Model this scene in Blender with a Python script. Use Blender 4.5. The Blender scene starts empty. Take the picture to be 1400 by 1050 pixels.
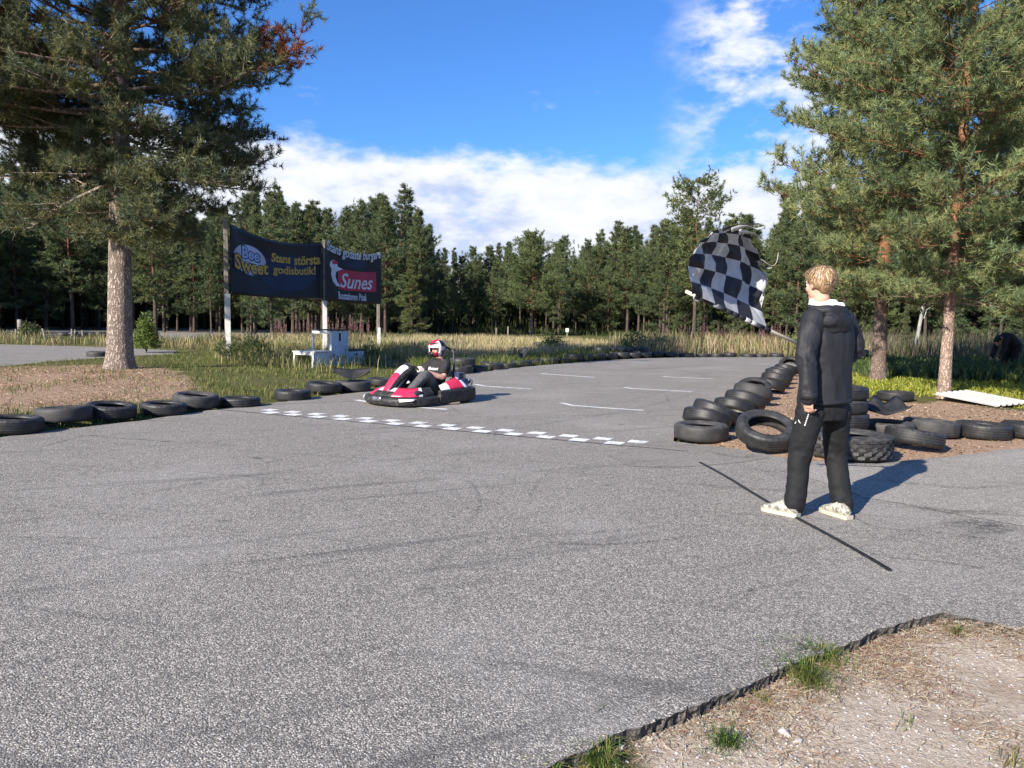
import bpy, bmesh, math, random
import numpy as np
from mathutils import Vector, Matrix, noise, geometry

SC = bpy.context.scene
COL = SC.collection
R = math.radians
PI = math.pi
random.seed(7)

# ------------------------------------------------------------------ camera
F_PX, CX, CY = 1052.0, 700.0, 525.0          # photograph 1400 x 1050
EYE = Vector((0, 0, 1.41))
PITCH, ROLL = math.atan(90 / 1052.0), R(1.0)
_f = Vector((0, math.cos(PITCH), -math.sin(PITCH)))
_r = Vector((1, 0, 0))
_u = _r.cross(_f)
_c, _s = math.cos(ROLL), math.sin(ROLL)
_X = _c * _r + _s * _u
_Y = -_s * _r + _c * _u


def ray(u, v):
    return _f + (u - CX) / F_PX * _X - (v - CY) / F_PX * _Y


def gp(u, v, z=0.0):
    """point of the plane z seen at photo pixel (u, v)"""
    d = ray(u, v)
    return EYE + d * ((z - EYE.z) / d.z)


def at(u, v, Y):
    """point at distance Y (along world y) seen at photo pixel (u, v)"""
    d = ray(u, v)
    return EYE + d * (Y / d.y)


def proj(p):
    d = Vector(p) - EYE
    w = d.dot(_f)
    return CX + F_PX * d.dot(_X) / w, CY - F_PX * d.dot(_Y) / w


cam = bpy.data.cameras.new('camera')
camo = bpy.data.objects.new('camera', cam)
COL.objects.link(camo)
cam.sensor_fit = 'HORIZONTAL'
cam.sensor_width = 36.0
cam.lens = 36.0 * F_PX / 1400.0
cam.clip_start, cam.clip_end = 0.05, 3000
M = Matrix((_X, _Y, -_f)).transposed().to_4x4()
M.translation = EYE
camo.matrix_world = M
SC.camera = camo

# ------------------------------------------------------------------ light
SUN_EL = R(29.0)
SUN_AZ = R(180 + 40.0)       # compass azimuth of the sun (from +Y towards +X)
SUND = Vector((math.sin(SUN_AZ) * math.cos(SUN_EL), math.cos(SUN_AZ) * math.cos(SUN_EL), math.sin(SUN_EL)))
sl = bpy.data.lights.new('sun', 'SUN')
sl.energy = 5.0
sl.angle = R(0.53)
sl.color = (1.0, 0.925, 0.81)
so = bpy.data.objects.new('sun', sl)
so.rotation_euler = (-SUND).to_track_quat('-Z', 'Y').to_euler()
COL.objects.link(so)

SC.view_settings.view_transform = 'Standard'
SC.view_settings.look = 'None'
SC.view_settings.gamma = 1.0
SC.view_settings.exposure = 0.85
SC.render.engine = 'CYCLES'
SC.cycles.max_bounces = 6
SC.cycles.diffuse_bounces = 3
SC.cycles.transparent_max_bounces = 8
SC.cycles.use_denoising = True


# ------------------------------------------------------------------ node helpers
class NT:
    def __init__(self, tree):
        self.t = tree

    def n(self, typ, ins=None, **kw):
        nd = self.t.nodes.new(typ)
        for k, v in kw.items():
            setattr(nd, k, v)
        if ins:
            for k, v in ins.items():
                s = nd.inputs[k]
                if hasattr(v, 'is_output') and v.is_output:
                    self.t.links.new(v, s)
                else:
                    s.default_value = v
        return nd

    def math(self, op, a, b=None, c=None, clamp=False):
        ins = {0: a}
        if b is not None:
            ins[1] = b
        if c is not None:
            ins[2] = c
        return self.n('ShaderNodeMath', ins, operation=op, use_clamp=clamp).outputs[0]

    def mix(self, fac, a, b, blend='MIX'):
        nd = self.t.nodes.new('ShaderNodeMix')
        nd.data_type = 'RGBA'
        nd.blend_type = blend
        for i, v in ((0, fac), (6, a), (7, b)):
            s = nd.inputs[i]
            if hasattr(v, 'is_output') and v.is_output:
                self.t.links.new(v, s)
            else:
                if i and len(v) == 3:
                    v = (*v, 1)
                s.default_value = v
        return nd.outputs[2]

    def noise(self, vec, scale, detail=4, rough=0.55, out=0, dist=0.0):
        return self.n('ShaderNodeTexNoise', {'Vector': vec, 'Scale': scale, 'Detail': detail, 'Roughness': rough,
                                             'Distortion': dist}).outputs[out]

    def ss(self, x, lo, hi):
        return self.n('ShaderNodeMapRange', {0: x, 1: lo, 2: hi, 3: 0.0, 4: 1.0},
                      interpolation_type='SMOOTHSTEP').outputs[0]

    def ramp(self, fac, stops):
        nd = self.n('ShaderNodeValToRGB', {0: fac})
        e = nd.color_ramp.elements
        while len(e) < len(stops):
            e.new(0.5)
        for k, (p, c) in enumerate(stops):
            e[k].position = p
            e[k].color = (*c, 1) if len(c) == 3 else c
        return nd.outputs[0]

    def map(self, vec, scale=(1, 1, 1), rot=(0, 0, 0), loc=(0, 0, 0)):
        return self.n('ShaderNodeMapping', {'Vector': vec, 'Scale': scale, 'Rotation': rot, 'Location': loc}).outputs[0]


def newmat(name, rough=0.7, spec=0.4):
    m = bpy.data.materials.new(name)
    m.use_nodes = True
    nt = m.node_tree
    b = nt.nodes['Principled BSDF']
    b.inputs['Roughness'].default_value = rough
    b.inputs['Specular IOR Level'].default_value = spec
    N = NT(nt)
    N.b = b
    N.geo = N.n('ShaderNodeNewGeometry').outputs['Position']
    N.obj = N.n('ShaderNodeTexCoord').outputs['Object']
    return m, N


def setc(N, col):
    s = N.b.inputs['Base Color']
    if hasattr(col, 'is_output'):
        N.t.links.new(col, s)
    else:
        s.default_value = (*col, 1)


def bump(N, h, strength=0.5, dist=0.01):
    o = N.n('ShaderNodeBump', {'Height': h, 'Strength': strength, 'Distance': dist}).outputs[0]
    N.t.links.new(o, N.b.inputs['Normal'])


def simple(name, col, rough=0.6, var=0.25, scale=8.0, spec=0.4, bs=0.0, bscale=60.0, bdist=0.003, metal=0.0,
           dirt=None, dirt_amt=0.4):
    """a painted / plastic / cloth surface with uneven tone, optional dirt and fine bump"""
    m, N = newmat(name, rough, spec)
    nz = N.noise(N.obj, scale, 5, 0.6)
    k0, k1 = 1 - var, 1 + var
    c = N.mix(N.ss(nz, 0.3, 0.7), [x * k0 for x in col], [min(x * k1, 1) for x in col])
    if dirt:
        nz2 = N.noise(N.obj, scale * 2.3, 6, 0.7)
        c = N.mix(N.math('MULTIPLY', N.ss(nz2, 0.48, 0.72), dirt_amt), c, dirt)
    setc(N, c)
    N.b.inputs['Metallic'].default_value = metal
    N.t.links.new(N.math('MULTIPLY_ADD', nz, 0.25, rough - 0.12, clamp=True), N.b.inputs['Roughness'])
    if bs:
        bump(N, N.noise(N.obj, bscale, 4, 0.6), bs, bdist)
    return m


# ------------------------------------------------------------------ mesh helpers
def np_mesh(name, verts, faces, mat=None, col=None, smooth=False, mats=None, midx=None):
    """verts (n,3) array; faces (m,k) int array of equal-size polygons"""
    me = bpy.data.meshes.new(name)
    verts = np.asarray(verts, dtype=np.float32)
    faces = np.asarray(faces, dtype=np.int32)
    nf, k = faces.shape
    me.vertices.add(len(verts))
    me.vertices.foreach_set('co', verts.ravel())
    me.loops.add(nf * k)
    me.loops.foreach_set('vertex_index', faces.ravel())
    me.polygons.add(nf)
    me.polygons.foreach_set('loop_start', np.arange(nf, dtype=np.int32) * k)
    if smooth:
        me.polygons.foreach_set('use_smooth', np.ones(nf, dtype=bool))
    for mm in ([mat] if mat else (mats or [])):
        me.materials.append(mm)
    if midx is not None:
        me.polygons.foreach_set('material_index', np.asarray(midx, dtype=np.int32))
    if col is not None:
        a = me.attributes.new('Col', 'FLOAT_COLOR', 'POINT')
        c = np.ones((len(verts), 4), dtype=np.float32)
        c[:, :col.shape[1]] = col
        a.data.foreach_set('color', c.ravel())
    me.update(calc_edges=True)
    me.validate()
    return me


def bm_mesh(name, bm, mat=None, smooth=True, mats=None):
    me = bpy.data.meshes.new(name)
    bmesh.ops.recalc_face_normals(bm, faces=bm.faces[:])
    for f in bm.faces:
        f.smooth = smooth
    bm.to_mesh(me)
    bm.free()
    for mm in ([mat] if mat else (mats or [])):
        me.materials.append(mm)
    return me


def tag(o, label=None, cat=None, group=None, kind=None):
    if label:
        o['label'] = label
    if cat:
        o['category'] = cat
    if group:
        o['group'] = group
    if kind:
        o['kind'] = kind
    return o


def obj(name, me, parent=None, loc=None, rot=None, scale=None):
    o = bpy.data.objects.new(name, me)
    COL.objects.link(o)
    if parent:
        o.parent = parent
    if loc is not None:
        o.location = loc
    if rot is not None:
        o.rotation_euler = rot
    if scale is not None:
        o.scale = (scale,) * 3 if isinstance(scale, (int, float)) else scale
    return o


def thing(name, label, cat, loc=(0, 0, 0), rz=0.0, group=None):
    o = bpy.data.objects.new(name, None)
    COL.objects.link(o)
    o.location = loc
    o.rotation_euler = (0, 0, rz)
    o.empty_display_size = 0.1
    return tag(o, label, cat, group)


def copy_tree(o, parent=None):
    c = o.copy()
    COL.objects.link(c)
    if parent:
        c.parent = parent
    for ch in list(o.children):
        copy_tree(ch, c)
    return c


def box(bm, c, s, rot=None, bev=0.0):
    r = bmesh.ops.create_cube(bm, size=1.0)
    vs = r['verts']
    m = Matrix.Translation(Vector(c)) @ (rot.to_4x4() if rot else Matrix.Identity(4)) @ Matrix.Diagonal((*s, 1))
    bmesh.ops.transform(bm, matrix=m, verts=vs)
    if bev:
        es = list({e for v in vs for e in v.link_edges})
        bmesh.ops.bevel(bm, geom=es, offset=bev, segments=2, affect='EDGES', profile=0.6)


def frames(pts, side=None):
    """tangent, side, up per point by parallel transport"""
    pts = [Vector(p) for p in pts]
    out = []
    ref = Vector(side) if side else None
    for i, p in enumerate(pts):
        a = pts[max(i - 1, 0)]
        b = pts[min(i + 1, len(pts) - 1)]
        t = (b - a).normalized()
        if ref is None:
            ref = Vector((1, 0, 0)) if abs(t.x) < 0.8 else Vector((0, 1, 0))
        s = (ref - t * ref.dot(t)).normalized()
        u = t.cross(s)
        if side is None:
            ref = s
        out.append((t, s, u))
    return out


def loft(bm, pts, rad, n=12, side=None, cap=True, power=2.0, midx=0):
    """tube through pts; rad items: r or (r_side, r_up); returns rings"""
    fr = frames(pts, side)
    rings = []
    for (p, (t, s, u), r) in zip(pts, fr, rad):
        ra, rb = (r, r) if not isinstance(r, (tuple, list)) else r
        ring = []
        for k in range(n):
            a = 2 * PI * k / n
            ca, sa = math.cos(a), math.sin(a)
            if power != 2.0:
                ca = math.copysign(abs(ca) ** (2 / power), ca)
                sa = math.copysign(abs(sa) ** (2 / power), sa)
            ring.append(bm.verts.new(Vector(p) + s * (ra * ca) + u * (rb * sa)))
        rings.append(ring)
    for a, b in zip(rings, rings[1:]):
        for k in range(n):
            f = bm.faces.new((a[k], a[(k + 1) % n], b[(k + 1) % n], b[k]))
            f.material_index = midx
    if cap:
        f = bm.faces.new(rings[0][::-1])
        f.material_index = midx
        f = bm.faces.new(rings[-1])
        f.material_index = midx
    return rings


def ball(bm, c, r, n=16, rot=None):
    r = (r, r, r) if isinstance(r, (int, float)) else r
    q = bmesh.ops.create_uvsphere(bm, u_segments=n, v_segments=n // 2 + 2, radius=1.0)
    m = Matrix.Translation(Vector(c)) @ (rot.to_4x4() if rot else Matrix.Identity(4)) @ Matrix.Diagonal((*r, 1))
    bmesh.ops.transform(bm, matrix=m, verts=q['verts'])


def remesh(name, bm, voxel=0.008, smooth=4, mat=None, deform=None, fac=0.5):
    """fuse overlapping closed shells into one continuous surface"""
    me = bpy.data.meshes.new(name + '_src')
    bmesh.ops.recalc_face_normals(bm, faces=bm.faces[:])
    bm.to_mesh(me)
    bm.free()
    o = bpy.data.objects.new(name + '_src', me)
    COL.objects.link(o)
    md = o.modifiers.new('r', 'REMESH')
    md.mode = 'VOXEL'
    md.voxel_size = voxel
    md.use_smooth_shade = True
    if smooth:
        s = o.modifiers.new('s', 'SMOOTH')
        s.factor = fac
        s.iterations = smooth
    dg = bpy.context.evaluated_depsgraph_get()
    out = bpy.data.meshes.new_from_object(o.evaluated_get(dg))
    out.name = name
    bpy.data.objects.remove(o)
    bpy.data.meshes.remove(me)
    if deform:
        n = len(out.vertices)
        nr = [v.normal.copy() for v in out.vertices]
        for i in range(n):
            v = out.vertices[i]
            v.co = v.co + nr[i] * deform(v.co)
    for p in out.polygons:
        p.use_smooth = True
    out.materials.clear()
    if mat:
        out.materials.append(mat)
    out.update()
    return out


def grid_mesh(name, P, mat=None, smooth=True, mats=None, midx=None):
    """P: (nu, nv, 3) array of points"""
    nu, nv, _ = P.shape
    idx = np.arange(nu * nv).reshape(nu, nv)
    f = np.stack([idx[:-1, :-1], idx[1:, :-1], idx[1:, 1:], idx[:-1, 1:]], -1).reshape(-1, 4)
    return np_mesh(name, P.reshape(-1, 3), f, mat, smooth=smooth, mats=mats, midx=midx)


def text2d(body, size=1.0, shear=0.0, bold=0.0, spacing=1.0, res=3):
    cu = bpy.data.curves.new('txt', 'FONT')
    cu.body = body
    cu.size = size
    cu.shear = shear
    cu.offset = bold
    cu.space_character = spacing
    cu.resolution_u = res
    o = bpy.data.objects.new('txt', cu)
    COL.objects.link(o)
    dg = bpy.context.evaluated_depsgraph_get()
    me = bpy.data.meshes.new_from_object(o.evaluated_get(dg))
    bpy.data.objects.remove(o)
    bpy.data.curves.remove(cu)
    vs = [v.co.copy() for v in me.vertices]
    fs = [list(p.vertices) for p in me.polygons]
    bpy.data.meshes.remove(me)
    xs = [v.x for v in vs]
    ys = [v.y for v in vs]
    return vs, fs, (min(xs), max(xs), min(ys), max(ys))


def poly_mesh(name, verts, faces, mat=None, smooth=False):
    me = bpy.data.meshes.new(name)
    me.from_pydata([tuple(v) for v in verts], [], faces)
    if mat:
        me.materials.append(mat)
    for p in me.polygons:
        p.use_smooth = smooth
    me.update()
    return me


def fbm(p, s, oct=3):
    return noise.fractal(Vector(p) * s, 1.0, 2.0, oct)


# vectorised helpers -------------------------------------------------------
def in_poly(px, py, poly):
    poly = np.asarray(poly)
    x1, y1 = poly[:, 0], poly[:, 1]
    x2, y2 = np.roll(x1, -1), np.roll(y1, -1)
    c = np.zeros(px.shape, dtype=bool)
    for a, b, e, f in zip(x1, y1, x2, y2):
        if b == f:
            continue
        c ^= ((b > py) != (f > py)) & (px < (e - a) * (py - b) / (f - b) + a)
    return c


def dist_poly(px, py, poly):
    poly = np.asarray(poly)
    d = np.full(px.shape, 1e9)
    for a, b in zip(poly, np.roll(poly, -1, axis=0)):
        e = b - a
        L = max(e @ e, 1e-9)
        t = np.clip(((px - a[0]) * e[0] + (py - a[1]) * e[1]) / L, 0, 1)
        d = np.minimum(d, np.hypot(px - a[0] - t * e[0], py - a[1] - t * e[1]))
    return d


def sst(x, lo, hi):
    t = np.clip((x - lo) / (hi - lo), 0, 1)
    return t * t * (3 - 2 * t)


def gpoly(pxs, z=0.0):
    return np.array([gp(u, v, z)[:2] for u, v in pxs])
# ------------------------------------------------------------------ sky
w = bpy.data.worlds.new('World')
SC.world = w
w.use_nodes = True
W = NT(w.node_tree)
w.node_tree.nodes.clear()
SKY_STR = 0.095
sky = W.n('ShaderNodeTexSky', sky_type='NISHITA', sun_disc=False, sun_elevation=SUN_EL, sun_rotation=SUN_AZ,
          altitude=60.0, air_density=1.0, dust_density=0.25, ozone_density=3.0)
hs = W.n('ShaderNodeMix', data_type='RGBA', blend_type='MULTIPLY')
hs.inputs[0].default_value = 1.0
hs.inputs[7].default_value = (0.42, 0.74, 1.18, 1)
W.t.links.new(sky.outputs[0], hs.inputs[6])
bg = W.n('ShaderNodeBackground', {'Color': hs.outputs[2], 'Strength': SKY_STR})
d = W.n('ShaderNodeTexCoord').outputs['Generated']
sx = W.n('ShaderNodeSeparateXYZ', {0: d})
X, Y, Z = sx.outputs[0], sx.outputs[1], sx.outputs[2]
az = W.math('ARCTAN2', X, Y)
cvec = W.n('ShaderNodeCombineXYZ', {0: W.math('MULTIPLY', az, 1.0), 1: W.math('MULTIPLY', Z, 2.1), 2: 0.0}).outputs[0]
big = W.noise(cvec, 3.2, 6, 0.55)
puf = W.noise(W.map(cvec, loc=(3.1, 0.7, 0.4)), 9.0, 7, 0.58)
fine = W.noise(W.map(cvec, loc=(7.7, 2.1, 1.4)), 22.0, 6, 0.6)
# cloud bank low over the trees, with a bumpy top edge, higher towards the left
edge = W.math('MULTIPLY_ADD', az, -0.045, 0.203)
edge = W.math('ADD', edge, W.math('MULTIPLY', W.math('SUBTRACT', puf, 0.5), 0.085))
edge = W.math('ADD', edge, W.math('MULTIPLY', W.math('SUBTRACT', fine, 0.5), 0.035))
bank = W.ss(W.math('SUBTRACT', edge, Z), -0.006, 0.03)
gaps = W.ss(W.math('ADD', W.math('MULTIPLY', big, 0.55), W.math('MULTIPLY', puf, 0.5)), 0.33, 0.47)
low = W.ss(Z, 0.105, 0.165)
bank = W.math('MULTIPLY', bank, W.math('MAXIMUM', W.math('MULTIPLY_ADD', gaps, 0.65, 0.35), low))
# broken puffs rising on the right and a few faint wisps elsewhere
ad = W.math('SUBTRACT', az, 0.285)
col_ = W.math('SUBTRACT', 1.0, W.ss(W.math('ABSOLUTE', W.math('ADD', ad, W.math('MULTIPLY', W.math('SUBTRACT', big, 0.5), 0.34))), 0.035, 0.13))
pm = W.ss(W.math('ADD', W.math('ADD', W.math('MULTIPLY', puf, 0.75), W.math('MULTIPLY', fine, 0.3)), W.math('MULTIPLY', W.math('SUBTRACT', 0.31, Z), 0.5)), 0.44, 0.62)
puffs = W.math('MULTIPLY', W.math('MULTIPLY', pm, col_), 0.85)
wm = W.ss(W.math('ADD', W.math('MULTIPLY', W.noise(W.map(cvec, (1, 1.6, 1), loc=(1.3, 5.2, 0)), 6.5, 6, 0.6), 0.8),
                 W.math('MULTIPLY', fine, 0.2)), 0.60, 0.74)
wisps = W.math('MULTIPLY', wm, 0.34)
mask = W.math('MAXIMUM', W.math('MAXIMUM', bank, puffs), wisps)
mask = W.math('MULTIPLY', mask, W.ss(Z, -0.02, 0.03))
# tone of the cloud: bright heads, blue-grey bellies
tone = W.math('ADD', W.math('MULTIPLY', puf, 0.6), W.math('MULTIPLY', fine, 0.4))
tone = W.math('ADD', tone, W.math('MULTIPLY', W.math('SUBTRACT', Z, 0.13), 0.8))
ccol = W.ramp(tone, [(0.30, (0.36, 0.47, 0.76)), (0.42, (0.56, 0.64, 0.84)), (0.51, (0.78, 0.82, 0.92)), (0.68, (0.96, 0.96, 0.97))])
cb = W.n('ShaderNodeBackground', {'Color': ccol, 'Strength': 0.64})
mx = W.n('ShaderNodeMixShader', {0: mask, 1: bg.outputs[0], 2: cb.outputs[0]})
wo = W.n('ShaderNodeOutputWorld', {0: mx.outputs[0]})
# ------------------------------------------------------------------ asphalt outline
def jitter_edge(pts, step, amp, fr, seed):
    out = []
    for a, b in zip(pts, pts[1:]):
        a, b = Vector(a), Vector(b)
        L = (b - a).length
        k = max(1, int(L / step))
        nrm = Vector((-(b - a).y, (b - a).x)).normalized()
        for i in range(k):
            p = a.lerp(b, i / k)
            q = Vector((p.x * fr, p.y * fr, seed))
            j = noise.noise(q) * amp + noise.noise(q * 3.1) * amp * 0.5 + noise.noise(q * 7.7) * amp * 0.3
            out.append(p + nrm * j)
    return out


def g2(lst):
    return [gp(u, v).xy for u, v in lst]


LEFT_EDGE = g2([(0, 598), (60, 590), (190, 575), (300, 559), (360, 553), (430, 543), (500, 535), (560, 524), (640, 510),
                (720, 501), (820, 493), (888, 489.5)])
FAR_EDGE = g2([(888, 489.5), (940, 488.3), (1000, 488), (1070, 488.3), (1112, 489)])
RIGHT_EDGE = g2([(1112, 489), (1090, 500), (1058, 513), (1036, 530), (1012, 545), (985, 562), (950, 582), (925, 594), (921, 603),
                 (945, 606.5), (1000, 612), (1060, 624), (1110, 631), (1200, 634), (1260, 628), (1330, 620), (1400, 612), (1560, 600), (1900, 590)])
SAND_EDGE = g2([(1900, 862), (1500, 858), (1400, 860), (1335, 848), (1292, 836), (1240, 851), (1200, 861), (1160, 881), (1118, 893), (1080, 908),
                (1040, 927), (1000, 946), (940, 968), (900, 985), (860, 997), (800, 1022), (745, 1050), (700, 1078), (600, 1160)])
outline = jitter_edge(LEFT_EDGE, 0.12, 0.05, 3, 1.0) + jitter_edge(FAR_EDGE, 0.5, 0.1, 1, 2.0) + \
    jitter_edge(RIGHT_EDGE, 0.08, 0.05, 3, 3.0) + jitter_edge(SAND_EDGE, 0.012, 0.02, 8, 4.0) + \
    [Vector((-0.6, 1.0)), Vector((-1.2, -6)), Vector((-9, -8)), Vector((-9.2, 3))]
APOLY = np.array([tuple(p) for p in outline])
ACOARSE = np.array([tuple(p) for p in LEFT_EDGE + FAR_EDGE[1:] + RIGHT_EDGE[1:] + SAND_EDGE[1:] +
                    [Vector((-0.6, 1.0)), Vector((-1.2, -6)), Vector((-9, -8)), Vector((-9.2, 3))]])


# ------------------------------------------------------------------ materials of the ground
def asphalt_material(name, tone=1.0, smoothness=0.0):
    m, N = newmat(name, 0.82, 0.35)
    P = N.geo
    grain = N.n('ShaderNodeTexVoronoi', {'Vector': P, 'Scale': 150.0}, feature='F1')
    cellc = N.n('ShaderNodeSeparateColor', {0: grain.outputs['Color']}).outputs[0]
    g2_ = N.noise(P, 160.0, 3, 0.7)
    g3 = N.noise(P, 34.0, 4, 0.65)
    mid = N.noise(P, 5.0, 5, 0.6)
    large = N.noise(P, 0.55, 4, 0.55)
    k = tone
    stone = N.ramp(cellc, [(0.0, (0.048 * k, 0.044 * k, 0.037 * k)), (0.40, (0.132 * k, 0.120 * k, 0.102 * k)),
                           (0.72, (0.226 * k, 0.206 * k, 0.175 * k)), (0.93, (0.46 * k, 0.42 * k, 0.36 * k))])
    gap = N.ss(grain.outputs['Distance'], 0.42, 0.72)
    c = N.mix(N.math('MULTIPLY', gap, 0.75 - 0.4 * smoothness), stone, (0.045, 0.044, 0.046))
    coarse = N.n('ShaderNodeTexVoronoi', {'Vector': P, 'Scale': 52.0}, feature='F1')
    cc2 = N.n('ShaderNodeSeparateColor', {0: coarse.outputs['Color']}).outputs[1]
    c = N.mix(0.08, c, N.ramp(cc2, [(0.15, (0.035 * k, 0.034 * k, 0.034 * k)), (0.6, (0.17 * k, 0.158 * k, 0.146 * k)), (0.9, (0.44 * k, 0.41 * k, 0.38 * k))]))
    c = N.mix(0.17 + 0.4 * smoothness, c, (0.182 * k, 0.165 * k, 0.140 * k))
    c = N.mix(N.math('MULTIPLY', N.ss(g3, 0.50, 0.75), 0.4), c, (0.06, 0.059, 0.06))
    c = N.mix(N.math('MULTIPLY', N.ss(mid, 0.5, 0.75), 0.22), c, (0.07, 0.068, 0.068))
    c = N.mix(N.math('MULTIPLY', N.ss(large, 0.46, 0.72), 0.30), c, (0.24 * k, 0.225 * k, 0.21 * k))
    # rubber streaks swept along the racing direction
    st = N.noise(N.map(N.map(P, rot=(0, 0, R(-28))), scale=(0.16, 2.2, 1)), 1.6, 5, 0.6)
    c = N.mix(N.math('MULTIPLY', N.ss(st, 0.55, 0.70), 0.40), c, (0.062, 0.060, 0.062))
    st2 = N.noise(N.map(N.map(P, rot=(0, 0, R(14))), scale=(0.12, 3.0, 1), loc=(3, 1, 0)), 1.9, 5, 0.6)
    c = N.mix(N.math('MULTIPLY', N.ss(st2, 0.58, 0.70), 0.36), c, (0.065, 0.063, 0.064))
    # hair cracks
    cr = N.n('ShaderNodeTexVoronoi', {'Vector': N.map(N.mix(0.12, P, N.noise(P, 1.4, 4, 0.6, out=1))), 'Scale': 0.34}, feature='DISTANCE_TO_EDGE').outputs['Distance']
    crm = N.math('MULTIPLY', N.math('SUBTRACT', 1.0, N.ss(cr, 0.0008, 0.004)), N.ss(N.noise(P, 0.4, 2), 0.50, 0.62))
    c = N.mix(N.math('MULTIPLY', crm, 0.55), c, (0.03, 0.03, 0.03))
    # small dark spots
    vs = N.n('ShaderNodeTexVoronoi', {'Vector': P, 'Scale': 0.9}, feature='F1').outputs['Distance']
    c = N.mix(N.math('MULTIPLY', N.math('SUBTRACT', 1.0, N.ss(vs, 0.02, 0.06)), 0.6), c, (0.035, 0.034, 0.035))
    setc(N, c)
    h = N.math('ADD', N.math('MULTIPLY', grain.outputs['Distance'], -0.9), N.math('MULTIPLY', g2_, 0.5))
    bump(N, h, 0.75 - 0.3 * smoothness, 0.006)
    return m


M_ASPH = asphalt_material('asphalt', 1.78)
M_PATCH = asphalt_material('asphalt_patch', 1.42, 0.5)
M_PATCH2 = asphalt_material('asphalt_worn', 1.85, 0.45)

# slab with a broken edge
bm = bmesh.new()
top = [bm.verts.new((p[0], p[1], 0.0)) for p in APOLY]
f = bm.faces.new(top)
cen = APOLY.mean(0)
prev = top
for lv, zz in enumerate((-0.015, -0.035, -0.075)):
    ring = []
    for i, p in enumerate(APOLY):
        a, b = APOLY[i - 1], APOLY[(i + 1) % len(APOLY)]
        t = Vector((b[0] - a[0], b[1] - a[1])).normalized()
        nn = Vector((t.y, -t.x))
        j = noise.noise(Vector((p[0] * 30, p[1] * 30, zz * 60))) * 0.016 + noise.noise(Vector((p[0] * 90, p[1] * 90, zz * 90))) * 0.008 + 0.004 * (lv + 1)
        ring.append(bm.verts.new((p[0] + nn.x * j, p[1] + nn.y * j, zz)))
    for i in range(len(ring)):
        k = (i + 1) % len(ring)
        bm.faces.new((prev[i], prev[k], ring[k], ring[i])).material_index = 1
    prev = ring
bmesh.ops.triangulate(bm, faces=[f])
M_EDGE_SHADE = simple('broken_edge_shade', (0.055, 0.052, 0.05), 0.9, 0.5, 60, dirt=(0.34, 0.28, 0.22), dirt_amt=0.85, bs=0.8, bscale=120, bdist=0.006)  # shadow on the broken side painted in as a near-black base, under sandy dirt
me = bm_mesh('track', bm, smooth=False, mats=[M_ASPH, M_EDGE_SHADE])
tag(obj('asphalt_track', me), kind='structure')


def sheet(name, pts, z, mat, jit=0.0, step=0.1):
    q = [Vector(p) for p in pts]
    if jit:
        q = jitter_edge(q + [q[0]], step, jit, 4, z * 1000)
    bm = bmesh.new()
    f = bm.faces.new([bm.verts.new((p.x, p.y, z)) for p in q])
    bmesh.ops.triangulate(bm, faces=[f])
    me = bm_mesh(name, bm, mat, smooth=False)
    if me.polygons[0].normal.z < 0:
        me.flip_normals()
    o = obj(name, me)
    return tag(o, kind='structure')


sheet('asphalt_patch', g2([(832, 624), (862, 612), (905, 600), (928, 606), (1000, 614), (1050, 627), (1000, 634), (930, 639), (860, 638)]), 0.004, M_PATCH, 0.03)
sheet('worn_asphalt', g2([(1085, 636), (1200, 638), (1262, 631), (1400, 617), (1560, 606), (1560, 700), (1400, 720), (1290, 700), (1180, 680), (1110, 655)]), 0.004, M_PATCH2, 0.05)

# ------------------------------------------------------------------ painted marks
M_PAINT, N = newmat('white_road_paint', 0.75, 0.3)
nz = N.noise(N.geo, 26.0, 6, 0.75)
c = N.mix(N.ss(nz, 0.56, 0.74), (0.80, 0.80, 0.78), (0.36, 0.35, 0.34))
c = N.mix(N.math('MULTIPLY', N.ss(N.noise(N.geo, 130.0, 2, 0.6), 0.58, 0.68), 0.5), c, (0.22, 0.21, 0.21))
c = N.mix(N.math('MULTIPLY', N.ss(N.noise(N.geo, 9.0, 6, 0.8), 0.46, 0.62), 0.62), c, (0.24, 0.225, 0.21))
setc(N, c)
bump(N, N.noise(N.geo, 140.0, 2), 0.5, 0.004)
M_RUBBER_LINE = simple('black_rubber_strip', (0.018, 0.018, 0.02), 0.6, 0.3, 14)

e1 = gp(874, 611).xy
e0 = gp(324, 562).xy
ldir = (e1 - e0).normalized()
lper = Vector((-ldir.y, ldir.x))       # away from the camera
if lper.y < 0:
    lper = -lper
LL = (e1 - e0).length
bm = bmesh.new()
nsq = 14
per = LL / nsq
rnd = random.Random(3)


def quad(bm, a, dx, dy, z):
    j = lambda: rnd.uniform(-0.008, 0.008)
    vs = [bm.verts.new((p.x + j(), p.y + j(), z)) for p in (a, a + dx, a + dx + dy, a + dy)]
    bm.faces.new(vs)


for i in range(nsq):
    b = e1 - ldir * per * (i + 1)
    quad(bm, b + ldir * per * 0.5 + lper * 0.225, ldir * per * 0.47, lper * 0.205, 0.0045)
    if i < 13:
        quad(bm, b + lper * 0.0, ldir * per * 0.47, lper * 0.205, 0.0045)
me = bm_mesh('start_line', bm, M_PAINT, smooth=False)
tag(obj('chequered_start_line', me), kind='structure')

bm = bmesh.new()
a = e0 - ldir * 0.5 - lper * 0.03
b = e1 + ldir * 0.55 - lper * 0.03
for i in range(40):
    p, q = a.lerp(b, i / 40), a.lerp(b, (i + 1) / 40)
    w0 = 0.011
    vs = [bm.verts.new((x.x, x.y, 0.006)) for x in (p - lper * w0, q - lper * w0, q + lper * w0, p + lper * w0)]
    bm.faces.new(vs)
me = bm_mesh('timing_slot', bm, M_RUBBER_LINE, smooth=False)
tag(obj('timing_slot', me), kind='structure')

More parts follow.
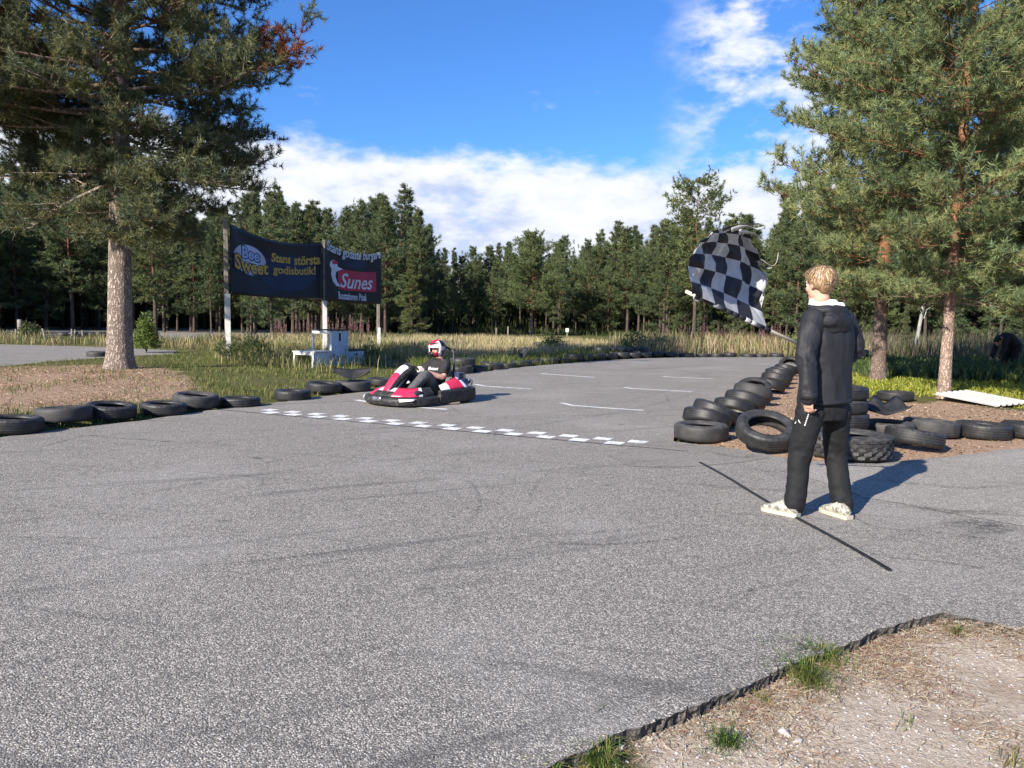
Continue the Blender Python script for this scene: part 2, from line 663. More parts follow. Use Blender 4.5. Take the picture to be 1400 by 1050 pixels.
ra, rb = gp(957, 633), gp(1216, 781)
bm = bmesh.new()
rd = (rb - ra)
rp = Vector((-rd.y, rd.x, 0)).normalized()
NS = 60
sec = [(-0.015, 0.0), (-0.010, 0.008), (0.010, 0.008), (0.015, 0.0)]
rings = []
for i in range(NS + 1):
    t = i / NS
    p = ra.lerp(rb, t) + rp * 0.012 * math.sin(t * 9)
    rings.append([bm.verts.new(p + rp * s + Vector((0, 0, 0.0045 + z))) for s, z in sec])
for r0, r1 in zip(rings, rings[1:]):
    for k in range(3):
        bm.faces.new((r0[k], r0[k + 1], r1[k + 1], r1[k]))
bm.faces.new(rings[0]), bm.faces.new(rings[-1])
tag(obj('rubber_strip', bm_mesh('rubber_strip', bm, M_RUBBER_LINE, smooth=False)),
    'thin black rubber strip lying across the asphalt under the flag waver\'s shoe', 'rubber strip')


def grid_line(pts, wd):
    q = [gp(u, v).xy for u, v in pts]
    bm = bmesh.new()
    L = []
    for i, p in enumerate(q):
        t = (q[min(i + 1, len(q) - 1)] - q[max(i - 1, 0)]).normalized()
        n = Vector((-t.y, t.x))
        L.append((bm.verts.new((*(p + n * wd / 2), 0.0045)), bm.verts.new((*(p - n * wd / 2), 0.0045))))
    for (a, b), (c_, d_) in zip(L, L[1:]):
        bm.faces.new((a, b, d_, c_))
    me = bm_mesh('grid_line', bm, M_PAINT, smooth=False)
    if me.polygons[0].normal.z < 0:
        me.flip_normals()
    tag(obj('grid_line', me), kind='structure')


for pts, wd in (([(767, 551), (783, 554.5), (820, 557.5), (880, 561.3)], 0.10), ([(649, 525.5), (662, 528), (690, 530), (727, 532)], 0.11),
                ([(739, 510.6), (748, 511.6), (775, 513.5), (812, 516)], 0.12), ([(853, 529.7), (864, 531.3), (905, 533.6), (945, 535.6)], 0.11),
                ([(905, 514.6), (915, 515.6), (945, 516.8), (975, 518.2)], 0.12), ([(487, 547), (505, 550), (560, 556.5), (612, 560)], 0.11),
                ([(640, 501.4), (660, 502.6), (690, 504)], 0.12)):
    grid_line(pts, wd)

# ------------------------------------------------------------------ rubber marks and oil spots worn into the asphalt
M_MARK, N = newmat('rubber_mark', 0.7, 0.3)
setc(N, (0.030, 0.029, 0.030))
a_ = N.n('ShaderNodeAttribute', attribute_name='Col').outputs['Fac']
nz = N.noise(N.geo, 16.0, 6, 0.75)
k_ = N.math('MULTIPLY', N.math('MULTIPLY', N.ss(nz, 0.36, 0.66), a_), N.ss(N.noise(N.geo, 110.0, 2, 0.7), 0.34, 0.6))
tr_ = N.n('ShaderNodeBsdfTransparent')
mx_ = N.n('ShaderNodeMixShader', {0: k_, 1: tr_.outputs[0], 2: N.b.outputs[0]})
N.t.links.new(mx_.outputs[0], [n for n in N.t.nodes if n.type == 'OUTPUT_MATERIAL'][0].inputs[0])


def mark(pts, wd, dens, z=0.0055):
    q = [gp(u, v).xy for u, v in pts]
    sm = []
    for i in range(len(q) - 1):
        p0, p1, p2, p3 = q[max(i - 1, 0)], q[i], q[i + 1], q[min(i + 2, len(q) - 1)]
        for k in range(8):
            t = k / 8
            sm.append(0.5 * ((2 * p1) + (-p0 + p2) * t + (2 * p0 - 5 * p1 + 4 * p2 - p3) * t * t + (-p0 + 3 * p1 - 3 * p2 + p3) * t ** 3))
    sm.append(q[-1])
    V, F, C = [], [], []
    n = len(sm)
    for i, p in enumerate(sm):
        t = (sm[min(i + 1, n - 1)] - sm[max(i - 1, 0)]).normalized()
        nn = Vector((-t.y, t.x))
        e = min(1, 4 * min(i, n - 1 - i) / n)
        for s_, c_ in ((-1, 0.0), (-0.4, 1.0), (0.4, 1.0), (1, 0.0)):
            V.append((p.x + nn.x * wd * s_, p.y + nn.y * wd * s_, z))
            C.append((c_ * e * dens * 0.75,) * 3)
    for i in range(n - 1):
        for k in range(3):
            F.append((i * 4 + k, i * 4 + k + 1, i * 4 + k + 5, i * 4 + k + 4))
    me = np_mesh('tyre_mark', V, F, M_MARK, col=np.array(C))
    if me.polygons[0].normal.z < 0:
        me.flip_normals()
    tag(obj('tyre_mark', me), kind='structure')


MARKS = [([(-40, 736), (60, 735), (150, 737), (240, 735), (330, 731)], 0.012, 0.9), ([(180, 775), (300, 772), (400, 762), (480, 751), (560, 736)], 0.02, 0.8),
         ([(330, 783), (400, 777), (460, 767), (540, 752)], 0.02, 0.7), ([(120, 690), (280, 660), (420, 640), (520, 622)], 0.035, 0.55),
         ([(210, 655), (330, 640), (430, 620), (560, 600)], 0.03, 0.5), ([(630, 655), (648, 665), (655, 690), (640, 715)], 0.02, 0.7),
         ([(560, 800), (640, 745), (720, 735), (860, 725), (960, 712)], 0.05, 0.5), ([(690, 735), (800, 745), (900, 740), (1010, 725)], 0.035, 0.6),
         ([(840, 650), (780, 640), (740, 655), (720, 690)], 0.02, 0.6), ([(930, 830), (990, 818), (1060, 800), (1130, 790)], 0.02, 0.6),
         ([(1165, 705), (1200, 722), (1290, 730), (1400, 745)], 0.02, 0.9), ([(1150, 735), (1200, 760), (1290, 770), (1420, 790)], 0.02, 0.75),
         ([(1240, 690), (1300, 700), (1400, 702)], 0.10, 0.7), ([(1180, 655), (1250, 662), (1330, 668), (1420, 660)], 0.06, 0.7),
         ([(1282, 722), (1330, 716), (1365, 722), (1300, 736)], 0.12, 0.9), ([(1020, 640), (1060, 646), (1110, 642)], 0.05, 0.7), ([(960, 616), (1010, 626), (1040, 622)], 0.06, 0.6),
         ([(700, 505), (800, 507), (900, 503), (1000, 498)], 0.3, 0.35), ([(880, 500), (925, 506), (960, 512), (965, 520)], 0.05, 0.7), ([(560, 585), (700, 570), (860, 548), (1000, 510)], 0.06, 0.4),
         ([(620, 600), (760, 578), (900, 552), (1020, 515)], 0.06, 0.4), ([(0, 640), (200, 612), (420, 590), (640, 545)], 0.05, 0.35),
         ([(344, 626), (352, 627), (362, 627)], 0.05, 1.6), ([(530, 611), (538, 611), (546, 610)], 0.035, 2.0), ([(296, 713), (304, 713), (311, 713)], 0.02, 2.0), ([(950, 762), (956, 764), (962, 763)], 0.02, 1.6)]
for i_, (pts, wd, dens) in enumerate(MARKS):
    mark(pts, wd, dens, 0.0052 + 0.00012 * i_)

# ------------------------------------------------------------------ terrain
SIDE1 = gpoly([(-260, 462), (0, 470), (120, 473), (242, 478.5), (236, 484), (190, 485.5), (137, 489), (60, 494), (0, 501), (-300, 520)])
SIDE2 = gpoly([(-300, 445), (0, 446.8), (150, 447), (320, 450), (420, 453), (640, 458.5), (700, 460), (700, 463), (600, 463.5), (420, 462),
               (300, 463), (210, 466), (140, 461), (0, 459.5), (-300, 462)])
Z_LITTER = gpoly([(-200, 506), (0, 506), (90, 503), (165, 504), (215, 507), (262, 520), (270, 540), (200, 553), (120, 556), (40, 563), (-200, 585)])
Z_ISLAND = gpoly([(1096, 500), (1068, 513), (1040, 540), (1010, 560), (975, 585), (930, 604), (1000, 614), (1110, 640), (1210, 640), (1330, 624),
                  (1400, 616), (1700, 600), (1700, 555), (1400, 566), (1350, 562), (1300, 553), (1240, 556), (1190, 552), (1150, 525), (1120, 510)])
Z_MOSS = gpoly([(1150, 512), (1200, 518), (1270, 520), (1340, 520), (1420, 525), (1700, 530), (1700, 556), (1400, 566), (1350, 556), (1280, 548), (1240, 552), (1190, 548)])
Z_SAND = ACOARSE  # everything outside near bottom right handled by position
Z_DRY = gpoly([(520, 467), (640, 462), (760, 466), (830, 474), (830, 482), (740, 492), (640, 497), (560, 497), (500, 490)])


def ground_z(x, y):
    """height of the bare ground around the slab"""
    x = np.asarray(x, float)
    y = np.asarray(y, float)
    ins = in_poly(x, y, ACOARSE)
    dd = dist_poly(x, y, ACOARSE)
    d = np.where(ins, -dd, dd)
    base = np.where(ins, -0.055, -0.05)
    left = sst(-x - 2.0 + 0.0 * y, 0, 1) * sst(y, 3, 6)
    rise = left * (0.05 + 0.10 * np.exp(-(((x + 9.0) / 4.0) ** 2 + ((y - 17.0) / 4.5) ** 2)))
    right = sst(x, 1.0, 2.0) * sst(y, 6.5, 7.5)
    rise = rise + right * 0.052 * (1 - left)
    isl = right * 0.10 * np.exp(-(((x - 8.5) / 3.0) ** 2 + ((y - 15.0) / 3.0) ** 2))
    far = sst(y, 30, 45) * 0.05
    tip = np.where(ins | (y > 6), 0, sst(x, 1.95, 2.45) * 0.043 * (y > -3))
    z = base + np.where(ins, 0, sst(d, 0.0, 0.35)) * (rise + far) + np.where(ins, 0, sst(d, 0.4, 2.0)) * isl
    for P in (SIDE1, SIDE2):
        i2 = in_poly(x, y, P)
        d2 = dist_poly(x, y, P)
        z = np.where(i2 | (d2 < 0.5), -0.05, z)
    z = z + tip
    lump = 0.012 * np.sin(x * 3.1 + 1.7 * np.sin(y * 2.3)) * np.cos(y * 2.7 + x * 0.9)
    z = z + np.where(ins, 0, sst(d, 0.1, 1.0)) * lump
    return z


GZ = lambda x, y: float(ground_z(np.array([x]), np.array([y]))[0])

xs = np.concatenate([np.array([-900, -500, -300, -200, -140, -100, -75, -60, -50, -42, -36, -31]), np.arange(-27, 27.01, 0.22),
                     np.array([31, 36, 42, 50, 60, 75, 100, 140, 200, 300, 500, 900])])
ys = np.concatenate([np.array([-600, -300, -150, -80, -40, -20, -12]), np.arange(-8, 42.01, 0.22),
                     np.array([46, 50, 55, 60, 66, 72, 80, 90, 105, 130, 170, 240, 350, 550, 900])])
GX, GY = np.meshgrid(xs, ys, indexing='ij')
fx, fy = GX.ravel(), GY.ravel()
gz = ground_z(fx, fy)
rng = np.random.default_rng(5)


def zone(P, soft):
    i = in_poly(fx, fy, P)
    dd = dist_poly(fx, fy, P)
    return np.clip(0.5 + np.where(i, dd, -dd) / (2 * soft), 0, 1)


lit = np.maximum(zone(Z_LITTER, 0.8), zone(Z_ISLAND, 0.4) * (1 - 0.9 * zone(Z_MOSS, 0.6)))
sand = sst(fx - (0.2 + 0.0 * fy), 0, 0.5) * (1 - sst(fy, 5.0, 6.5)) * (fy > -6)
dry = zone(Z_DRY, 2.5)
colr = np.stack([lit, sand, dry], 1)
m, N = newmat('ground', 0.95, 0.1)
P = N.geo
at_ = N.n('ShaderNodeAttribute', attribute_name='Col')
sc_ = N.n('ShaderNodeSeparateColor', {0: at_.outputs['Color']})
brk = N.noise(P, 1.6, 6, 0.65)
bk = N.math('MULTIPLY', N.math('SUBTRACT', brk, 0.5), 1.3)
mL = N.ss(N.math('ADD', sc_.outputs[0], bk), 0.38, 0.62)
mS = N.ss(N.math('ADD', sc_.outputs[1], N.math('MULTIPLY', bk, 0.4)), 0.35, 0.65)
mD = N.ss(N.math('ADD', sc_.outputs[2], bk), 0.3, 0.7)
n1 = N.noise(P, 7.0, 6, 0.7)
n2 = N.noise(P, 45.0, 5, 0.7)
n3 = N.noise(P, 150.0, 3, 0.65)
green = N.mix(N.ss(n1, 0.35, 0.65), (0.055, 0.075, 0.02), (0.14, 0.13, 0.045))
green = N.mix(N.ss(n2, 0.45, 0.7), green, (0.19, 0.15, 0.08))
lcol = N.ramp(N.math('ADD', N.math('MULTIPLY', n2, 0.65), N.math('MULTIPLY', n3, 0.35)),
              [(0.28, (0.08, 0.052, 0.034)), (0.42, (0.27, 0.175, 0.115)), (0.54, (0.45, 0.31, 0.215)), (0.70, (0.62, 0.47, 0.35))])
lcol = N.mix(N.math('MULTIPLY', N.ss(n1, 0.5, 0.7), 0.4), lcol, (0.22, 0.16, 0.09))
scol = N.ramp(N.math('ADD', N.math('MULTIPLY', n2, 0.5), N.math('MULTIPLY', n3, 0.5)),
              [(0.30, (0.20, 0.155, 0.115)), (0.43, (0.43, 0.35, 0.27)), (0.56, (0.58, 0.485, 0.385)), (0.72, (0.74, 0.65, 0.54))])
scol = N.mix(N.math('MULTIPLY', N.ss(N.noise(P, 3.2, 5, 0.6), 0.48, 0.66), 0.55), scol, (0.27, 0.19, 0.125))
peb = N.n('ShaderNodeTexVoronoi', {'Vector': P, 'Scale': 38.0}, feature='F1')
pm_ = N.math('MULTIPLY', N.math('SUBTRACT', 1.0, N.ss(peb.outputs['Distance'], 0.18, 0.3)), N.ss(N.n('ShaderNodeSeparateColor', {0: peb.outputs['Color']}).outputs[0], 0.55, 0.7))
scol = N.mix(N.math('MULTIPLY', pm_, 0.7), scol, (0.55, 0.52, 0.48))
c = N.mix(mD, green, (0.34, 0.27, 0.14))
c = N.mix(mL, c, lcol)
c = N.mix(mS, c, scol)
setc(N, c)
bump(N, N.math('ADD', N.math('MULTIPLY', n2, 1.0), N.math('ADD', N.math('MULTIPLY', n3, 0.6), N.math('MULTIPLY', pm_, 0.35))), 0.85, 0.016)
M_GROUND = m
idx = np.arange(len(fx)).reshape(GX.shape)
fc = np.stack([idx[:-1, :-1], idx[1:, :-1], idx[1:, 1:], idx[:-1, 1:]], -1).reshape(-1, 4)
me = np_mesh('ground', np.stack([fx, fy, gz], 1), fc, M_GROUND, col=colr, smooth=True)
tag(obj('ground', me), kind='structure')

sheet('side_track', [Vector(p) for p in SIDE1], -0.02, asphalt_material('side_asphalt', 1.5, 0.6), 0.12, 0.4)
sheet('far_track', [Vector(p) for p in SIDE2], -0.02, asphalt_material('far_asphalt', 1.5, 0.6), 0.2, 1.0)
# ------------------------------------------------------------------ tree materials
def needle_mat(name, tint=(1, 1, 1)):
    m, N = newmat(name, 0.55, 0.35)
    a = N.n('ShaderNodeAttribute', attribute_name='Col').outputs['Color']
    oi = N.n('ShaderNodeObjectInfo').outputs['Random']
    c = N.mix(1.0, a, tint, 'MULTIPLY')
    c = N.mix(1.0, c, N.ramp(oi, [(0.0, (0.78, 0.82, 0.80)), (0.5, (1.0, 1.0, 1.0)), (1.0, (1.16, 1.08, 0.88))]), 'MULTIPLY')
    setc(N, c)
    tr = N.n('ShaderNodeBsdfTranslucent', {'Color': c})
    mx = N.n('ShaderNodeMixShader', {0: 0.28, 1: N.b.outputs[0], 2: tr.outputs[0]})
    out = [n for n in N.t.nodes if n.type == 'OUTPUT_MATERIAL'][0]
    N.t.links.new(mx.outputs[0], out.inputs[0])
    return m


def bark_mat(name, low, high, zlo, zhi, scale=1.0, bs=1.0):
    """grey plated bark at the foot turning into thin orange bark higher up"""
    m, N = newmat(name, 0.9, 0.15)
    P = N.obj
    warp = N.n('ShaderNodeVectorMath', {0: N.noise(P, 7.0 * scale, 4, 0.7, out=1), 1: (0.16 / scale, 0.16 / scale, 0.30 / scale)}, operation='MULTIPLY').outputs[0]
    wp = N.n('ShaderNodeVectorMath', {0: P, 1: warp}, operation='ADD').outputs[0]
    q = N.map(wp, scale=(21 * scale, 21 * scale, 4.6 * scale))
    vo = N.n('ShaderNodeTexVoronoi', {'Vector': q, 'Scale': 1.0}, feature='DISTANCE_TO_EDGE').outputs['Distance']
    v2 = N.noise(N.map(wp, scale=(34 * scale, 34 * scale, 7 * scale)), 1.0, 5, 0.7)
    fiss = N.math('MULTIPLY', N.ss(vo, 0.01, 0.24), N.ss(v2, 0.30, 0.52))
    nz = N.noise(N.map(P, scale=(1, 1, 0.3)), 30 * scale, 6, 0.7)
    fl = N.noise(P, 5.0 * scale, 5, 0.6)
    z = N.n('ShaderNodeSeparateXYZ', {0: P}).outputs[2]
    t = N.ss(N.math('ADD', z, N.math('MULTIPLY', N.math('SUBTRACT', fl, 0.5), 1.4)), zlo, zhi)
    c = N.mix(t, low, high)
    c = N.mix(N.ss(nz, 0.35, 0.7), N.mix(0.22, c, (0.05, 0.035, 0.03)), c)
    c = N.mix(N.math('MULTIPLY', N.ss(fl, 0.5, 0.68), 0.4), c, (0.40, 0.33, 0.28))
    c = N.mix(N.math('MULTIPLY', N.math('SUBTRACT', 1.0, fiss), 0.8), c, N.mix(t, (0.085, 0.06, 0.05), (0.16, 0.07, 0.035)))
    setc(N, c)
    bump(N, N.math('ADD', N.math('MULTIPLY', fiss, 1.0), N.math('MULTIPLY', nz, 0.5)), 0.9 * bs, 0.03 / scale)
    return m


M_NEED_L = needle_mat('needles_blue_green')
M_NEED_R = needle_mat('needles_olive')
M_NEED_F = needle_mat('needles_forest')
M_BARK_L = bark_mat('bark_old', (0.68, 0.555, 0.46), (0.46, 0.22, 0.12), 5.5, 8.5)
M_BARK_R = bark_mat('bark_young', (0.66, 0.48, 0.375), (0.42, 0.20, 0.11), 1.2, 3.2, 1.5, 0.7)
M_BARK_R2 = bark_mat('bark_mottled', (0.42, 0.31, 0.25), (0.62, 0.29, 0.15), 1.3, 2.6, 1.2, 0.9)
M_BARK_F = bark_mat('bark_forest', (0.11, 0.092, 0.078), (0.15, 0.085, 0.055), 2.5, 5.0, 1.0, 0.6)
M_BIRCH = simple('birch_bark', (0.34, 0.33, 0.30), 0.7, 0.2, 6, dirt=(0.04, 0.04, 0.04), dirt_amt=0.9)


class Tubes:
    """tapered tubes gathered into one mesh, numpy arrays"""
    def __init__(self):
        self.v, self.f, self.n = [], [], 0

    def add(self, pts, rad, k=5):
        pts = np.asarray(pts, float)
        m = len(pts)
        t = np.gradient(pts, axis=0)
        t /= np.linalg.norm(t, axis=1, keepdims=True) + 1e-9
        ref = np.array([0.31, 0.17, 0.93]) if abs(t[0, 2]) < 0.8 else np.array([0.9, 0.3, 0.1])
        s = np.cross(t, ref)
        s /= np.linalg.norm(s, axis=1, keepdims=True) + 1e-9
        u = np.cross(t, s)
        a = np.arange(k) * 2 * PI / k
        rr = np.asarray(rad, float)
        ring = pts[:, None, :] + rr[:, None, None] * (np.cos(a)[None, :, None] * s[:, None, :] + np.sin(a)[None, :, None] * u[:, None, :])
        self.v.append(ring.reshape(-1, 3))
        i = self.n + np.arange(m * k).reshape(m, k)
        j = np.roll(i, -1, axis=1)
        self.f.append(np.stack([i[:-1], j[:-1], j[1:], i[1:]], -1).reshape(-1, 4))
        self.n += m * k

    def mesh(self, name, mat):
        return np_mesh(name, np.concatenate(self.v), np.concatenate(self.f), mat, smooth=True)


def unit(v):
    return v / (np.linalg.norm(v, axis=-1, keepdims=True) + 1e-9)


def tuft_mesh(name, P, D, C, rng, nbl, length, width, mat, spread=0.9):
    """needle tufts: nbl thin blades round each shoot end"""
    n = len(P)
    P = np.repeat(P, nbl, 0)
    D = np.repeat(D, nbl, 0)
    C = np.repeat(C, nbl, 0)
    rv = unit(rng.normal(size=P.shape))
    d = unit(D * 0.75 + rv * spread)
    L = length * rng.uniform(0.65, 1.2, size=(len(P), 1))
    base = P - D * (length * 0.8 * rng.uniform(0, 1, size=(len(P), 1)))
    side = unit(np.cross(d, rng.normal(size=P.shape)))
    wd = width * rng.uniform(0.7, 1.3, size=(len(P), 1))
    V = np.stack([base + side * wd * 0.5, base - side * wd * 0.5, base + d * L], 1).reshape(-1, 3)
    F = np.arange(len(V)).reshape(-1, 3)
    C = C * rng.uniform(0.78, 1.22, size=(len(P), 1))
    C = np.repeat(C, 3, 0)
    return np_mesh(name, V, F, mat, col=C)


def pine(rng, H, cb, prof, tr, pal, nlimb=60, tuft=(0.12, 0.016, 16), sec_n=9, ter_n=6, tuft_step=0.11, wob=0.15,
         limb_up=(-0.1, 0.75), lean=(0, 0), dead=0.0, brown=None, tk=12, flare=1.35, twig_detail=True, needle=M_NEED_L,
         bark=M_BARK_L, bias=None, droop=0.0, extra=(), lrs=1.0, inner=0.0):
    """returns (trunk mesh with limbs, crown mesh). prof(z, azimuth) = limb length"""
    T = Tubes()
    zz = np.concatenate([[0.0, 0.12, 0.3, 0.6], np.linspace(1.0, H, 16)])
    ph = rng.uniform(0, 6, 2)
    tx = lean[0] * zz / H + wob * np.sin(zz / H * 4 + ph[0]) * (zz / H)
    ty = lean[1] * zz / H + wob * np.cos(zz / H * 3.3 + ph[1]) * (zz / H)
    tx -= tx[0]
    ty -= ty[0]
    rad = tr * np.maximum(1 - zz / H, 0.02) ** 0.75
    rad[:4] *= np.array([flare, 1 + (flare - 1) * .62, 1 + (flare - 1) * 0.3, 1 + (flare - 1) * 0.08])
    path = np.stack([tx, ty, zz], 1)
    T.add(path, rad, tk)
    trunk_at = lambda z: np.array([np.interp(z, zz, tx), np.interp(z, zz, ty), z])
    TP, TD, TC = [], [], []
    for i in range(nlimb + len(extra)):
        t = (min(i, nlimb - 1) + rng.uniform(0, 1)) / nlimb
        z = cb + (H - cb) * t ** 1.05
        a = i * 2.39996 + rng.uniform(-0.5, 0.5)
        L = prof(z, a) * (rng.uniform(0.68, 1.05) if rng.uniform() > inner else rng.uniform(0.25, 0.6))
        if i >= nlimb:
            z, a, L = extra[i - nlimb][:3]
        if L < 0.15:
            continue
        th = (z - cb) / (H - cb)
        el = limb_up[0] + (limb_up[1] - limb_up[0]) * th + rng.uniform(-0.15, 0.15)
        if i >= nlimb:
            el = extra[i - nlimb][3]
        o = trunk_at(z)
        h = np.array([math.cos(a), math.sin(a), 0])
        sd = np.array([-math.sin(a), math.cos(a), 0])
        s = np.linspace(0, 1, 7)
        wig = rng.uniform(-0.12, 0.12) * L
        lz = np.sin(el) * L * s + (0.16 * s ** 2.5 - droop * s ** 1.4 * (1 - th)) * L
        pts = o + h * (math.cos(el) * L * s)[:, None] + sd * (wig * np.sin(s * 3.2))[:, None] + np.array([0, 0, 1.0]) * lz[:, None]
        lr = lrs * max(0.010, min(0.15 * np.interp(z, zz, rad) + 0.006 * L, 0.016 * L + 0.008))
        T.add(pts, lr * (1 - 0.85 * s), 5)
        if rng.uniform() < dead and th < 0.35:
            continue
        ns = max(3, int(sec_n * (0.5 + 0.5 * L / 3.5)))
        for j in range(ns):
            f = 0.28 + 0.72 * (j + rng.uniform(0.1, 0.9)) / ns if j < ns - 1 else 1.0
            b = np.array([np.interp(f, s, pts[:, k]) for k in range(3)])
            k = min(int(f * 6), 5)
            tg = unit(pts[k + 1] - pts[k])
            sg = 1 if j % 2 else -1
            dv = unit(tg * 0.75 + sg * sd * rng.uniform(0.35, 1.0) + np.array([0, 0, rng.uniform(-0.15, 0.45)]))
            L2 = L * rng.uniform(0.22, 0.40) * (1.15 - 0.55 * f) + 0.12
            e = b + dv * L2 + np.array([0, 0, 0.12 * L2])
            if twig_detail:
                T.add([b, (b + e) / 2 + rng.normal(size=3) * 0.03 * L2, e], [lr * 0.32 + .003, lr * 0.2 + .002, 0.003], 3)
            shade = rng.uniform(0.80, 1.2)
            nt = max(2, int(ter_n * (0.5 + 0.5 * L2 / 0.9)))
            for q in range(nt):
                g = 0.25 + 0.75 * (q + rng.uniform(0, 1)) / nt
                b2 = b + (e - b) * g
                dd = unit(dv * 0.6 + rng.normal(size=3) * 0.55 + np.array([0, 0, 0.45]))
                L3 = (0.10 + 0.28 * L2) * rng.uniform(0.6, 1.2)
                m_ = max(1, int(L3 / tuft_step))
                for r_ in range(m_):
                    p = b2 + dd * (L3 * (r_ + 1) / m_)
                    TP.append(p)
                    TD.append(unit(dd + np.array([0, 0, 0.25])))
                    col = pal[rng.integers(len(pal))]
                    cc = np.array(col) * shade
                    if brown is not None and brown(p, rng):
                        cc = np.array((0.20, 0.065, 0.03)) * rng.uniform(0.7, 1.3)
                    TC.append(cc)
    # leader
    tip = trunk_at(H)
    for q in range(8):
        TP.append(tip - np.array([0, 0, 0.1 * q]) + rng.normal(size=3) * 0.05)
        TD.append(unit(np.array([0, 0, 1.0]) + rng.normal(size=3) * 0.4))
        TC.append(np.array(pal[0]))
    TP, TD, TC = np.array(TP), np.array(TD), np.array(TC)
    crown = tuft_mesh('crown', TP, TD, TC, rng, tuft[2], tuft[0], tuft[1], needle)
    return T.mesh('trunk', bark), crown, len(TP)


def tree_obj(name, label, loc, meshes, rz=0.0, sc=1.0, group=None, cat='tree'):
    t = thing(name, label, cat, loc, rz, group)
    t.scale = (sc,) * 3 if isinstance(sc, (int, float)) else sc
    obj('trunk', meshes[0], t)
    obj('crown', meshes[1], t)
    return t


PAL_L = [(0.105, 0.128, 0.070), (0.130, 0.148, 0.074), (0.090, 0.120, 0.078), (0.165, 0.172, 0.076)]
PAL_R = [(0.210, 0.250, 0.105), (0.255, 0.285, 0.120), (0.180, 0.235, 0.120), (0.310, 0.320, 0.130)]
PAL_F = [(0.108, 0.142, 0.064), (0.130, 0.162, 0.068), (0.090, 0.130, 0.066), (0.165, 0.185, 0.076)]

# --- big pine on the left verge
rng = np.random.default_rng(11)
ZL = np.array([3.4, 4.0, 5.0, 6.0, 7.0, 8.5, 10.0, 11.5, 13.0, 14.5])
RL = np.array([1.9, 2.4, 2.6, 2.9, 3.4, 3.7, 3.6, 3.0, 1.9, 0.3])
pl = gp(164, 504, 0.1)


def brown(p, rng):
    w_ = Vector((p[0] + pl.x, p[1] + pl.y, p[2] + pl.z))
    u, v = proj(w_)
    return 352 < u < 470 and 30 < v < 100 and p[0] > 2.8 and rng.uniform() < (0.8 if u > 388 or v < 66 else 0.2)


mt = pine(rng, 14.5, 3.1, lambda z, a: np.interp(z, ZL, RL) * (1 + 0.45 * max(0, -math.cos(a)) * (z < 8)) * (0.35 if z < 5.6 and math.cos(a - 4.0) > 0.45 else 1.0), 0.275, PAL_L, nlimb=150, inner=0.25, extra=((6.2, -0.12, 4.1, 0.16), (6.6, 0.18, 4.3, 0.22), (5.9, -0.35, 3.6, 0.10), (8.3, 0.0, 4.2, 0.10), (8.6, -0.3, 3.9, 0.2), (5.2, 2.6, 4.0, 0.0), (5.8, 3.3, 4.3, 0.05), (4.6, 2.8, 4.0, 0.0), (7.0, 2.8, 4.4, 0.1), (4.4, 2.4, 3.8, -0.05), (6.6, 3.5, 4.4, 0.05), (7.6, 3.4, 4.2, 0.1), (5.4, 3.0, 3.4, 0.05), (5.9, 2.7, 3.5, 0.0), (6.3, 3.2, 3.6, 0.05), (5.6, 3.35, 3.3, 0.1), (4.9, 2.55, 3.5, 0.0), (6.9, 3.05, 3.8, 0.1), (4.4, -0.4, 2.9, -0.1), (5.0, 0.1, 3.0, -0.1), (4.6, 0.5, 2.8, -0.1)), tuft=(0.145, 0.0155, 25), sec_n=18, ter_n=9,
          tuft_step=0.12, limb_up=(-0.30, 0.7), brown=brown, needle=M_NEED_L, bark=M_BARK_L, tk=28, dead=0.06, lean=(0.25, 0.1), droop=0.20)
print('left pine tufts', mt[2])
tl = tree_obj('pine_tree', 'large old pine with thick plated trunk on the litter verge at the left', pl, mt)

# --- two pines on the right island
rng = np.random.default_rng(21)
pr = gp(1290, 545, 0.08)
ZN = np.array([1.9, 2.5, 3.2, 4.5, 6.0, 8.0, 10.0, 11.5])
RN = np.array([1.4, 2.1, 2.4, 2.5, 2.4, 2.0, 1.2, 0.2])
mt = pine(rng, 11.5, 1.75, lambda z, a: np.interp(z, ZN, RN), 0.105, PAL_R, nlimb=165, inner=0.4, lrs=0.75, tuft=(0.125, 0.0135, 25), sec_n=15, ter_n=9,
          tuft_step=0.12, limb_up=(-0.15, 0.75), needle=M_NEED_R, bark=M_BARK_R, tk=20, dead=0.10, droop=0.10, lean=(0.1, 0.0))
print('right pine tufts', mt[2])
tree_obj('pine_tree', 'sunlit pine with slim pinkish trunk standing behind the white slatted panel', pr, mt)

rng = np.random.default_rng(23)
pr2 = gp(1200, 520, 0.06)
ZN2 = np.array([2.0, 3.0, 4.5, 6.5, 8.5, 10.0, 12.0, 14.0])
RN2 = np.array([1.7, 2.5, 2.65, 2.65, 2.35, 2.0, 1.4, 0.2])
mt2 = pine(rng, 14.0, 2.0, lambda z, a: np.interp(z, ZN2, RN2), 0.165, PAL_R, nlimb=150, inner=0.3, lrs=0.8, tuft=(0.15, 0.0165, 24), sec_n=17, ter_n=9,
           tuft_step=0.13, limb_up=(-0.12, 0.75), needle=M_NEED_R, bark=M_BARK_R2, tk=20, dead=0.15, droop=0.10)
print('right pine 2 tufts', mt2[2])
tree_obj('pine_tree', 'tall pine with mottled orange and grey trunk just right of the flag waver', pr2, mt2)
p3 = Vector((13.4, 18.6, 0.0))
tree_obj('pine_tree', 'tall pine whose dark limbs reach into the top right corner', p3, (mt2[0], mt2[1]), rz=2.1, sc=0.97)
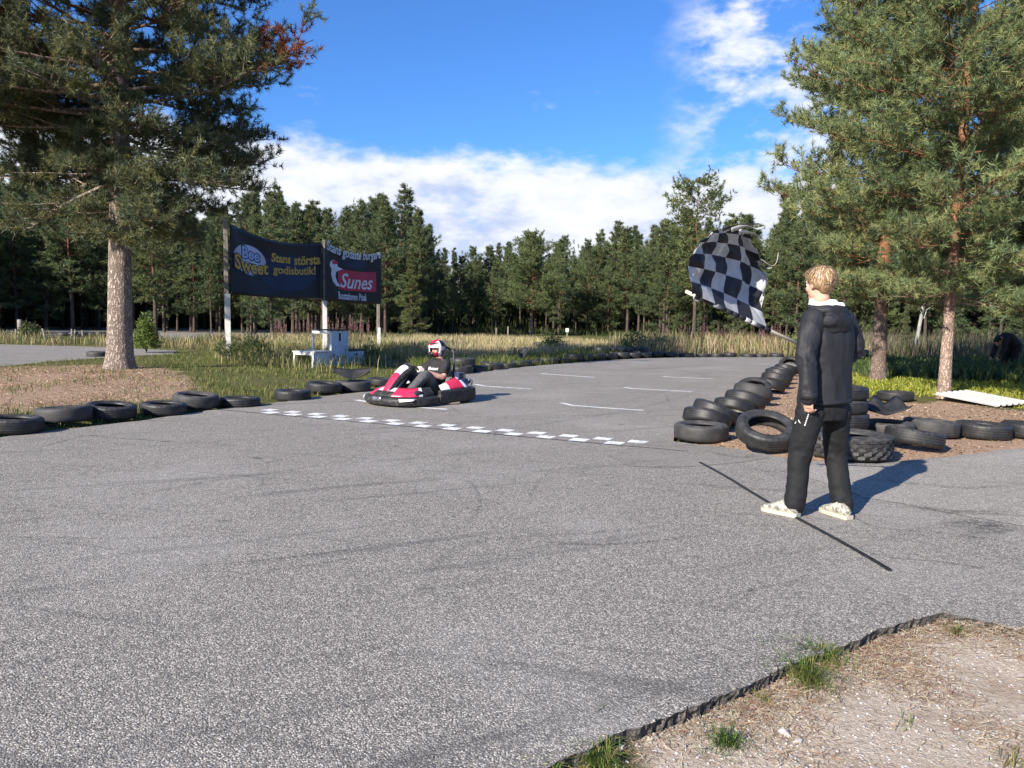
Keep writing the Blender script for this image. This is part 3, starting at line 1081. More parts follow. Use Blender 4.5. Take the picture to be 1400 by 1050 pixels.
# ------------------------------------------------------------------ forest prototypes
rng = np.random.default_rng(31)
PROT = []
for k in range(9):
    H = 10.0
    cb = [2.7, 3.4, 2.3, 3.8, 0.9, 3.0, 1.6, 2.6, 1.2][k]
    Rm = [1.3, 1.15, 1.5, 1.25, 1.55, 1.1, 1.75, 2.1, 1.95][k]
    pk = [0.25, 0.3, 0.2, 0.35, 0.12, 0.2, 0.35, 0.45, 0.25][k]

    def prof(z, a, cb=cb, Rm=Rm, pk=pk, H=H):
        t = (z - cb) / (H - cb)
        return Rm * (0.55 + 0.45 * t / pk if t < pk else ((1 - t) / (1 - pk)) ** 1.0) * (0.8 + (0.3 if Rm < 1.8 else 0.45) * math.sin(z * (5.1 if Rm < 1.8 else 3.3) + a * 2 + cb * 7)) + 0.10
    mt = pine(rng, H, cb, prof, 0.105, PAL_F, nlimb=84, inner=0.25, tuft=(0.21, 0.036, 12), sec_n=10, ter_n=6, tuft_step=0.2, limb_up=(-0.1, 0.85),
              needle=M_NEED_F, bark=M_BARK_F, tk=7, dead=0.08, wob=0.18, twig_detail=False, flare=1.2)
    PROT.append(mt)
print('forest tufts', [p[2] for p in PROT])

# skyline of the photograph: photo x -> photo y of the tree tops
SKU = [-400, -100, 0, 100, 270, 330, 350, 372, 395, 430, 460, 490, 512, 530, 548, 565, 585, 600, 630, 690, 760, 800, 860, 900, 925, 960, 1000, 1030, 1060, 1100, 1400, 1900]
SKV = [235, 240, 245, 250, 285, 290, 255, 248, 275, 285, 288, 265, 285, 262, 262, 282, 310, 343, 345, 336, 330, 322, 302, 312, 292, 300, 300, 290, 270, 262, 262, 250]
FU = [-700, -400, -200, 0, 150, 300, 345, 470, 560, 600, 640, 720, 850, 900, 960, 1060, 1200, 1400, 1600, 1900]
FD = [34, 42, 48, 54, 57, 54, 49, 47, 47, 60, 70, 72, 66, 55, 48, 43, 41, 39, 36, 34]

GROUPS = [(-900, 335, 'dark pine in the shaded wood behind the big left tree', 'pines of the dark left wood'),
          (335, 598, 'tall dark pine in the wood behind the sponsor banners', 'pines behind the banners'),
          (598, 905, 'pine in the distant even wood beyond the dry grass', 'pines of the distant wood'),
          (905, 1075, 'pine in the wood beyond the bend behind the flag', 'pines beyond the bend'),
          (1075, 2200, 'pine in the wood behind the two sunlit right pines', 'pines of the right wood')]
rnd = random.Random(77)
n_tree = 0
ROWS = 9
for row in range(ROWS):
    u = -420 if row else -560
    while u < 1720:
        d = float(np.interp(u, FU, FD)) + row * 2.6 + rnd.uniform(-1.1, 1.1)
        step = (2.0 + 0.16 * row) * F_PX / d
        uu = u + rnd.uniform(-0.4, 0.4) * step
        u += step * (1.0 if row < 5 else 1.25)
        x = (uu - CX) / F_PX * d
        vs = float(np.interp(uu, SKU, SKV))
        hor = CY - 90 + (uu - CX) * math.tan(ROLL)
        H = (1.41 + (hor - vs) * d / F_PX) * (rnd.choice([1.04, 1.0, 0.95, 0.88, 0.80, 0.72]) if row else rnd.choice([0.95, 0.8, 0.7, 0.9]))
        H = max(3.5, min(H, 17))
        if 700 < uu < 760 and row == 0:
            continue
        k = rnd.choice([0, 1, 3, 5, 7, 2, 8, 6]) if row else rnd.choice([2, 4, 6, 8, 4, 7])
        if 560 < uu < 1100 and row == 0:
            k = rnd.choice([7, 2, 6, 8, 0, 4])
        lab, grp = next((a, b) for lo, hi, a, b in GROUPS if lo <= uu < hi)
        sxy = H / 10.0 * rnd.uniform(0.85, 1.4)
        if n_tree < 300:
            tree_obj('pine_tree', lab, (x, d, -0.06), PROT[k], rz=rnd.uniform(0, 6.28), sc=(sxy, sxy, H / 10.0), group=grp)
        n_tree += 1
print('forest trees', n_tree)

# shade-casting end of the left wood, beside the frame
for i in range(16):
    y = 31 + i * 1.6 + rnd.uniform(-0.5, 0.5)
    x = -0.62 * y - 16 - rnd.uniform(0, 4) + (y - 31) * 0.25
    tree_obj('pine_tree', GROUPS[0][2], (x, y, -0.06), PROT[rnd.choice([4, 6, 2])], rz=rnd.uniform(0, 6.28), sc=rnd.uniform(1.1, 1.3), group=GROUPS[0][3])

# deeper wood that reads as one mass
V, Fc, C, off = [], [], [], 0
TV, TF, toff = [], [], 0
src = []
for p in (PROT[4], PROT[6], PROT[2], PROT[0], PROT[4]):
    me = p[1]
    nv = len(me.vertices)
    a = np.empty(nv * 3, dtype=np.float32)
    me.vertices.foreach_get('co', a)
    cc = np.empty(nv * 4, dtype=np.float32)
    me.attributes['Col'].data.foreach_get('color', cc)
    a, cc = a.reshape(-1, 9), cc.reshape(-1, 12)
    sel = rng.random(len(a)) < 0.2
    src.append((a[sel].reshape(-1, 3, 3), cc[sel].reshape(-1, 3, 4)))
TT = Tubes()
for i in range(420):
    uu = rnd.uniform(-450, 1750)
    d = float(np.interp(uu, FU, FD)) + 22 + rnd.uniform(0, 30)
    x = (uu - CX) / F_PX * d
    vs = float(np.interp(uu, SKU, SKV)) + 12
    H = max(5, (1.41 + (435 - vs) * d / F_PX)) * rnd.uniform(0.85, 1.0)
    a, cc = src[rnd.randrange(5)]
    s = H / 10.0
    an = rnd.uniform(0, 6.28)
    ca, sa = math.cos(an), math.sin(an)
    cen_ = a.mean(1, keepdims=True)
    b = (cen_ + (a - cen_) * 2.1) * s
    b = np.stack([b[..., 0] * ca - b[..., 1] * sa + x, b[..., 0] * sa + b[..., 1] * ca + d, b[..., 2]], -1)
    V.append(b.reshape(-1, 3))
    C.append(cc.reshape(-1, 4))
    TT.add([(x, d, -0.1), (x + rnd.uniform(-.2, .2), d, H * 0.5), (x, d, H * 0.95)], [0.1 * s, 0.08 * s, 0.01], 5)
V, C = np.concatenate(V), np.concatenate(C)
me = np_mesh('distant_wood', V, np.arange(len(V)).reshape(-1, 3), M_NEED_F, col=C)
dw = tag(obj('distant_wood', me), 'dense mass of dark pines deep in the wood behind the front trees', 'wood', kind='stuff')
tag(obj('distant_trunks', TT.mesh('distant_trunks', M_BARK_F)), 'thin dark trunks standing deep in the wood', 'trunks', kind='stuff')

# --- lone pines one can pick out
rng = np.random.default_rng(41)
ZS = np.array([2.3, 3.2, 5.0, 6.5, 8.0, 9.3])
RS = np.array([2.0, 3.0, 3.3, 2.8, 1.9, 0.3])
ms = pine(rng, 9.3, 2.3, lambda z, a: np.interp(z, ZS, RS), 0.16, [(0.17, 0.21, 0.085), (0.20, 0.235, 0.09), (0.14, 0.185, 0.085)], nlimb=120, inner=0.35, lrs=0.7,
          tuft=(0.20, 0.034, 13), sec_n=12, ter_n=7, tuft_step=0.18, needle=M_NEED_R, bark=M_BARK_R, tk=10, twig_detail=False, limb_up=(-0.1, 0.7))
q = at(726, 462, 62)
tree_obj('pine_tree', 'lone rounded pine with bright orange trunk standing before the distant wood', (q.x, q.y, -0.05), ms, sc=0.86)
ZS = np.array([5.0, 6.5, 8.0, 9.5, 11.0, 12.0])
RS = np.array([1.6, 2.0, 2.4, 2.5, 1.9, 0.5])
ms = pine(rng, 12.0, 4.0, lambda z, a: np.interp(z, ZS, RS), 0.16, PAL_F, nlimb=75, tuft=(0.24, 0.05, 11), sec_n=10, ter_n=5, tuft_step=0.2,
          needle=M_NEED_F, bark=M_BARK_F, tk=8, twig_detail=False, limb_up=(0.0, 0.7))
q = at(948, 470, 47)
tree_obj('pine_tree', 'tallest pine beyond the bend, with a loose open top behind the flag', (q.x, q.y, -0.05), ms, sc=(0.85, 0.85, 0.80))
q = at(372, 470, 44)
tree_obj('pine_tree', 'pointed pine rising above the top edge of the larger banner', (q.x, q.y, -0.05), PROT[4], sc=(0.92, 0.92, 0.90), rz=1.0)
q = at(212, 450, 42)
tree_obj('pine_tree', 'half lit pine with bare lower trunk just right of the big left trunk', (q.x, q.y, -0.05), PROT[2], sc=(1.15, 1.15, 0.85), rz=0.4)
# small bright young pine and leaning white birch on the right
q = at(1236, 480, 31)
tree_obj('pine_tree', 'small pale green young pine between the two right trunks', (q.x, q.y, 0), PROT[4], sc=(0.22, 0.22, 0.23), rz=2.0)
T = Tubes()
q = at(1250, 475, 34)
q1 = at(1264, 408, 34)
T.add([(0, 0, -0.3), (0.08, 0, 0.6), (q1.x - q.x, 0, q1.z)], [0.10, 0.085, 0.065], 10)
T.add([(0.35, 0, 1.7), (0.5, 0.1, 2.1), (0.8, 0.1, 2.3)], [0.03, 0.02, 0.01], 5)
t = thing('birch_tree', 'leaning broken white birch trunk between the two right pines', 'tree', (q.x, q.y, 0))
obj('trunk', T.mesh('trunk', M_BIRCH), t)
# ------------------------------------------------------------------ grass and small plants
def leaf_mat(name, rough=0.6, trans=0.3):
    m, N = newmat(name, rough, 0.3)
    a = N.n('ShaderNodeAttribute', attribute_name='Col').outputs['Color']
    setc(N, a)
    tr = N.n('ShaderNodeBsdfTranslucent', {'Color': a})
    mx = N.n('ShaderNodeMixShader', {0: trans, 1: N.b.outputs[0], 2: tr.outputs[0]})
    out = [n for n in N.t.nodes if n.type == 'OUTPUT_MATERIAL'][0]
    N.t.links.new(mx.outputs[0], out.inputs[0])
    return m


M_GRASS = leaf_mat('grass_blades')
M_STRAW = leaf_mat('dry_straw', 0.7, 0.2)
rng = np.random.default_rng(101)


def blades(P, h, wd, lean, col, rng):
    n = len(P)
    a = rng.uniform(0, 2 * PI, n)
    dx = np.stack([np.cos(a), np.sin(a), np.zeros(n)], 1)
    b = a + rng.uniform(0.6, 2.5, n)
    ld = np.stack([np.cos(b), np.sin(b), np.zeros(n)], 1) * (lean * rng.uniform(0.1, 1.0, n))[:, None]
    h = np.asarray(h)
    up = np.array([0, 0, 1.0])
    wd = np.broadcast_to(np.asarray(wd, float), (n,))[:, None]
    mid = P + ld * (h * 0.35)[:, None] + up * (h * 0.6)[:, None]
    tip = P + ld * h[:, None] + up * (h * np.sqrt(np.maximum(1 - (lean * 0.6) ** 2, 0.15)))[:, None]
    V = np.stack([P - dx * wd / 2, P + dx * wd / 2, mid - dx * wd * 0.38, mid + dx * wd * 0.38, tip], 1).reshape(-1, 3)
    o = np.arange(n)[:, None] * 5
    F = np.concatenate([o + np.array([0, 1, 3]), o + np.array([0, 3, 2]), o + np.array([2, 3, 4])], 0)
    C = np.repeat(col, 5, 0)
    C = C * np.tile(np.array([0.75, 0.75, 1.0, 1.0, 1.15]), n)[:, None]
    return V, F, C


def vnoise(x, y, s, seed=0.0):
    return np.array([noise.noise(Vector((a * s, b * s, seed))) for a, b in zip(x, y)])


def scatter(poly, n, rng):
    poly = np.asarray(poly)
    lo, hi = poly.min(0), poly.max(0)
    out = []
    tot = 0
    while tot < n:
        q = rng.uniform(lo, hi, size=(n * 2, 2))
        q = q[in_poly(q[:, 0], q[:, 1], poly)]
        out.append(q)
        tot += len(q)
        if not len(q):
            break
    return np.concatenate(out)[:n]


def pick(pal, n, rng):
    p = np.array(pal)
    c = p[rng.integers(0, len(p), n)]
    return c * rng.uniform(0.75, 1.25, (n, 1))


def field(name, label, cat, poly, n, hr, wd, lean, pal, rng, mat=None, clump=0.0, avoid=(), keep=None):
    q = scatter(poly, n, rng)
    m = ~in_poly(q[:, 0], q[:, 1], ACOARSE)
    for A in avoid:
        m &= ~in_poly(q[:, 0], q[:, 1], A)
    q = q[m]
    if keep is not None:
        q = q[keep(q, rng)]
    if clump:
        k = vnoise(q[:, 0], q[:, 1], clump, 3.3)
        q = q[rng.uniform(-0.35, 0.5, len(q)) < k + 0.08]
    z = ground_z(q[:, 0], q[:, 1]) - 0.01
    P = np.stack([q[:, 0], q[:, 1], z], 1)
    hh = vnoise(q[:, 0], q[:, 1], 0.8, 9.1)
    h = rng.uniform(hr[0], hr[1], len(q)) * (1 + 0.45 * hh)
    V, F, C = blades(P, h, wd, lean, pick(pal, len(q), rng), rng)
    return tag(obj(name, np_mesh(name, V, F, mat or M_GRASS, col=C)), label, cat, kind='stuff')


G_PAL = [(0.10, 0.14, 0.03), (0.15, 0.18, 0.04), (0.20, 0.20, 0.06), (0.08, 0.12, 0.03)]
Y_PAL = [(0.48, 0.39, 0.23), (0.56, 0.47, 0.30), (0.40, 0.31, 0.18), (0.26, 0.25, 0.10)]
W_PAL = [(0.12, 0.15, 0.04), (0.20, 0.20, 0.07), (0.36, 0.30, 0.13), (0.44, 0.37, 0.19), (0.09, 0.12, 0.035)]
D_PAL = [(0.065, 0.09, 0.03), (0.09, 0.11, 0.04), (0.05, 0.072, 0.028)]
LAWN = gpoly([(-120, 500), (0, 501), (137, 489), (236, 484), (330, 480), (420, 488), (520, 496), (640, 497), (640, 509), (560, 522), (500, 533),
              (430, 541), (300, 557), (190, 573), (60, 588), (-120, 606)])


def lawn_keep(q, rng):
    l = in_poly(q[:, 0], q[:, 1], Z_LITTER)
    return ~l | (rng.uniform(0, 1, len(q)) < 0.42)


field('verge_grass', 'short patchy green and yellow grass on the left verge behind the tyres', 'grass', LAWN, 60000, (0.035, 0.13), 0.011, 0.8,
      G_PAL + [(0.28, 0.25, 0.09)], rng, keep=lawn_keep, clump=0.9)
WEEDS = gpoly([(285, 478), (420, 470), (520, 470), (560, 480), (600, 497), (520, 512), (430, 512), (300, 500)])
field('tall_weeds', 'knee high green and straw coloured weeds round the banner posts and podium', 'weeds', WEEDS, 15000, (0.2, 0.5), 0.018, 0.6,
      W_PAL, rng, clump=0.5)
DRY = gpoly([(330, 463), (520, 462), (640, 463), (770, 466), (835, 474), (850, 484), (760, 490), (660, 500), (560, 497), (500, 482), (330, 474)])
field('dry_grass', 'tall pale dry grass between the banners and the distant wood', 'grass', DRY, 42000, (0.2, 0.46), 0.02, 0.6,
      Y_PAL + [(0.20, 0.2, 0.07)], rng, mat=M_STRAW, clump=0.35)
DRYG = gpoly([(560, 497), (650, 496), (760, 489), (850, 483), (884, 487), (820, 493), (720, 501), (640, 509), (560, 522)])
field('rough_grass', 'rough green grass along the back of the far tyre line', 'grass', DRYG, 9000, (0.15, 0.45), 0.018, 0.6, G_PAL, rng)
FARS = gpoly([(830, 475), (900, 473), (1000, 473), (1110, 474), (1180, 478), (1250, 490), (1180, 500), (1125, 495), (1112, 487.5), (888, 487.5)])
field('bend_weeds', 'tall mixed weeds and pale seed heads behind the far bend', 'weeds', FARS, 16000, (0.3, 0.95), 0.024, 0.45,
      W_PAL + Y_PAL[:2] + [(0.30, 0.16, 0.14)], rng, clump=0.5)
FL = gpoly([(-250, 462), (0, 460), (140, 462), (330, 462), (330, 478), (242, 478), (120, 472.5), (0, 469.5), (-250, 466)])
field('strip_weeds', 'strip of low weeds and reddish stalks between the two left side tracks', 'weeds', FL, 14000, (0.12, 0.5), 0.025, 0.5,
      W_PAL + [(0.34, 0.22, 0.16)], rng, avoid=(SIDE1, SIDE2), clump=0.3)
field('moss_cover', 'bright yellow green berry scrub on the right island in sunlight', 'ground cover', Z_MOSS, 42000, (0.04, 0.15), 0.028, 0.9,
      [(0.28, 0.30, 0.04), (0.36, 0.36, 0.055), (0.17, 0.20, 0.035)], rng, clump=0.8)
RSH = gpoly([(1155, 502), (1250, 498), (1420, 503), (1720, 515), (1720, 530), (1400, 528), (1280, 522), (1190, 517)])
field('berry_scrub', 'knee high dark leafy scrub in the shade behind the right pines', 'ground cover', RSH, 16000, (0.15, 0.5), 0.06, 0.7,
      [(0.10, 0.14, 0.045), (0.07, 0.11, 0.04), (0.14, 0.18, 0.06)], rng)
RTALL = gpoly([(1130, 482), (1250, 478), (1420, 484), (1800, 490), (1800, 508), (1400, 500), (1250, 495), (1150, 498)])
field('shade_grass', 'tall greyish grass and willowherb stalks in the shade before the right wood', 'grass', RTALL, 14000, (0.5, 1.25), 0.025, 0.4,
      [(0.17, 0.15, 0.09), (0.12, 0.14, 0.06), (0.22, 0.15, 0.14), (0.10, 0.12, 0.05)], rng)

# undergrowth along the woods and between their trunks
us = rng.uniform(-700, 1900, 60000)
dd = np.interp(us, FU, FD) + rng.uniform(-4, 22, len(us)) ** 1.0
q = np.stack([(us - CX) / F_PX * dd, dd], 1)
ok = ~in_poly(q[:, 0], q[:, 1], SIDE2) & ~in_poly(q[:, 0], q[:, 1], SIDE1) & ~in_poly(q[:, 0], q[:, 1], ACOARSE) & (q[:, 1] > 32)
ok &= dist_poly(q[:, 0], q[:, 1], SIDE2) > 1.5
q, dep = q[ok], (dd - np.interp(us, FU, FD))[ok]
h = rng.uniform(0.2, 0.8, len(q)) * (1 + 0.8 * vnoise(q[:, 0], q[:, 1], 0.25, 2.2)) * np.where(dep > 13, 6.0, np.where(dep > 9, 2.4, 1.0))
wid_ = np.where(dep > 13, 0.28, 0.075)
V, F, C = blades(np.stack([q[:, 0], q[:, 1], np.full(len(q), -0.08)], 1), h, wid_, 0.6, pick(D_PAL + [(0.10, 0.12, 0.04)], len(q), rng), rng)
tag(obj('undergrowth', np_mesh('undergrowth', V, F, M_GRASS, col=C)), 'low dark green undergrowth along the foot of the woods', 'undergrowth', kind='stuff')


# leafy dome used for bushes
def dome(n, rx, rz_, leaf, pal, rng, stems=7):
    d = unit(rng.normal(size=(n, 3)))
    r = rng.uniform(0.35, 1.0, (n, 1)) ** 0.6
    lump = np.array([1 + 0.35 * noise.noise(Vector(a * 2.3)) for a in d])[:, None]
    p = d * r * lump * np.array([rx, rx, rz_])
    p[:, 2] = np.abs(p[:, 2]) * 0.9 + 0.12 * rz_
    u_ = unit(rng.normal(size=(n, 3)) + np.array([0, 0, 0.4]))
    s_ = unit(np.cross(u_, rng.normal(size=(n, 3))))
    L = leaf * rng.uniform(0.6, 1.3, (n, 1))
    V = np.stack([p, p + u_ * L * 0.5 + s_ * L * 0.25, p + u_ * L, p + u_ * L * 0.5 - s_ * L * 0.25], 1).reshape(-1, 3)
    F = np.arange(n * 4).reshape(-1, 4)
    C = np.repeat(pick(pal, n, rng), 4, 0)
    T = Tubes()
    for k in range(stems):
        a = k * 2.4
        e = np.array([math.cos(a) * rx * .6, math.sin(a) * rx * .6, rz_ * rng.uniform(0.5, .95)])
        T.add([(0, 0, -0.03), e * 0.45 + np.array([0, 0, 0.1 * rz_]), e], [0.012, 0.009, 0.004], 4)
    return np_mesh('foliage', V, F, M_GRASS, col=C), T.mesh('stem', M_BARK_F)


def bush(label, loc, a, name='bush', group=None):
    f_, s_ = dome(*a)
    t = thing(name, label, 'bush', loc, 0, group)
    obj('foliage', f_, t)
    obj('stem', s_, t)
    return t


q = at(200, 474, 27)
bush('bright green leafy bush on the right of the big left pine trunk', (q.x, q.y, 0), (2600, 0.42, 1.25, 0.09, [(0.12, 0.17, 0.035), (0.16, 0.21, 0.05)], rng))
q = at(40, 462, 38)
bush('ragged low bush beside the wooden stump at the far left', (q.x, q.y, 0), (800, 0.55, 0.85, 0.10, [(0.08, 0.11, 0.035), (0.12, 0.13, 0.05)], rng))
for i, (u, v, Y_, s_) in enumerate(((1215, 505, 24, .55), (1290, 512, 20, .5), (1345, 515, 19, .55), (1390, 520, 18.5, .5), (1180, 497, 27, .5))):
    q = gp(u, v)
    bush(['low leafy shrub between the two right trunks', 'low leafy shrub directly behind the slim right trunk', 'leafy shrub behind the right end of the slatted panel',
          'leafy shrub at the right picture edge beside the bending man', 'small shrub at the foot of the mottled right trunk'][i], (q.x, q.y, 0),
         (700, s_, s_ * 0.9, 0.07, [(0.09, 0.13, 0.045), (0.14, 0.19, 0.06), (0.06, 0.09, 0.035)], rng))
for i, (u, v, s_) in enumerate(((868, 480, .8), (900, 482, .65), (1085, 484, .9), (755, 478, .6))):
    q = gp(u, v)
    bush(['rounded green bush beyond the end of the doubled tyre line', 'small bush left of the pale weeds at the bend', 'bush just left of the flag waver beyond the bend',
          'small bush in the dry grass right of the lone pine'][i], (q.x, q.y, 0), (600, s_, s_ * 1.1, 0.12, [(0.10, 0.14, 0.04), (0.16, 0.19, 0.06)], rng))

# pine seedlings by the left banner post
for i, (u, v, H_) in enumerate(((334, 505, 1.0), (352, 498, 0.9), (309, 497, .75), (505, 496, 0.7), (473, 505, 0.55))):
    q = gp(u, v)
    mt = pine(rng, H_, 0.08, lambda z, a: 0.36 * H_ * (1.05 - z / H_), 0.02, [(0.07, 0.10, 0.035), (0.09, 0.12, 0.045)], nlimb=26,
              tuft=(0.10, 0.012, 12), sec_n=4, ter_n=3, tuft_step=0.06, limb_up=(0.25, 0.9), wob=0.02, twig_detail=False, needle=M_NEED_R, bark=M_BARK_F, tk=5, flare=1.1)
    tree_obj('pine_seedling', ['knee high pine seedling before the left banner post', 'pine seedling right of the left banner post', 'smallest pine seedling at the foot of the white post',
                               'pine seedling beside the right banner post', 'tiny pine seedling in front of the podium'][i], (q.x, q.y, GZ(q.x, q.y)), mt, cat='seedling')

# willowherb: stem with leaves and a pink spike
def herb(rng):
    T = Tubes()
    T.add([(0, 0, 0), (0.02, 0.01, 0.6), (0.0, 0.03, 1.25)], [0.010, 0.008, 0.004], 4)
    n = 60
    z = rng.uniform(0.15, 0.85, n)
    a = rng.uniform(0, 6.28, n)
    d_ = np.stack([np.cos(a), np.sin(a), rng.uniform(-0.2, 0.5, n)], 1)
    P = np.stack([0 * z, 0 * z, z], 1)
    s_ = np.stack([-np.sin(a), np.cos(a), 0 * a], 1)
    L = (0.16 * (1.1 - z))[:, None] + 0.04
    V = np.stack([P, P + d_ * L * .5 + s_ * .015, P + d_ * L, P + d_ * L * .5 - s_ * .015], 1).reshape(-1, 3)
    leaf = np_mesh('leaf', V, np.arange(len(V)).reshape(-1, 4), M_GRASS, col=np.repeat(pick([(0.12, 0.14, 0.05), (0.22, 0.12, 0.07)], n, rng), 4, 0))
    n = 90
    z = rng.uniform(0.75, 1.3, n)
    a = rng.uniform(0, 6.28, n)
    d_ = np.stack([np.cos(a), np.sin(a), rng.uniform(0.0, 0.8, n)], 1)
    P = np.stack([0 * z, 0 * z, z], 1)
    s_ = np.stack([-np.sin(a), np.cos(a), 0 * a], 1)
    L = 0.10 * (1.45 - z)[:, None] + 0.03
    V = np.stack([P, P + d_ * L * .5 + s_ * .018, P + d_ * L, P + d_ * L * .5 - s_ * .018], 1).reshape(-1, 3)
    fl = np_mesh('flower_spike', V, np.arange(len(V)).reshape(-1, 4), M_GRASS, col=np.repeat(pick([(0.42, 0.20, 0.25), (0.36, 0.22, 0.22), (0.48, 0.31, 0.31)], n, rng), 4, 0))
    return T.mesh('stem', M_GRASS_STEM), leaf, fl


M_GRASS_STEM = simple('weed_stem', (0.20, 0.13, 0.06), 0.8)
HERBS = [herb(rng) for _ in range(3)]


def place_herbs(n, ur, vr, label, group, sc):
    for i in range(n):
        q = gp(rnd.uniform(*ur), rnd.uniform(*vr))
        if in_poly(np.array([q.x]), np.array([q.y]), ACOARSE)[0]:
            continue
        t = thing('willowherb', label, 'wildflower', (q.x, q.y, -0.05), rnd.uniform(0, 6), group)
        t.scale = (rnd.uniform(*sc),) * 3
        hb = HERBS[i % 3]
        obj('stem', hb[0], t)
        obj('leaf', hb[1], t)
        obj('flower_spike', hb[2], t)


place_herbs(30, (372, 520), (465, 472), 'pink flowering willowherb in the weeds behind the podium', 'willowherbs behind the podium', (0.65, 1.05))
place_herbs(14, (440, 500), (472, 480), 'pink flowering willowherb in the weeds behind the podium', 'willowherbs behind the podium', (0.75, 1.15))
place_herbs(34, (940, 1065), (477, 483), 'fading pink willowherb among pale weeds beyond the bend', 'willowherbs beyond the bend', (0.7, 1.2))
place_herbs(10, (1340, 1460), (492, 500), 'willowherb in the shade near the bending man', 'willowherbs in the right shade', (0.9, 1.2))

# ------------------------------------------------------------------ sandy corner: tufts, straw, stones
def tuft(label, u, v, r, n, h, pal):
    q = gp(u, v, -0.03)
    a = rng.uniform(0, 2 * PI, n)
    rr = r * np.abs(rng.normal(size=n)) * 0.62 * (1 + 0.6 * np.sin(a * 2 + u))
    P = np.stack([rr * np.cos(a), rr * np.sin(a), np.full(n, -0.02)], 1)
    V, F, C = blades(P, (0.25 + 1.05 * rng.uniform(0, 1, n) ** 1.6) * h * 1.12, 0.0034, 1.5, pick(pal, n, rng), rng)
    o = obj('grass_tuft', np_mesh('grass_tuft', V, F, M_GRASS, col=C), loc=(q.x, q.y, -0.05))
    tag(o, label, 'grass tuft')


TP = [(0.11, 0.19, 0.03), (0.16, 0.24, 0.045), (0.20, 0.25, 0.06), (0.33, 0.28, 0.10)]
tuft('largest green grass tuft growing against the broken asphalt edge', 1104, 925, 0.085, 520, 0.13, TP)
tuft('grass tuft just above the largest one at the broken asphalt edge', 1122, 897, 0.075, 420, 0.12, TP)
tuft('low dark grass tuft alone on the sand below the asphalt edge', 993, 1010, 0.06, 300, 0.085, TP[:2] + [(0.07, 0.11, 0.03)])
tuft('grass tuft at the bottom picture edge under the asphalt lip', 822, 1040, 0.07, 380, 0.11, TP)
tuft('leftmost grass tuft at the bottom picture edge', 738, 1056, 0.045, 220, 0.09, TP)
tuft('thin straw tuft at the far tip of the sandy corner', 1310, 862, 0.055, 170, 0.08, TP[2:])
tuft('thin greenish tuft on the sand right of the far tip', 1385, 876, 0.055, 150, 0.06, TP[1:])
tuft('sparse wiry tuft near the bottom right corner', 1385, 1040, 0.06, 70, 0.10, TP[2:] + [(0.2, 0.14, 0.09)])
tuft('sparse little tuft on the sand right of the largest tuft', 1245, 985, 0.05, 50, 0.06, TP)
tuft('faded grass wisp between asphalt edge and stones', 1040, 950, 0.045, 120, 0.06, TP[2:])

SANDP = gpoly([(700, 1085), (745, 1053), (800, 1025), (860, 1000), (940, 972), (1000, 950), (1080, 912), (1160, 884), (1240, 855), (1292, 840), (1340, 852),
               (1420, 864), (1480, 870), (1480, 1100)], -0.05)


def straw_keep(q, rng):
    k = vnoise(q[:, 0], q[:, 1], 2.2, 5.5)
    e = dist_poly(q[:, 0], q[:, 1], ACOARSE)
    return rng.uniform(0, 1, len(q)) < np.clip(-0.02 + 0.9 * k + 1.0 * np.exp(-e / 0.28), 0.03, 1)


q = scatter(SANDP, 22000, rng)
q = q[straw_keep(q, rng)]
q = q[~in_poly(q[:, 0], q[:, 1], APOLY)]
n = len(q)
z = ground_z(q[:, 0], q[:, 1]) + rng.uniform(0.0, 0.012, n)
a = rng.uniform(0, 2 * PI, n)
L = rng.uniform(0.012, 0.06, n)
dv = np.stack([np.cos(a), np.sin(a), rng.uniform(-0.05, 0.22, n)], 1) * L[:, None]
sd = np.stack([-np.sin(a), np.cos(a), rng.uniform(-0.4, 0.4, n)], 1) * 0.0012
P = np.stack([q[:, 0], q[:, 1], z], 1)
bend = np.stack([-np.sin(a), np.cos(a), np.zeros(n)], 1) * (L * rng.uniform(-0.25, 0.25, n))[:, None]
V = np.stack([P - sd, P + sd, P + dv * .5 + bend + sd, P + dv * .5 + bend - sd, P + dv + sd, P + dv - sd], 1).reshape(-1, 3)
o_ = np.arange(n)[:, None] * 6
F = np.concatenate([o_ + np.array([0, 1, 2, 3]), o_ + np.array([3, 2, 4, 5])])
C = np.repeat(pick([(0.48, 0.35, 0.22), (0.34, 0.20, 0.12), (0.62, 0.51, 0.36), (0.28, 0.16, 0.10), (0.50, 0.43, 0.28)], n, rng), 6, 0)
tag(obj('dry_straw', np_mesh('dry_straw', V, F, M_STRAW, col=C)), 'dry straw and pine needles strewn over the sandy corner', 'straw', kind='stuff')

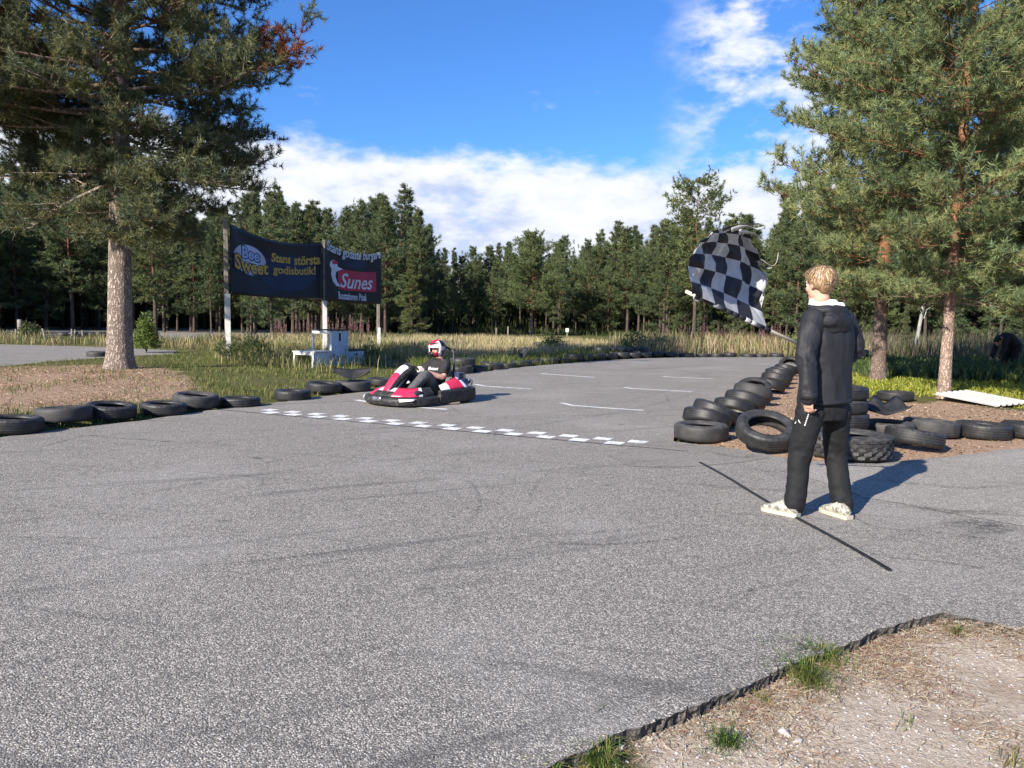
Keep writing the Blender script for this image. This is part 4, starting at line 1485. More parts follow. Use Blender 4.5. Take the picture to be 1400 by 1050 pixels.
# slivers of bark and needles on island and left verge
for nm, lab, poly, n in (('bark_litter', 'brown bark and needle litter on the right island', Z_ISLAND, 40000), ('needle_litter', 'pinkish brown needle litter on the left verge', Z_LITTER, 50000)):
    q = scatter(poly, n, rng)
    q = q[~in_poly(q[:, 0], q[:, 1], APOLY)]
    q = q[rng.uniform(0, 1, len(q)) < 0.55 + 0.9 * vnoise(q[:, 0], q[:, 1], 1.2, 1.5)]
    n = len(q)
    z = ground_z(q[:, 0], q[:, 1]) + 0.004
    a = rng.uniform(0, 2 * PI, n)
    L = rng.uniform(0.01, 0.045, n)
    dv = np.stack([np.cos(a), np.sin(a), rng.uniform(-0.15, 0.5, n)], 1) * L[:, None]
    sd = np.stack([-np.sin(a), np.cos(a), rng.uniform(-0.5, 0.5, n)], 1) * (L * rng.uniform(0.12, 0.35, n))[:, None]
    P = np.stack([q[:, 0], q[:, 1], z], 1)
    V = np.stack([P - sd, P + sd, P + dv + sd * 0.4, P + dv - sd * 0.4], 1).reshape(-1, 3)
    C = np.repeat(pick([(0.50, 0.34, 0.22), (0.32, 0.20, 0.13), (0.62, 0.46, 0.33), (0.2, 0.13, 0.085), (0.42, 0.33, 0.20)], n, rng), 4, 0)
    tag(obj(nm, np_mesh(nm, V, np.arange(n * 4).reshape(-1, 4), M_STRAW, col=C)), lab, 'litter', kind='stuff')

# stones
M_STONE, N = newmat('pale_stone', 0.85, 0.25)
nz = N.noise(N.geo, 60, 5, 0.65)
setc(N, N.mix(N.ss(nz, 0.35, 0.7), (0.30, 0.28, 0.27), (0.56, 0.53, 0.50)))
bump(N, N.noise(N.geo, 180, 4), 0.5, 0.004)
ICO = bmesh.new()
bmesh.ops.create_icosphere(ICO, subdivisions=2, radius=1.0)
ICO.verts.ensure_lookup_table()
IV = np.array([v.co[:] for v in ICO.verts])
IF = np.array([[v.index for v in f.verts] for f in ICO.faces])
ICO.free()
def rock(s, seed):
    r = np.array([1 + 0.45 * noise.noise(Vector(p) * 1.3 + Vector((seed, 0, 0))) + 0.2 * noise.noise(Vector(p) * 3.1 + Vector((0, seed, 0))) for p in IV])
    return IV * r[:, None] * s
ST = [rock(np.array([1, 0.8, 0.6]), k * 3.7) for k in range(6)]
q = np.concatenate([scatter(SANDP, 1500, rng), np.array([gp(u + rng.normal() * 13, v + 9 + rng.normal() * 7, -0.05).xy for u, v in
     [(845, 1005), (860, 1000), (880, 990), (900, 985), (925, 975), (950, 970), (870, 1003), (1075, 995), (1085, 1005)] for _ in range(14)])])
q = q[~in_poly(q[:, 0], q[:, 1], APOLY)]
V, F, off = [], [], 0
for i, (x, y) in enumerate(q):
    s = rng.uniform(0.002, 0.007) if i < 1500 else rng.uniform(0.004, 0.014)
    a = rng.uniform(0, 6.28)
    b = ST[i % 6] * s
    b = np.stack([b[:, 0] * math.cos(a) - b[:, 1] * math.sin(a) + x, b[:, 0] * math.sin(a) + b[:, 1] * math.cos(a) + y, b[:, 2] + GZ(x, y) + s * 0.2], 1)
    V.append(b)
    F.append(IF + off)
    off += len(b)
tag(obj('pebbles', np_mesh('pebbles', np.concatenate(V), np.concatenate(F), M_STONE, smooth=False)), 'pale pebbles and crumbs of stone along the broken asphalt edge', 'pebbles', kind='stuff')
cq = np.array([p for p in APOLY if p[0] > 0.2 and p[1] < 5.2])
V, F, off = [], [], 0
for i in range(260):
    e = cq[rng.integers(len(cq))] + rng.normal(size=2) * 0.022
    if in_poly(np.array([e[0]]), np.array([e[1]]), APOLY)[0] and rng.uniform() < 0.8:
        continue
    s = rng.uniform(0.003, 0.013)
    ins_ = in_poly(np.array([e[0]]), np.array([e[1]]), APOLY)[0]
    b = ST[i % 6] * s + np.array([e[0], e[1], (0.002 if ins_ else GZ(*e)) + s * 0.3])
    V.append(b)
    F.append(IF + off)
    off += len(b)
tag(obj('asphalt_crumbs', np_mesh('asphalt_crumbs', np.concatenate(V), np.concatenate(F), M_ASPH)), 'dark crumbs broken off the asphalt edge', 'crumbs', kind='stuff')
for i, (u, v, s, lab) in enumerate(((888, 992, 0.024, 'pale stone against the broken asphalt edge, largest of the cluster'), (862, 1006, 0.021, 'squarish pale stone beside the largest one at the asphalt edge'),
                                    (1072, 1002, 0.022, 'flat pale stone half buried in the middle of the sand'), (1092, 1012, 0.017, 'small white stone right of the half buried flat one'),
                                    (905, 982, 0.015, 'pale stone highest up along the broken asphalt edge'), (850, 1022, 0.014, 'small grey stone below the cluster at the asphalt edge'))):
    q = gp(u, v, -0.045)
    tag(obj('stone', np_mesh('stone', ST[i] * s, IF, M_STONE), loc=(q.x, q.y, GZ(q.x, q.y) + s * 0.3), rot=(0, 0, i * 1.3)), lab, 'stone')
# ------------------------------------------------------------------ tyres
def rubber(name, col, rough, dirt):
    m, N = newmat(name, rough, 0.5)
    nz = N.noise(N.obj, 9.0, 6, 0.65)
    oi = N.n('ShaderNodeObjectInfo').outputs['Random']
    c = N.mix(N.ss(nz, 0.35, 0.7), [x * 0.75 for x in col], [x * 1.35 for x in col])
    c = N.mix(N.math('MULTIPLY', N.ss(N.noise(N.obj, 22, 6, 0.75), 0.52, 0.75), N.math('MULTIPLY_ADD', oi, 0.45, 0.1)), c, dirt)
    nz_ = N.n('ShaderNodeSeparateXYZ', {0: N.n('ShaderNodeNewGeometry').outputs['True Normal']}).outputs[2]
    dst = N.math('MULTIPLY', N.math('MULTIPLY', N.ss(nz_, 0.35, 1.0), N.ss(N.noise(N.obj, 14, 5, 0.7), 0.35, 0.65)), N.math('MULTIPLY_ADD', oi, 0.5, 0.15))
    c = N.mix(dst, c, [x * 1.3 for x in dirt])
    setc(N, c)
    N.t.links.new(N.math('MULTIPLY_ADD', nz, 0.3, rough - 0.15), N.b.inputs['Roughness'])
    bump(N, N.noise(N.obj, 90, 3), 0.35, 0.002)
    return m


M_TYRE = rubber('tyre_rubber', (0.021, 0.021, 0.022), 0.52, (0.085, 0.078, 0.07))
M_TYRE_OLD = rubber('old_tyre_rubber', (0.034, 0.033, 0.033), 0.65, (0.12, 0.11, 0.095))


def tyre_mesh(Ro=0.315, Ri=0.195, w=0.195, n=96, lug=False, slick=False, seed=0):
    h = w / 2
    q = [(Ri - 0.004, -h * 0.62), (Ri + 0.004, -h * 0.80), (Ri + 0.022, -h * 0.86), (Ri + 0.03, -h * 0.93)]
    sw = Ro - Ri
    q += [(Ri + sw * 0.42, -h * 1.02), (Ri + sw * 0.58, -h * 1.03), (Ri + sw * 0.6, -h * 1.015), (Ri + sw * 0.75, -h * 0.985), (Ro - 0.014, -h * 0.87)]
    tread = []
    zs = [-0.80, -0.62] if True else []
    if slick:
        tread = [(Ro - 0.004, -h * 0.76), (Ro, -h * 0.4), (Ro + .001, 0), (Ro, h * 0.4), (Ro - 0.004, h * 0.76)]
    else:
        g = 0.008
        for zc in (-0.50, -0.17, 0.17, 0.50):
            tread += [(None, zc - 0.05), (-g, zc - 0.038), (-g, zc + 0.038), (None, zc + 0.05)]
        tread = [(Ro - 0.004, -h * 0.78)] + [((Ro + (a or 0)) - 0.004 * zc * zc, h * zc) for a, zc in tread] + [(Ro - 0.004, h * 0.78)]
    prof = q + tread + [(r, -z) for r, z in q[::-1]]
    inn = [(Ri + 0.02, h * 0.70), (Ri + sw * 0.5, h * 0.86), (Ro - 0.022, h * 0.7), (Ro - 0.016, 0), (Ro - 0.022, -h * 0.7), (Ri + sw * 0.5, -h * 0.86), (Ri + 0.02, -h * 0.70)]
    prof = prof + inn
    prof = np.array(prof)
    m = len(prof)
    a = np.arange(n) * 2 * PI / n
    r = np.repeat(prof[None, :, 0], n, 0)
    z = np.repeat(prof[None, :, 1], n, 0)
    outer = (prof[:, 0] > Ro - 0.016) & (np.arange(m) < m - 7)
    if lug:
        ph = (a[:, None] * 11 / PI + np.abs(z) / h * 1.3 + (z > 0) * 0.5) % 1.0
        r = r + np.where(outer[None, :] & (ph < 0.5), 0.022, 0.0)
    elif not slick:
        sh = outer & (np.abs(prof[:, 1]) > h * 0.55)
        r = r - np.where(sh[None, :] & ((np.arange(n) % 3) == 0)[:, None], 0.006, 0.0)
    r = r + 0.004 * np.sin(2 * a + seed)[:, None]
    P = np.stack([r * np.cos(a)[:, None], r * np.sin(a)[:, None], z], -1)
    i = np.arange(n * m).reshape(n, m)
    i2 = np.roll(i, -1, 0)
    i3 = np.roll(i, -1, 1)
    i4 = np.roll(i2, -1, 1)
    F = np.stack([i, i2, i4, i3], -1).reshape(-1, 4)
    return np_mesh('tyre', P.reshape(-1, 3), F, M_TYRE, smooth=False)


def soft(me, ang=0.7):
    me.polygons.foreach_set('use_smooth', np.ones(len(me.polygons), dtype=bool))
    try:
        me.set_sharp_from_angle(angle=ang)
    except Exception:
        pass
    return me


TY = [soft(tyre_mesh(seed=0)), soft(tyre_mesh(0.30, 0.19, 0.175, seed=1)), soft(tyre_mesh(0.325, 0.20, 0.215, slick=True, seed=2)), soft(tyre_mesh(0.305, 0.18, 0.20, seed=3))]
for k in (2,):
    TY[k].materials[0] = M_TYRE_OLD
for me_ in TY:
    for v_ in me_.vertices:
        v_.co.z *= 0.87
TY_LOW = [soft(tyre_mesh(n=28, slick=True)), soft(tyre_mesh(0.30, 0.19, 0.18, n=28, slick=True, seed=2))]
LUG = soft(tyre_mesh(0.43, 0.25, 0.25, n=132, lug=True))
LUG.materials[0] = M_TYRE_OLD


def tilt_rot(deg, az):
    """lean the axle by deg towards compass direction az (degrees from +Y to +X)"""
    d_ = Vector((math.sin(R(az)), math.cos(R(az)), 0))
    ax = Vector((0, 0, 1)).cross(d_)
    return Matrix.Rotation(R(deg), 4, ax)


def put_tyre(label, u, vb, deg=0.0, az=0.0, k=0, group=None, sc=1.0, lift=0.0, me=None, depth_is_center=False, spin=None):
    """tyre whose nearest ground point appears at photo pixel (u, vb)"""
    me = me or TY[k]
    Ro = max(abs(v.co.x) for v in me.vertices) * sc
    h = max(v.co.z for v in me.vertices) * sc
    g = gp(u, vb)
    dirv = Vector((g.x, g.y, 0)).normalized()
    c = Vector((g.x, g.y, 0)) + dirv * (Ro * (math.cos(R(deg)) if not depth_is_center else 0))
    if depth_is_center:
        c = Vector((g.x, g.y, 0))
    zc = Ro * abs(math.sin(R(deg))) + h * math.cos(R(deg)) + lift + (GZ(c.x, c.y) if not in_poly(np.array([c.x]), np.array([c.y]), ACOARSE)[0] else 0)
    M_ = Matrix.Translation((c.x, c.y, zc)) @ tilt_rot(deg, az) @ Matrix.Rotation(rnd.uniform(0, 6.28) if spin is None else spin, 4, 'Z') @ Matrix.Scale(sc, 4)
    o = obj('tyre', me)
    o.matrix_world = M_
    tag(o, label, 'tyre', group)
    return o


ti = 0
LEFT_T = [(18, 596, 3, 60, 0, 'tyre cut off by the left picture edge, first of the left row'),
          (88, 584, 4, 300, 2, 'second black tyre from the left edge along the left verge'),
          (152, 577, 5, 110, 0, 'third tyre of the left row, its end leaning on the second'),
          (224, 569.5, 2, 100, 1, 'fourth tyre of the left row, after a small gap'),
          (268, 562, 4, 100, 2, 'fifth tyre of the left row, half hidden behind the fourth'),
          (328, 557.5, 1, 0, 1, 'lone black tyre at the left end of the chequered start line'),
          (400, 548, 1, 40, 3, 'black tyre just beyond the left end of the start line'),
          (443, 540, 3, 100, 0, 'tyre left of the one carrying the torn piece'),
          (483, 536.5, 0, 0, 2, 'greyish tyre carrying a torn tyre piece beside the kart nose'),
          (522, 529, 2, 60, 1, 'tyre half hidden behind the kart nose')]
for u, v, dg, az_, k, lab in LEFT_T:
    put_tyre(lab, u, v, dg, az_, k)
# the line running on behind the kart
for i in range(17):
    t = i / 16
    u = 570 + (880 - 570) * t ** 0.80
    v = float(np.interp(u, [560, 640, 720, 820, 888], [523, 509.5, 500, 492.5, 489]))
    put_tyre('black tyre in the long row behind the kart', u, v, rnd.uniform(0, 7), rnd.uniform(0, 360), me=TY_LOW[i % 2], group='tyres of the row behind the kart', sc=rnd.uniform(.95, 1.1))
for i in range(6):
    u = 822 + i * 10.5
    v = float(np.interp(u, [820, 888], [491, 487.6]))
    put_tyre('tyre laid on top at the far end of the long row', u, v, rnd.uniform(0, 6), rnd.uniform(0, 360), me=TY_LOW[i % 2], group='upper tyres at the far end of the row', lift=0.18)
for i, (u, v, l) in enumerate(((628, 510, 0.0), (632, 509.5, 0.19))):
    put_tyre(['bottom tyre of the dark pair right behind the driver', 'upper tyre of the dark pair right behind the driver'][i],
             u, v, 0, 0, me=TY_LOW[0], lift=l, sc=1.08)
# far edge of the bend
for i in range(9):
    u = 897 + i * 20.5 + rnd.uniform(-3, 3)
    put_tyre('small looking tyre along the far edge of the bend', u, 488.5, rnd.uniform(0, 4), rnd.uniform(0, 360), me=TY_LOW[i % 2], group='tyres along the far bend', sc=0.9)

# right row, toppled against one another
ROW = [(958, 606, 0, 0, 2, 'nearest tyre of the right row, lying flat at its corner'),
       (966, 593, 17, 48, 0, 'second tyre of the right row, leaning on the nearest'),
       (977, 588, 24, 70, 3, 'third tyre of the right row with a slit of its hole showing'),
       (1003, 577, 20, 45, 1, 'fourth tyre of the right row, leaning away'),
       (1018, 568, 22, 50, 0, 'fifth tyre of the right row, leaning away'),
       (1028, 557, 22, 50, 2, 'sixth tyre of the right row, leaning away'),
       (1030, 549, -30, 18, 1, 'tyre standing up in the middle of the right row, hole facing the camera'),
       (1051, 540, 16, 60, 0, 'tyre directly behind the upright one in the right row'),
       (1060, 533, 22, 50, 3, 'tyre midway up the right row with a flat dark side'),
       (1064, 526, 22, 50, 0, 'tyre in the far half of the right row, below the small ones'),
       (1068, 520, 20, 50, 1, 'small looking tyre in the far half of the right row'),
       (1074, 515, 20, 50, 1, 'next to last leaning tyre of the right row'),
       (1080, 514, -38, 10, 0, 'last tyre of the right row, tipped up with its hole facing the camera')]
for u, v, dg, az_, k, lab in ROW:
    put_tyre(lab, u, v, dg, az_, k)
put_tyre('big black tyre propped up left of the flag waver, hole facing the camera', 1046, 620, -24, 0, 0, sc=1.06)
put_tyre('big lugged tractor tyre lying behind the flag waver\'s legs', 1158, 632, 0, 0, me=LUG)
g = gp(1147, 596)
for i in range(4):
    o = put_tyre(['bottom tyre of the stack behind the flag waver', 'second tyre from the bottom of the stack behind the flag waver', 'third tyre from the bottom of the stack behind the flag waver',
                  'top tyre of the stack behind the flag waver, catching the sun'][i], 1147 + (0, 2, -1, 1)[i], 606, 0, 0, (0, 3, 0, 1)[i], lift=i * 0.170, sc=1.0)
put_tyre('greyish tyre carrying the wavy torn piece on the right', 1212, 602, 0, 0, 2)
put_tyre('nearest tyre of the right hand row, leaning outward by the shadow', 1249, 619, 9, 70, 0)
put_tyre('tyre in the right hand row behind the nearest leaning one', 1272, 601, 4, 80, 2)
put_tyre('long low tyre of the right hand row, second from the right edge', 1343, 603, 2, 90, 3, sc=1.05)
put_tyre('tyre cut off by the right picture edge in the right hand row', 1406, 603, 2, 90, 0, sc=1.02)
put_tyre('single tyre lying on the litter before the yellow green scrub', 1223, 554.5, 1, 0, 1)
for i, (u, v, l) in enumerate(((1170, 503, 0), (1178, 502, .19), (1172, 503, .38))):
    put_tyre(['bottom tyre of the stack at the foot of the mottled trunk', 'middle tyre of the stack at the foot of the mottled trunk', 'top tyre of the stack at the foot of the mottled trunk'][i],
             u, v, 0, 0, me=TY_LOW[0], lift=l)
for i in range(7):
    put_tyre('dark tyre in the shaded row behind the right scrub', 1238 + i * 26, 509 + i * 1.2, rnd.uniform(0, 5), 40, me=TY_LOW[i % 2], group='tyres in the right shade', lift=0.0)
# tyres of the far loop seen over the dry grass and at far left
for i in range(9):
    put_tyre('dark tyre along the far loop beyond the dry grass', 738 + i * 9, 474 - 0.35 * i, 0, 0, me=TY_LOW[i % 2], group='tyres along the far loop', sc=1.05)
for i in range(10):
    put_tyre('dark tyre along the far left loop before the wood', 88 + i * 6.2, 460.5, rnd.uniform(0, 20), rnd.uniform(0, 360), me=TY_LOW[i % 2], group='tyres along the far left loop', sc=1.1)
put_tyre('pale dusty tyre standing behind the big left trunk', 134, 487, 0, 0, 2)


def torn_piece(name, label, c, rz, L, wdt, rise, wave, seed):
    """a slab of tyre tread torn off and curled up at its ends"""
    nu, nv = 40, 9
    top_, bot = [], []
    for i in range(nu):
        s = -1 + 2 * i / (nu - 1)
        for j in range(nv):
            t = -1 + 2 * j / (nv - 1)
            x = s * L
            y = t * wdt * (1 - 0.25 * s * s) + 0.02 * math.sin(5 * s + seed)
            z = rise * abs(s) ** 1.5 + 0.05 * t * t + 0.075 * (t + 1) * (0.6 + 0.4 * math.cos(s * 2.5)) + wave * (math.cos(s * 8 + seed) * (0.4 + 0.6 * t)) * (1 if t > -0.2 else 0.3)
            top_.append((x, y, z + 0.018))
            bot.append((x, y, z))
    P1, P2 = np.array(top_).reshape(nu, nv, 3), np.array(bot).reshape(nu, nv, 3)
    bm = bmesh.new()
    A = [[bm.verts.new(P1[i, j]) for j in range(nv)] for i in range(nu)]
    B = [[bm.verts.new(P2[i, j]) for j in range(nv)] for i in range(nu)]
    for i in range(nu - 1):
        for j in range(nv - 1):
            bm.faces.new((A[i][j], A[i + 1][j], A[i + 1][j + 1], A[i][j + 1]))
            bm.faces.new((B[i][j], B[i][j + 1], B[i + 1][j + 1], B[i + 1][j]))
    for i in range(nu - 1):
        for j in (0, nv - 1):
            bm.faces.new((A[i][j], A[i + 1][j], B[i + 1][j], B[i][j]))
    for j in range(nv - 1):
        for i in (0, nu - 1):
            bm.faces.new((A[i][j], A[i][j + 1], B[i][j + 1], B[i][j]))
    o = obj(name, bm_mesh(name, bm, M_TYRE, smooth=True), loc=c, rot=(0, 0, rz))
    return tag(o, label, 'torn tyre')


g = gp(478, 536.5)
torn_piece('torn_tyre', 'curled torn tyre piece lying on the greyish tyre beside the kart nose', (g.x - 0.02, g.y + 0.27, 0.185), R(12), 0.34, 0.13, 0.15, 0.0, 0)
g = gp(1212, 602)
torn_piece('torn_tyre', 'wavy torn tyre piece lying on the tyre right of the stack', (g.x + 0.06, g.y + 0.30, 0.245), R(-6), 0.31, 0.2, 0.12, 0.05, 0.4)
g = gp(711, 500)
torn_piece('torn_tyre', 'torn tyre scrap sticking up on the long row behind the kart', (g.x, g.y + 0.2, 0.16), R(25), 0.22, 0.15, 0.34, 0.03, 1.1)
# ------------------------------------------------------------------ banners and posts
M_WOOD_W = simple('white_painted_post', (0.70, 0.69, 0.66), 0.6, 0.12, 4, dirt=(0.30, 0.28, 0.25), dirt_amt=0.5)
M_WOOD_G = simple('weathered_wood', (0.22, 0.20, 0.17), 0.85, 0.3, 6, dirt=(0.12, 0.10, 0.085), bs=0.4, bscale=40)
M_BLUE = simple('podium_white_shade_blue', (0.60, 0.66, 0.76), 0.6, 0.12, 3, dirt=(0.28, 0.28, 0.28), dirt_amt=0.4)  # bluish shade of the front painted into the panel colour
M_BLACK_PAINT = simple('black_paint', (0.02, 0.02, 0.022), 0.6, 0.2)


def cloth_print(name, col, rough=0.5):
    m, N = newmat(name, rough, 0.4)
    nz = N.noise(N.obj, 1.3, 4, 0.5)
    setc(N, N.mix(N.ss(nz, 0.3, 0.7), [c_ * 0.85 for c_ in col], [min(1, c_ * 1.12) for c_ in col]))
    return m


M_NAVY = cloth_print('banner_navy', (0.006, 0.007, 0.018))
M_BLACKB = cloth_print('banner_black', (0.009, 0.009, 0.013))
M_BLUEG = cloth_print('banner_blue_field', (0.006, 0.020, 0.07))
M_GOLD = cloth_print('print_gold', (0.72, 0.42, 0.06))
M_WHITEP = cloth_print('print_white', (0.78, 0.78, 0.82))
M_LILAC = cloth_print('print_pale_lilac', (0.60, 0.60, 0.74))
M_RED = cloth_print('print_red', (0.55, 0.03, 0.08))
M_SKYP = cloth_print('print_light_blue', (0.42, 0.55, 0.85))
M_DARKP = cloth_print('print_dark_outline', (0.02, 0.02, 0.03))

B0, B1, B2 = at(315, 430, 24.0), at(440, 430, 29.3), at(521, 430, 33.7)


def zat(u, v, Y):
    return at(u, v, Y).z


class Banner:
    def __init__(s, a, b, tl, tr, bl, br, sag, bulge):
        s.a, s.b = Vector((a.x, a.y, 0)), Vector((b.x, b.y, 0))
        s.zt = (zat(*tl, a.y), zat(*tr, b.y))
        s.zb = (zat(*bl, a.y), zat(*br, b.y))
        s.sag, s.bulge = sag, bulge
        dd = (s.b - s.a).normalized()
        s.n = Vector((dd.y, -dd.x, 0))          # towards the track

    def P(s, p, t, off=0.0):
        """p along 0..1, t height 0..1"""
        q = s.a.lerp(s.b, p)
        zt = s.zt[0] + (s.zt[1] - s.zt[0]) * p - s.sag * 4 * p * (1 - p)
        zb = s.zb[0] + (s.zb[1] - s.zb[0]) * p - 0.04 * math.sin(PI * p)
        z = zb + (zt - zb) * t
        bl = s.bulge * math.sin(PI * p) * (0.4 + 0.6 * math.sin(PI * t))
        bl += 0.035 * math.sin(9 * p + 5 * t) * p * (1 - p) * 2 + 0.05 * math.exp(-((p - 0.25 * (1 - t)) / 0.05) ** 2) * t * 0.6
        bl += 0.03 * max(0, t - 0.85) / 0.15 * math.sin(PI * p)
        q = q + s.n * (bl + off)
        return Vector((q.x, q.y, z))

    def p_of_u(s, u):
        lo, hi = -0.1, 1.1
        for _ in range(40):
            m = (lo + hi) / 2
            q = s.P(m, 0.5)
            if proj(q)[0] < u:
                lo = m
            else:
                hi = m
        return lo

    def t_of_v(s, p, v):
        lo, hi = -0.2, 1.3
        for _ in range(40):
            m = (lo + hi) / 2
            if proj(s.P(p, m))[1] > v:
                lo = m
            else:
                hi = m
        return lo


def banner_obj(B, label, mat, root_p):
    t = thing('banner', label, 'banner', root_p)
    nu, nv = 60, 24
    P = np.array([[B.P(i / (nu - 1), j / (nv - 1)) - root_p for j in range(nv)] for i in range(nu)])
    P2 = np.array([[B.P(i / (nu - 1), j / (nv - 1), -0.006) - root_p for j in range(nv)] for i in range(nu)])
    me = grid_mesh('cloth', P, mat)
    o = obj('cloth', me, t)
    md = o.modifiers.new('thickness', 'SOLIDIFY')
    md.thickness = 0.004
    md.offset = 0.0
    # hem rope rings
    for p in (0.01, 0.99):
        bm = bmesh.new()
        for tt in (0.02, 0.5, 0.98):
            c = B.P(p, tt) - root_p
            ball(bm, c, 0.03, 8)
        obj('eyelet', bm_mesh('eyelet', bm, M_WOOD_G), t)
    return t


def refine(vs, fs, maxlen):
    """split long edges so that lettering can follow the cloth"""
    bm = bmesh.new()
    bv = [bm.verts.new(v) for v in vs]
    for f in fs:
        try:
            bm.faces.new([bv[i] for i in f])
        except ValueError:
            pass
    bmesh.ops.triangulate(bm, faces=bm.faces[:])
    for _ in range(5):
        es = [e for e in bm.edges if e.calc_length() > maxlen]
        if not es:
            break
        bmesh.ops.subdivide_edges(bm, edges=es, cuts=1)
        bmesh.ops.triangulate(bm, faces=bm.faces[:])
    bm.verts.index_update()
    out = [v.co.copy() for v in bm.verts], [[v.index for v in f.verts] for f in bm.faces]
    bm.free()
    return out


def printed(B, root, root_p, name, shape, p0, p1, t0, t1, mat, off, arc=0.0):
    """shape = (verts, faces, bounds) in 2D, laid on the banner between p0..p1, t0..t1"""
    vs, fs, (x0, x1, y0, y1) = shape
    vs = [Vector(((v.x - x0) / (x1 - x0), (v.y - y0) / (y1 - y0), 0)) for v in vs]
    vs, fs = refine(vs, fs, 0.06)
    out = []
    for v in vs:
        t = t0 + (t1 - t0) * v.y + arc * 4 * v.x * (1 - v.x)
        out.append(B.P(p0 + (p1 - p0) * v.x, t, off) - root_p)
    return obj(name, poly_mesh(name, out, fs, mat), root)


def ellipse2d(n=40, lump=0.0):
    vs = [Vector(((1 + lump * math.sin(5 * 2 * PI * k / n)) * math.cos(2 * PI * k / n), (1 + lump * math.sin(5 * 2 * PI * k / n)) * math.sin(2 * PI * k / n), 0)) for k in range(n)]
    return vs, [list(range(n))], (-1, 1, -1, 1)


def poly2d(pts):
    vs = [Vector((x, y, 0)) for x, y in pts]
    xs_, ys_ = [p[0] for p in pts], [p[1] for p in pts]
    tri = geometry.tessellate_polygon([vs])
    return vs, [list(t) for t in tri], (min(xs_), max(xs_), min(ys_), max(ys_))


BN1 = Banner(B0, B1, (316, 305), (440, 330), (316, 402), (440, 409), 0.30, -0.10)
rp = Vector((B0.x, B0.y, 0))
t1 = banner_obj(BN1, 'larger navy banner with gold lettering hung between the left and middle posts', M_NAVY, rp)


def box_uv(B, u0, u1, vtop, vbot):
    p0, p1 = B.p_of_u(u0), B.p_of_u(u1)
    pm = (p0 + p1) / 2
    return p0, p1, B.t_of_v(pm, vbot), B.t_of_v(pm, vtop)


printed(BN1, t1, rp, 'blue_field', ellipse2d(), *[*box_uv(BN1, 352, 432, 350, 398)], M_BLUEG, 0.006)
printed(BN1, t1, rp, 'logo_disc', ellipse2d(), *box_uv(BN1, 319, 363, 336, 376), M_LILAC, 0.010)
for off, bold, mt_ in ((0.014, 0.075, M_DARKP), (0.018, 0.020, M_SKYP)):
    sh = text2d('Bee', 1.0, 0.0, bold)
    e = 1.5 if bold > .05 else 0
    printed(BN1, t1, rp, 'logo_word', sh, *box_uv(BN1, 331 - e, 354 + e, 340.5 - e, 356 + e), mt_, off, arc=0.01)
for off, bold, mt_ in ((0.022, 0.075, M_DARKP), (0.026, 0.022, M_GOLD)):
    sh = text2d('Sweet', 1.0, 0.0, bold)
    e = 1.5 if bold > .05 else 0
    printed(BN1, t1, rp, 'logo_word', sh, *box_uv(BN1, 320 - e, 366 + e, 352.5 - e, 371.5 + e), mt_, off, arc=-0.03)
printed(BN1, t1, rp, 'word', text2d('Stans', 1.0, 0, 0.03), *box_uv(BN1, 370, 397, 347.5, 359.5), M_GOLD, 0.012)
printed(BN1, t1, rp, 'word', text2d('största', 1.0, 0, 0.03), *box_uv(BN1, 402, 437.5, 350, 362.5), M_GOLD, 0.012)
printed(BN1, t1, rp, 'lower_line', text2d('godisbutik!', 1.0, 0, 0.025), *box_uv(BN1, 373, 431, 364.5, 379), M_GOLD, 0.012)

BN2 = Banner(B1, B2, (442, 332), (521, 347.5), (442, 410), (521, 416), 0.22, -0.06)
rp2 = Vector((B1.x, B1.y, 0))
t2 = banner_obj(BN2, 'smaller black banner with a red panel hung between the middle and right posts', M_BLACKB, rp2)
printed(BN2, t2, rp2, 'headline', text2d('Stans godaste burgare', 1.0, 0, 0.022), *box_uv(BN2, 446.5, 520, 341, 357), M_WHITEP, 0.010, arc=-0.02)
printed(BN2, t2, rp2, 'blue_field', ellipse2d(), *box_uv(BN2, 464, 502, 352, 367), M_BLUEG, 0.006)
printed(BN2, t2, rp2, 'red_panel', poly2d([(0, 0), (1, 0), (1, 1), (0, 1)]), *box_uv(BN2, 462, 514, 371.5, 398.5), M_RED, 0.010)
printed(BN2, t2, rp2, 'panel_word', text2d('Sunes', 1.0, 0.32, 0.012), *box_uv(BN2, 464.5, 509, 376, 395.5), M_WHITEP, 0.016)
emb = poly2d([(0.30, 1.0), (0.55, 0.93), (0.62, 0.78), (1.0, 0.72), (0.66, 0.62), (0.50, 0.55), (0.46, 0.36), (0.60, 0.16), (0.86, 0.02), (0.52, 0.0), (0.22, 0.16), (0.10, 0.42), (0.16, 0.60), (0.0, 0.72), (0.06, 0.88)])
printed(BN2, t2, rp2, 'emblem', emb, *box_uv(BN2, 450.5, 468, 356, 391), M_WHITEP, 0.014)
printed(BN2, t2, rp2, 'emblem_cap', poly2d([(0, 0.3), (0.2, 0.9), (0.6, 1.0), (1, 0.7), (0.7, 0.2), (0.3, 0.0)]), *box_uv(BN2, 453, 462, 356, 362), M_RED, 0.020)
printed(BN2, t2, rp2, 'footline', text2d('Busstationen Piteå', 1.0, 0, 0.02), *box_uv(BN2, 461.5, 500, 400.5, 410.5), M_WHITEP, 0.010)


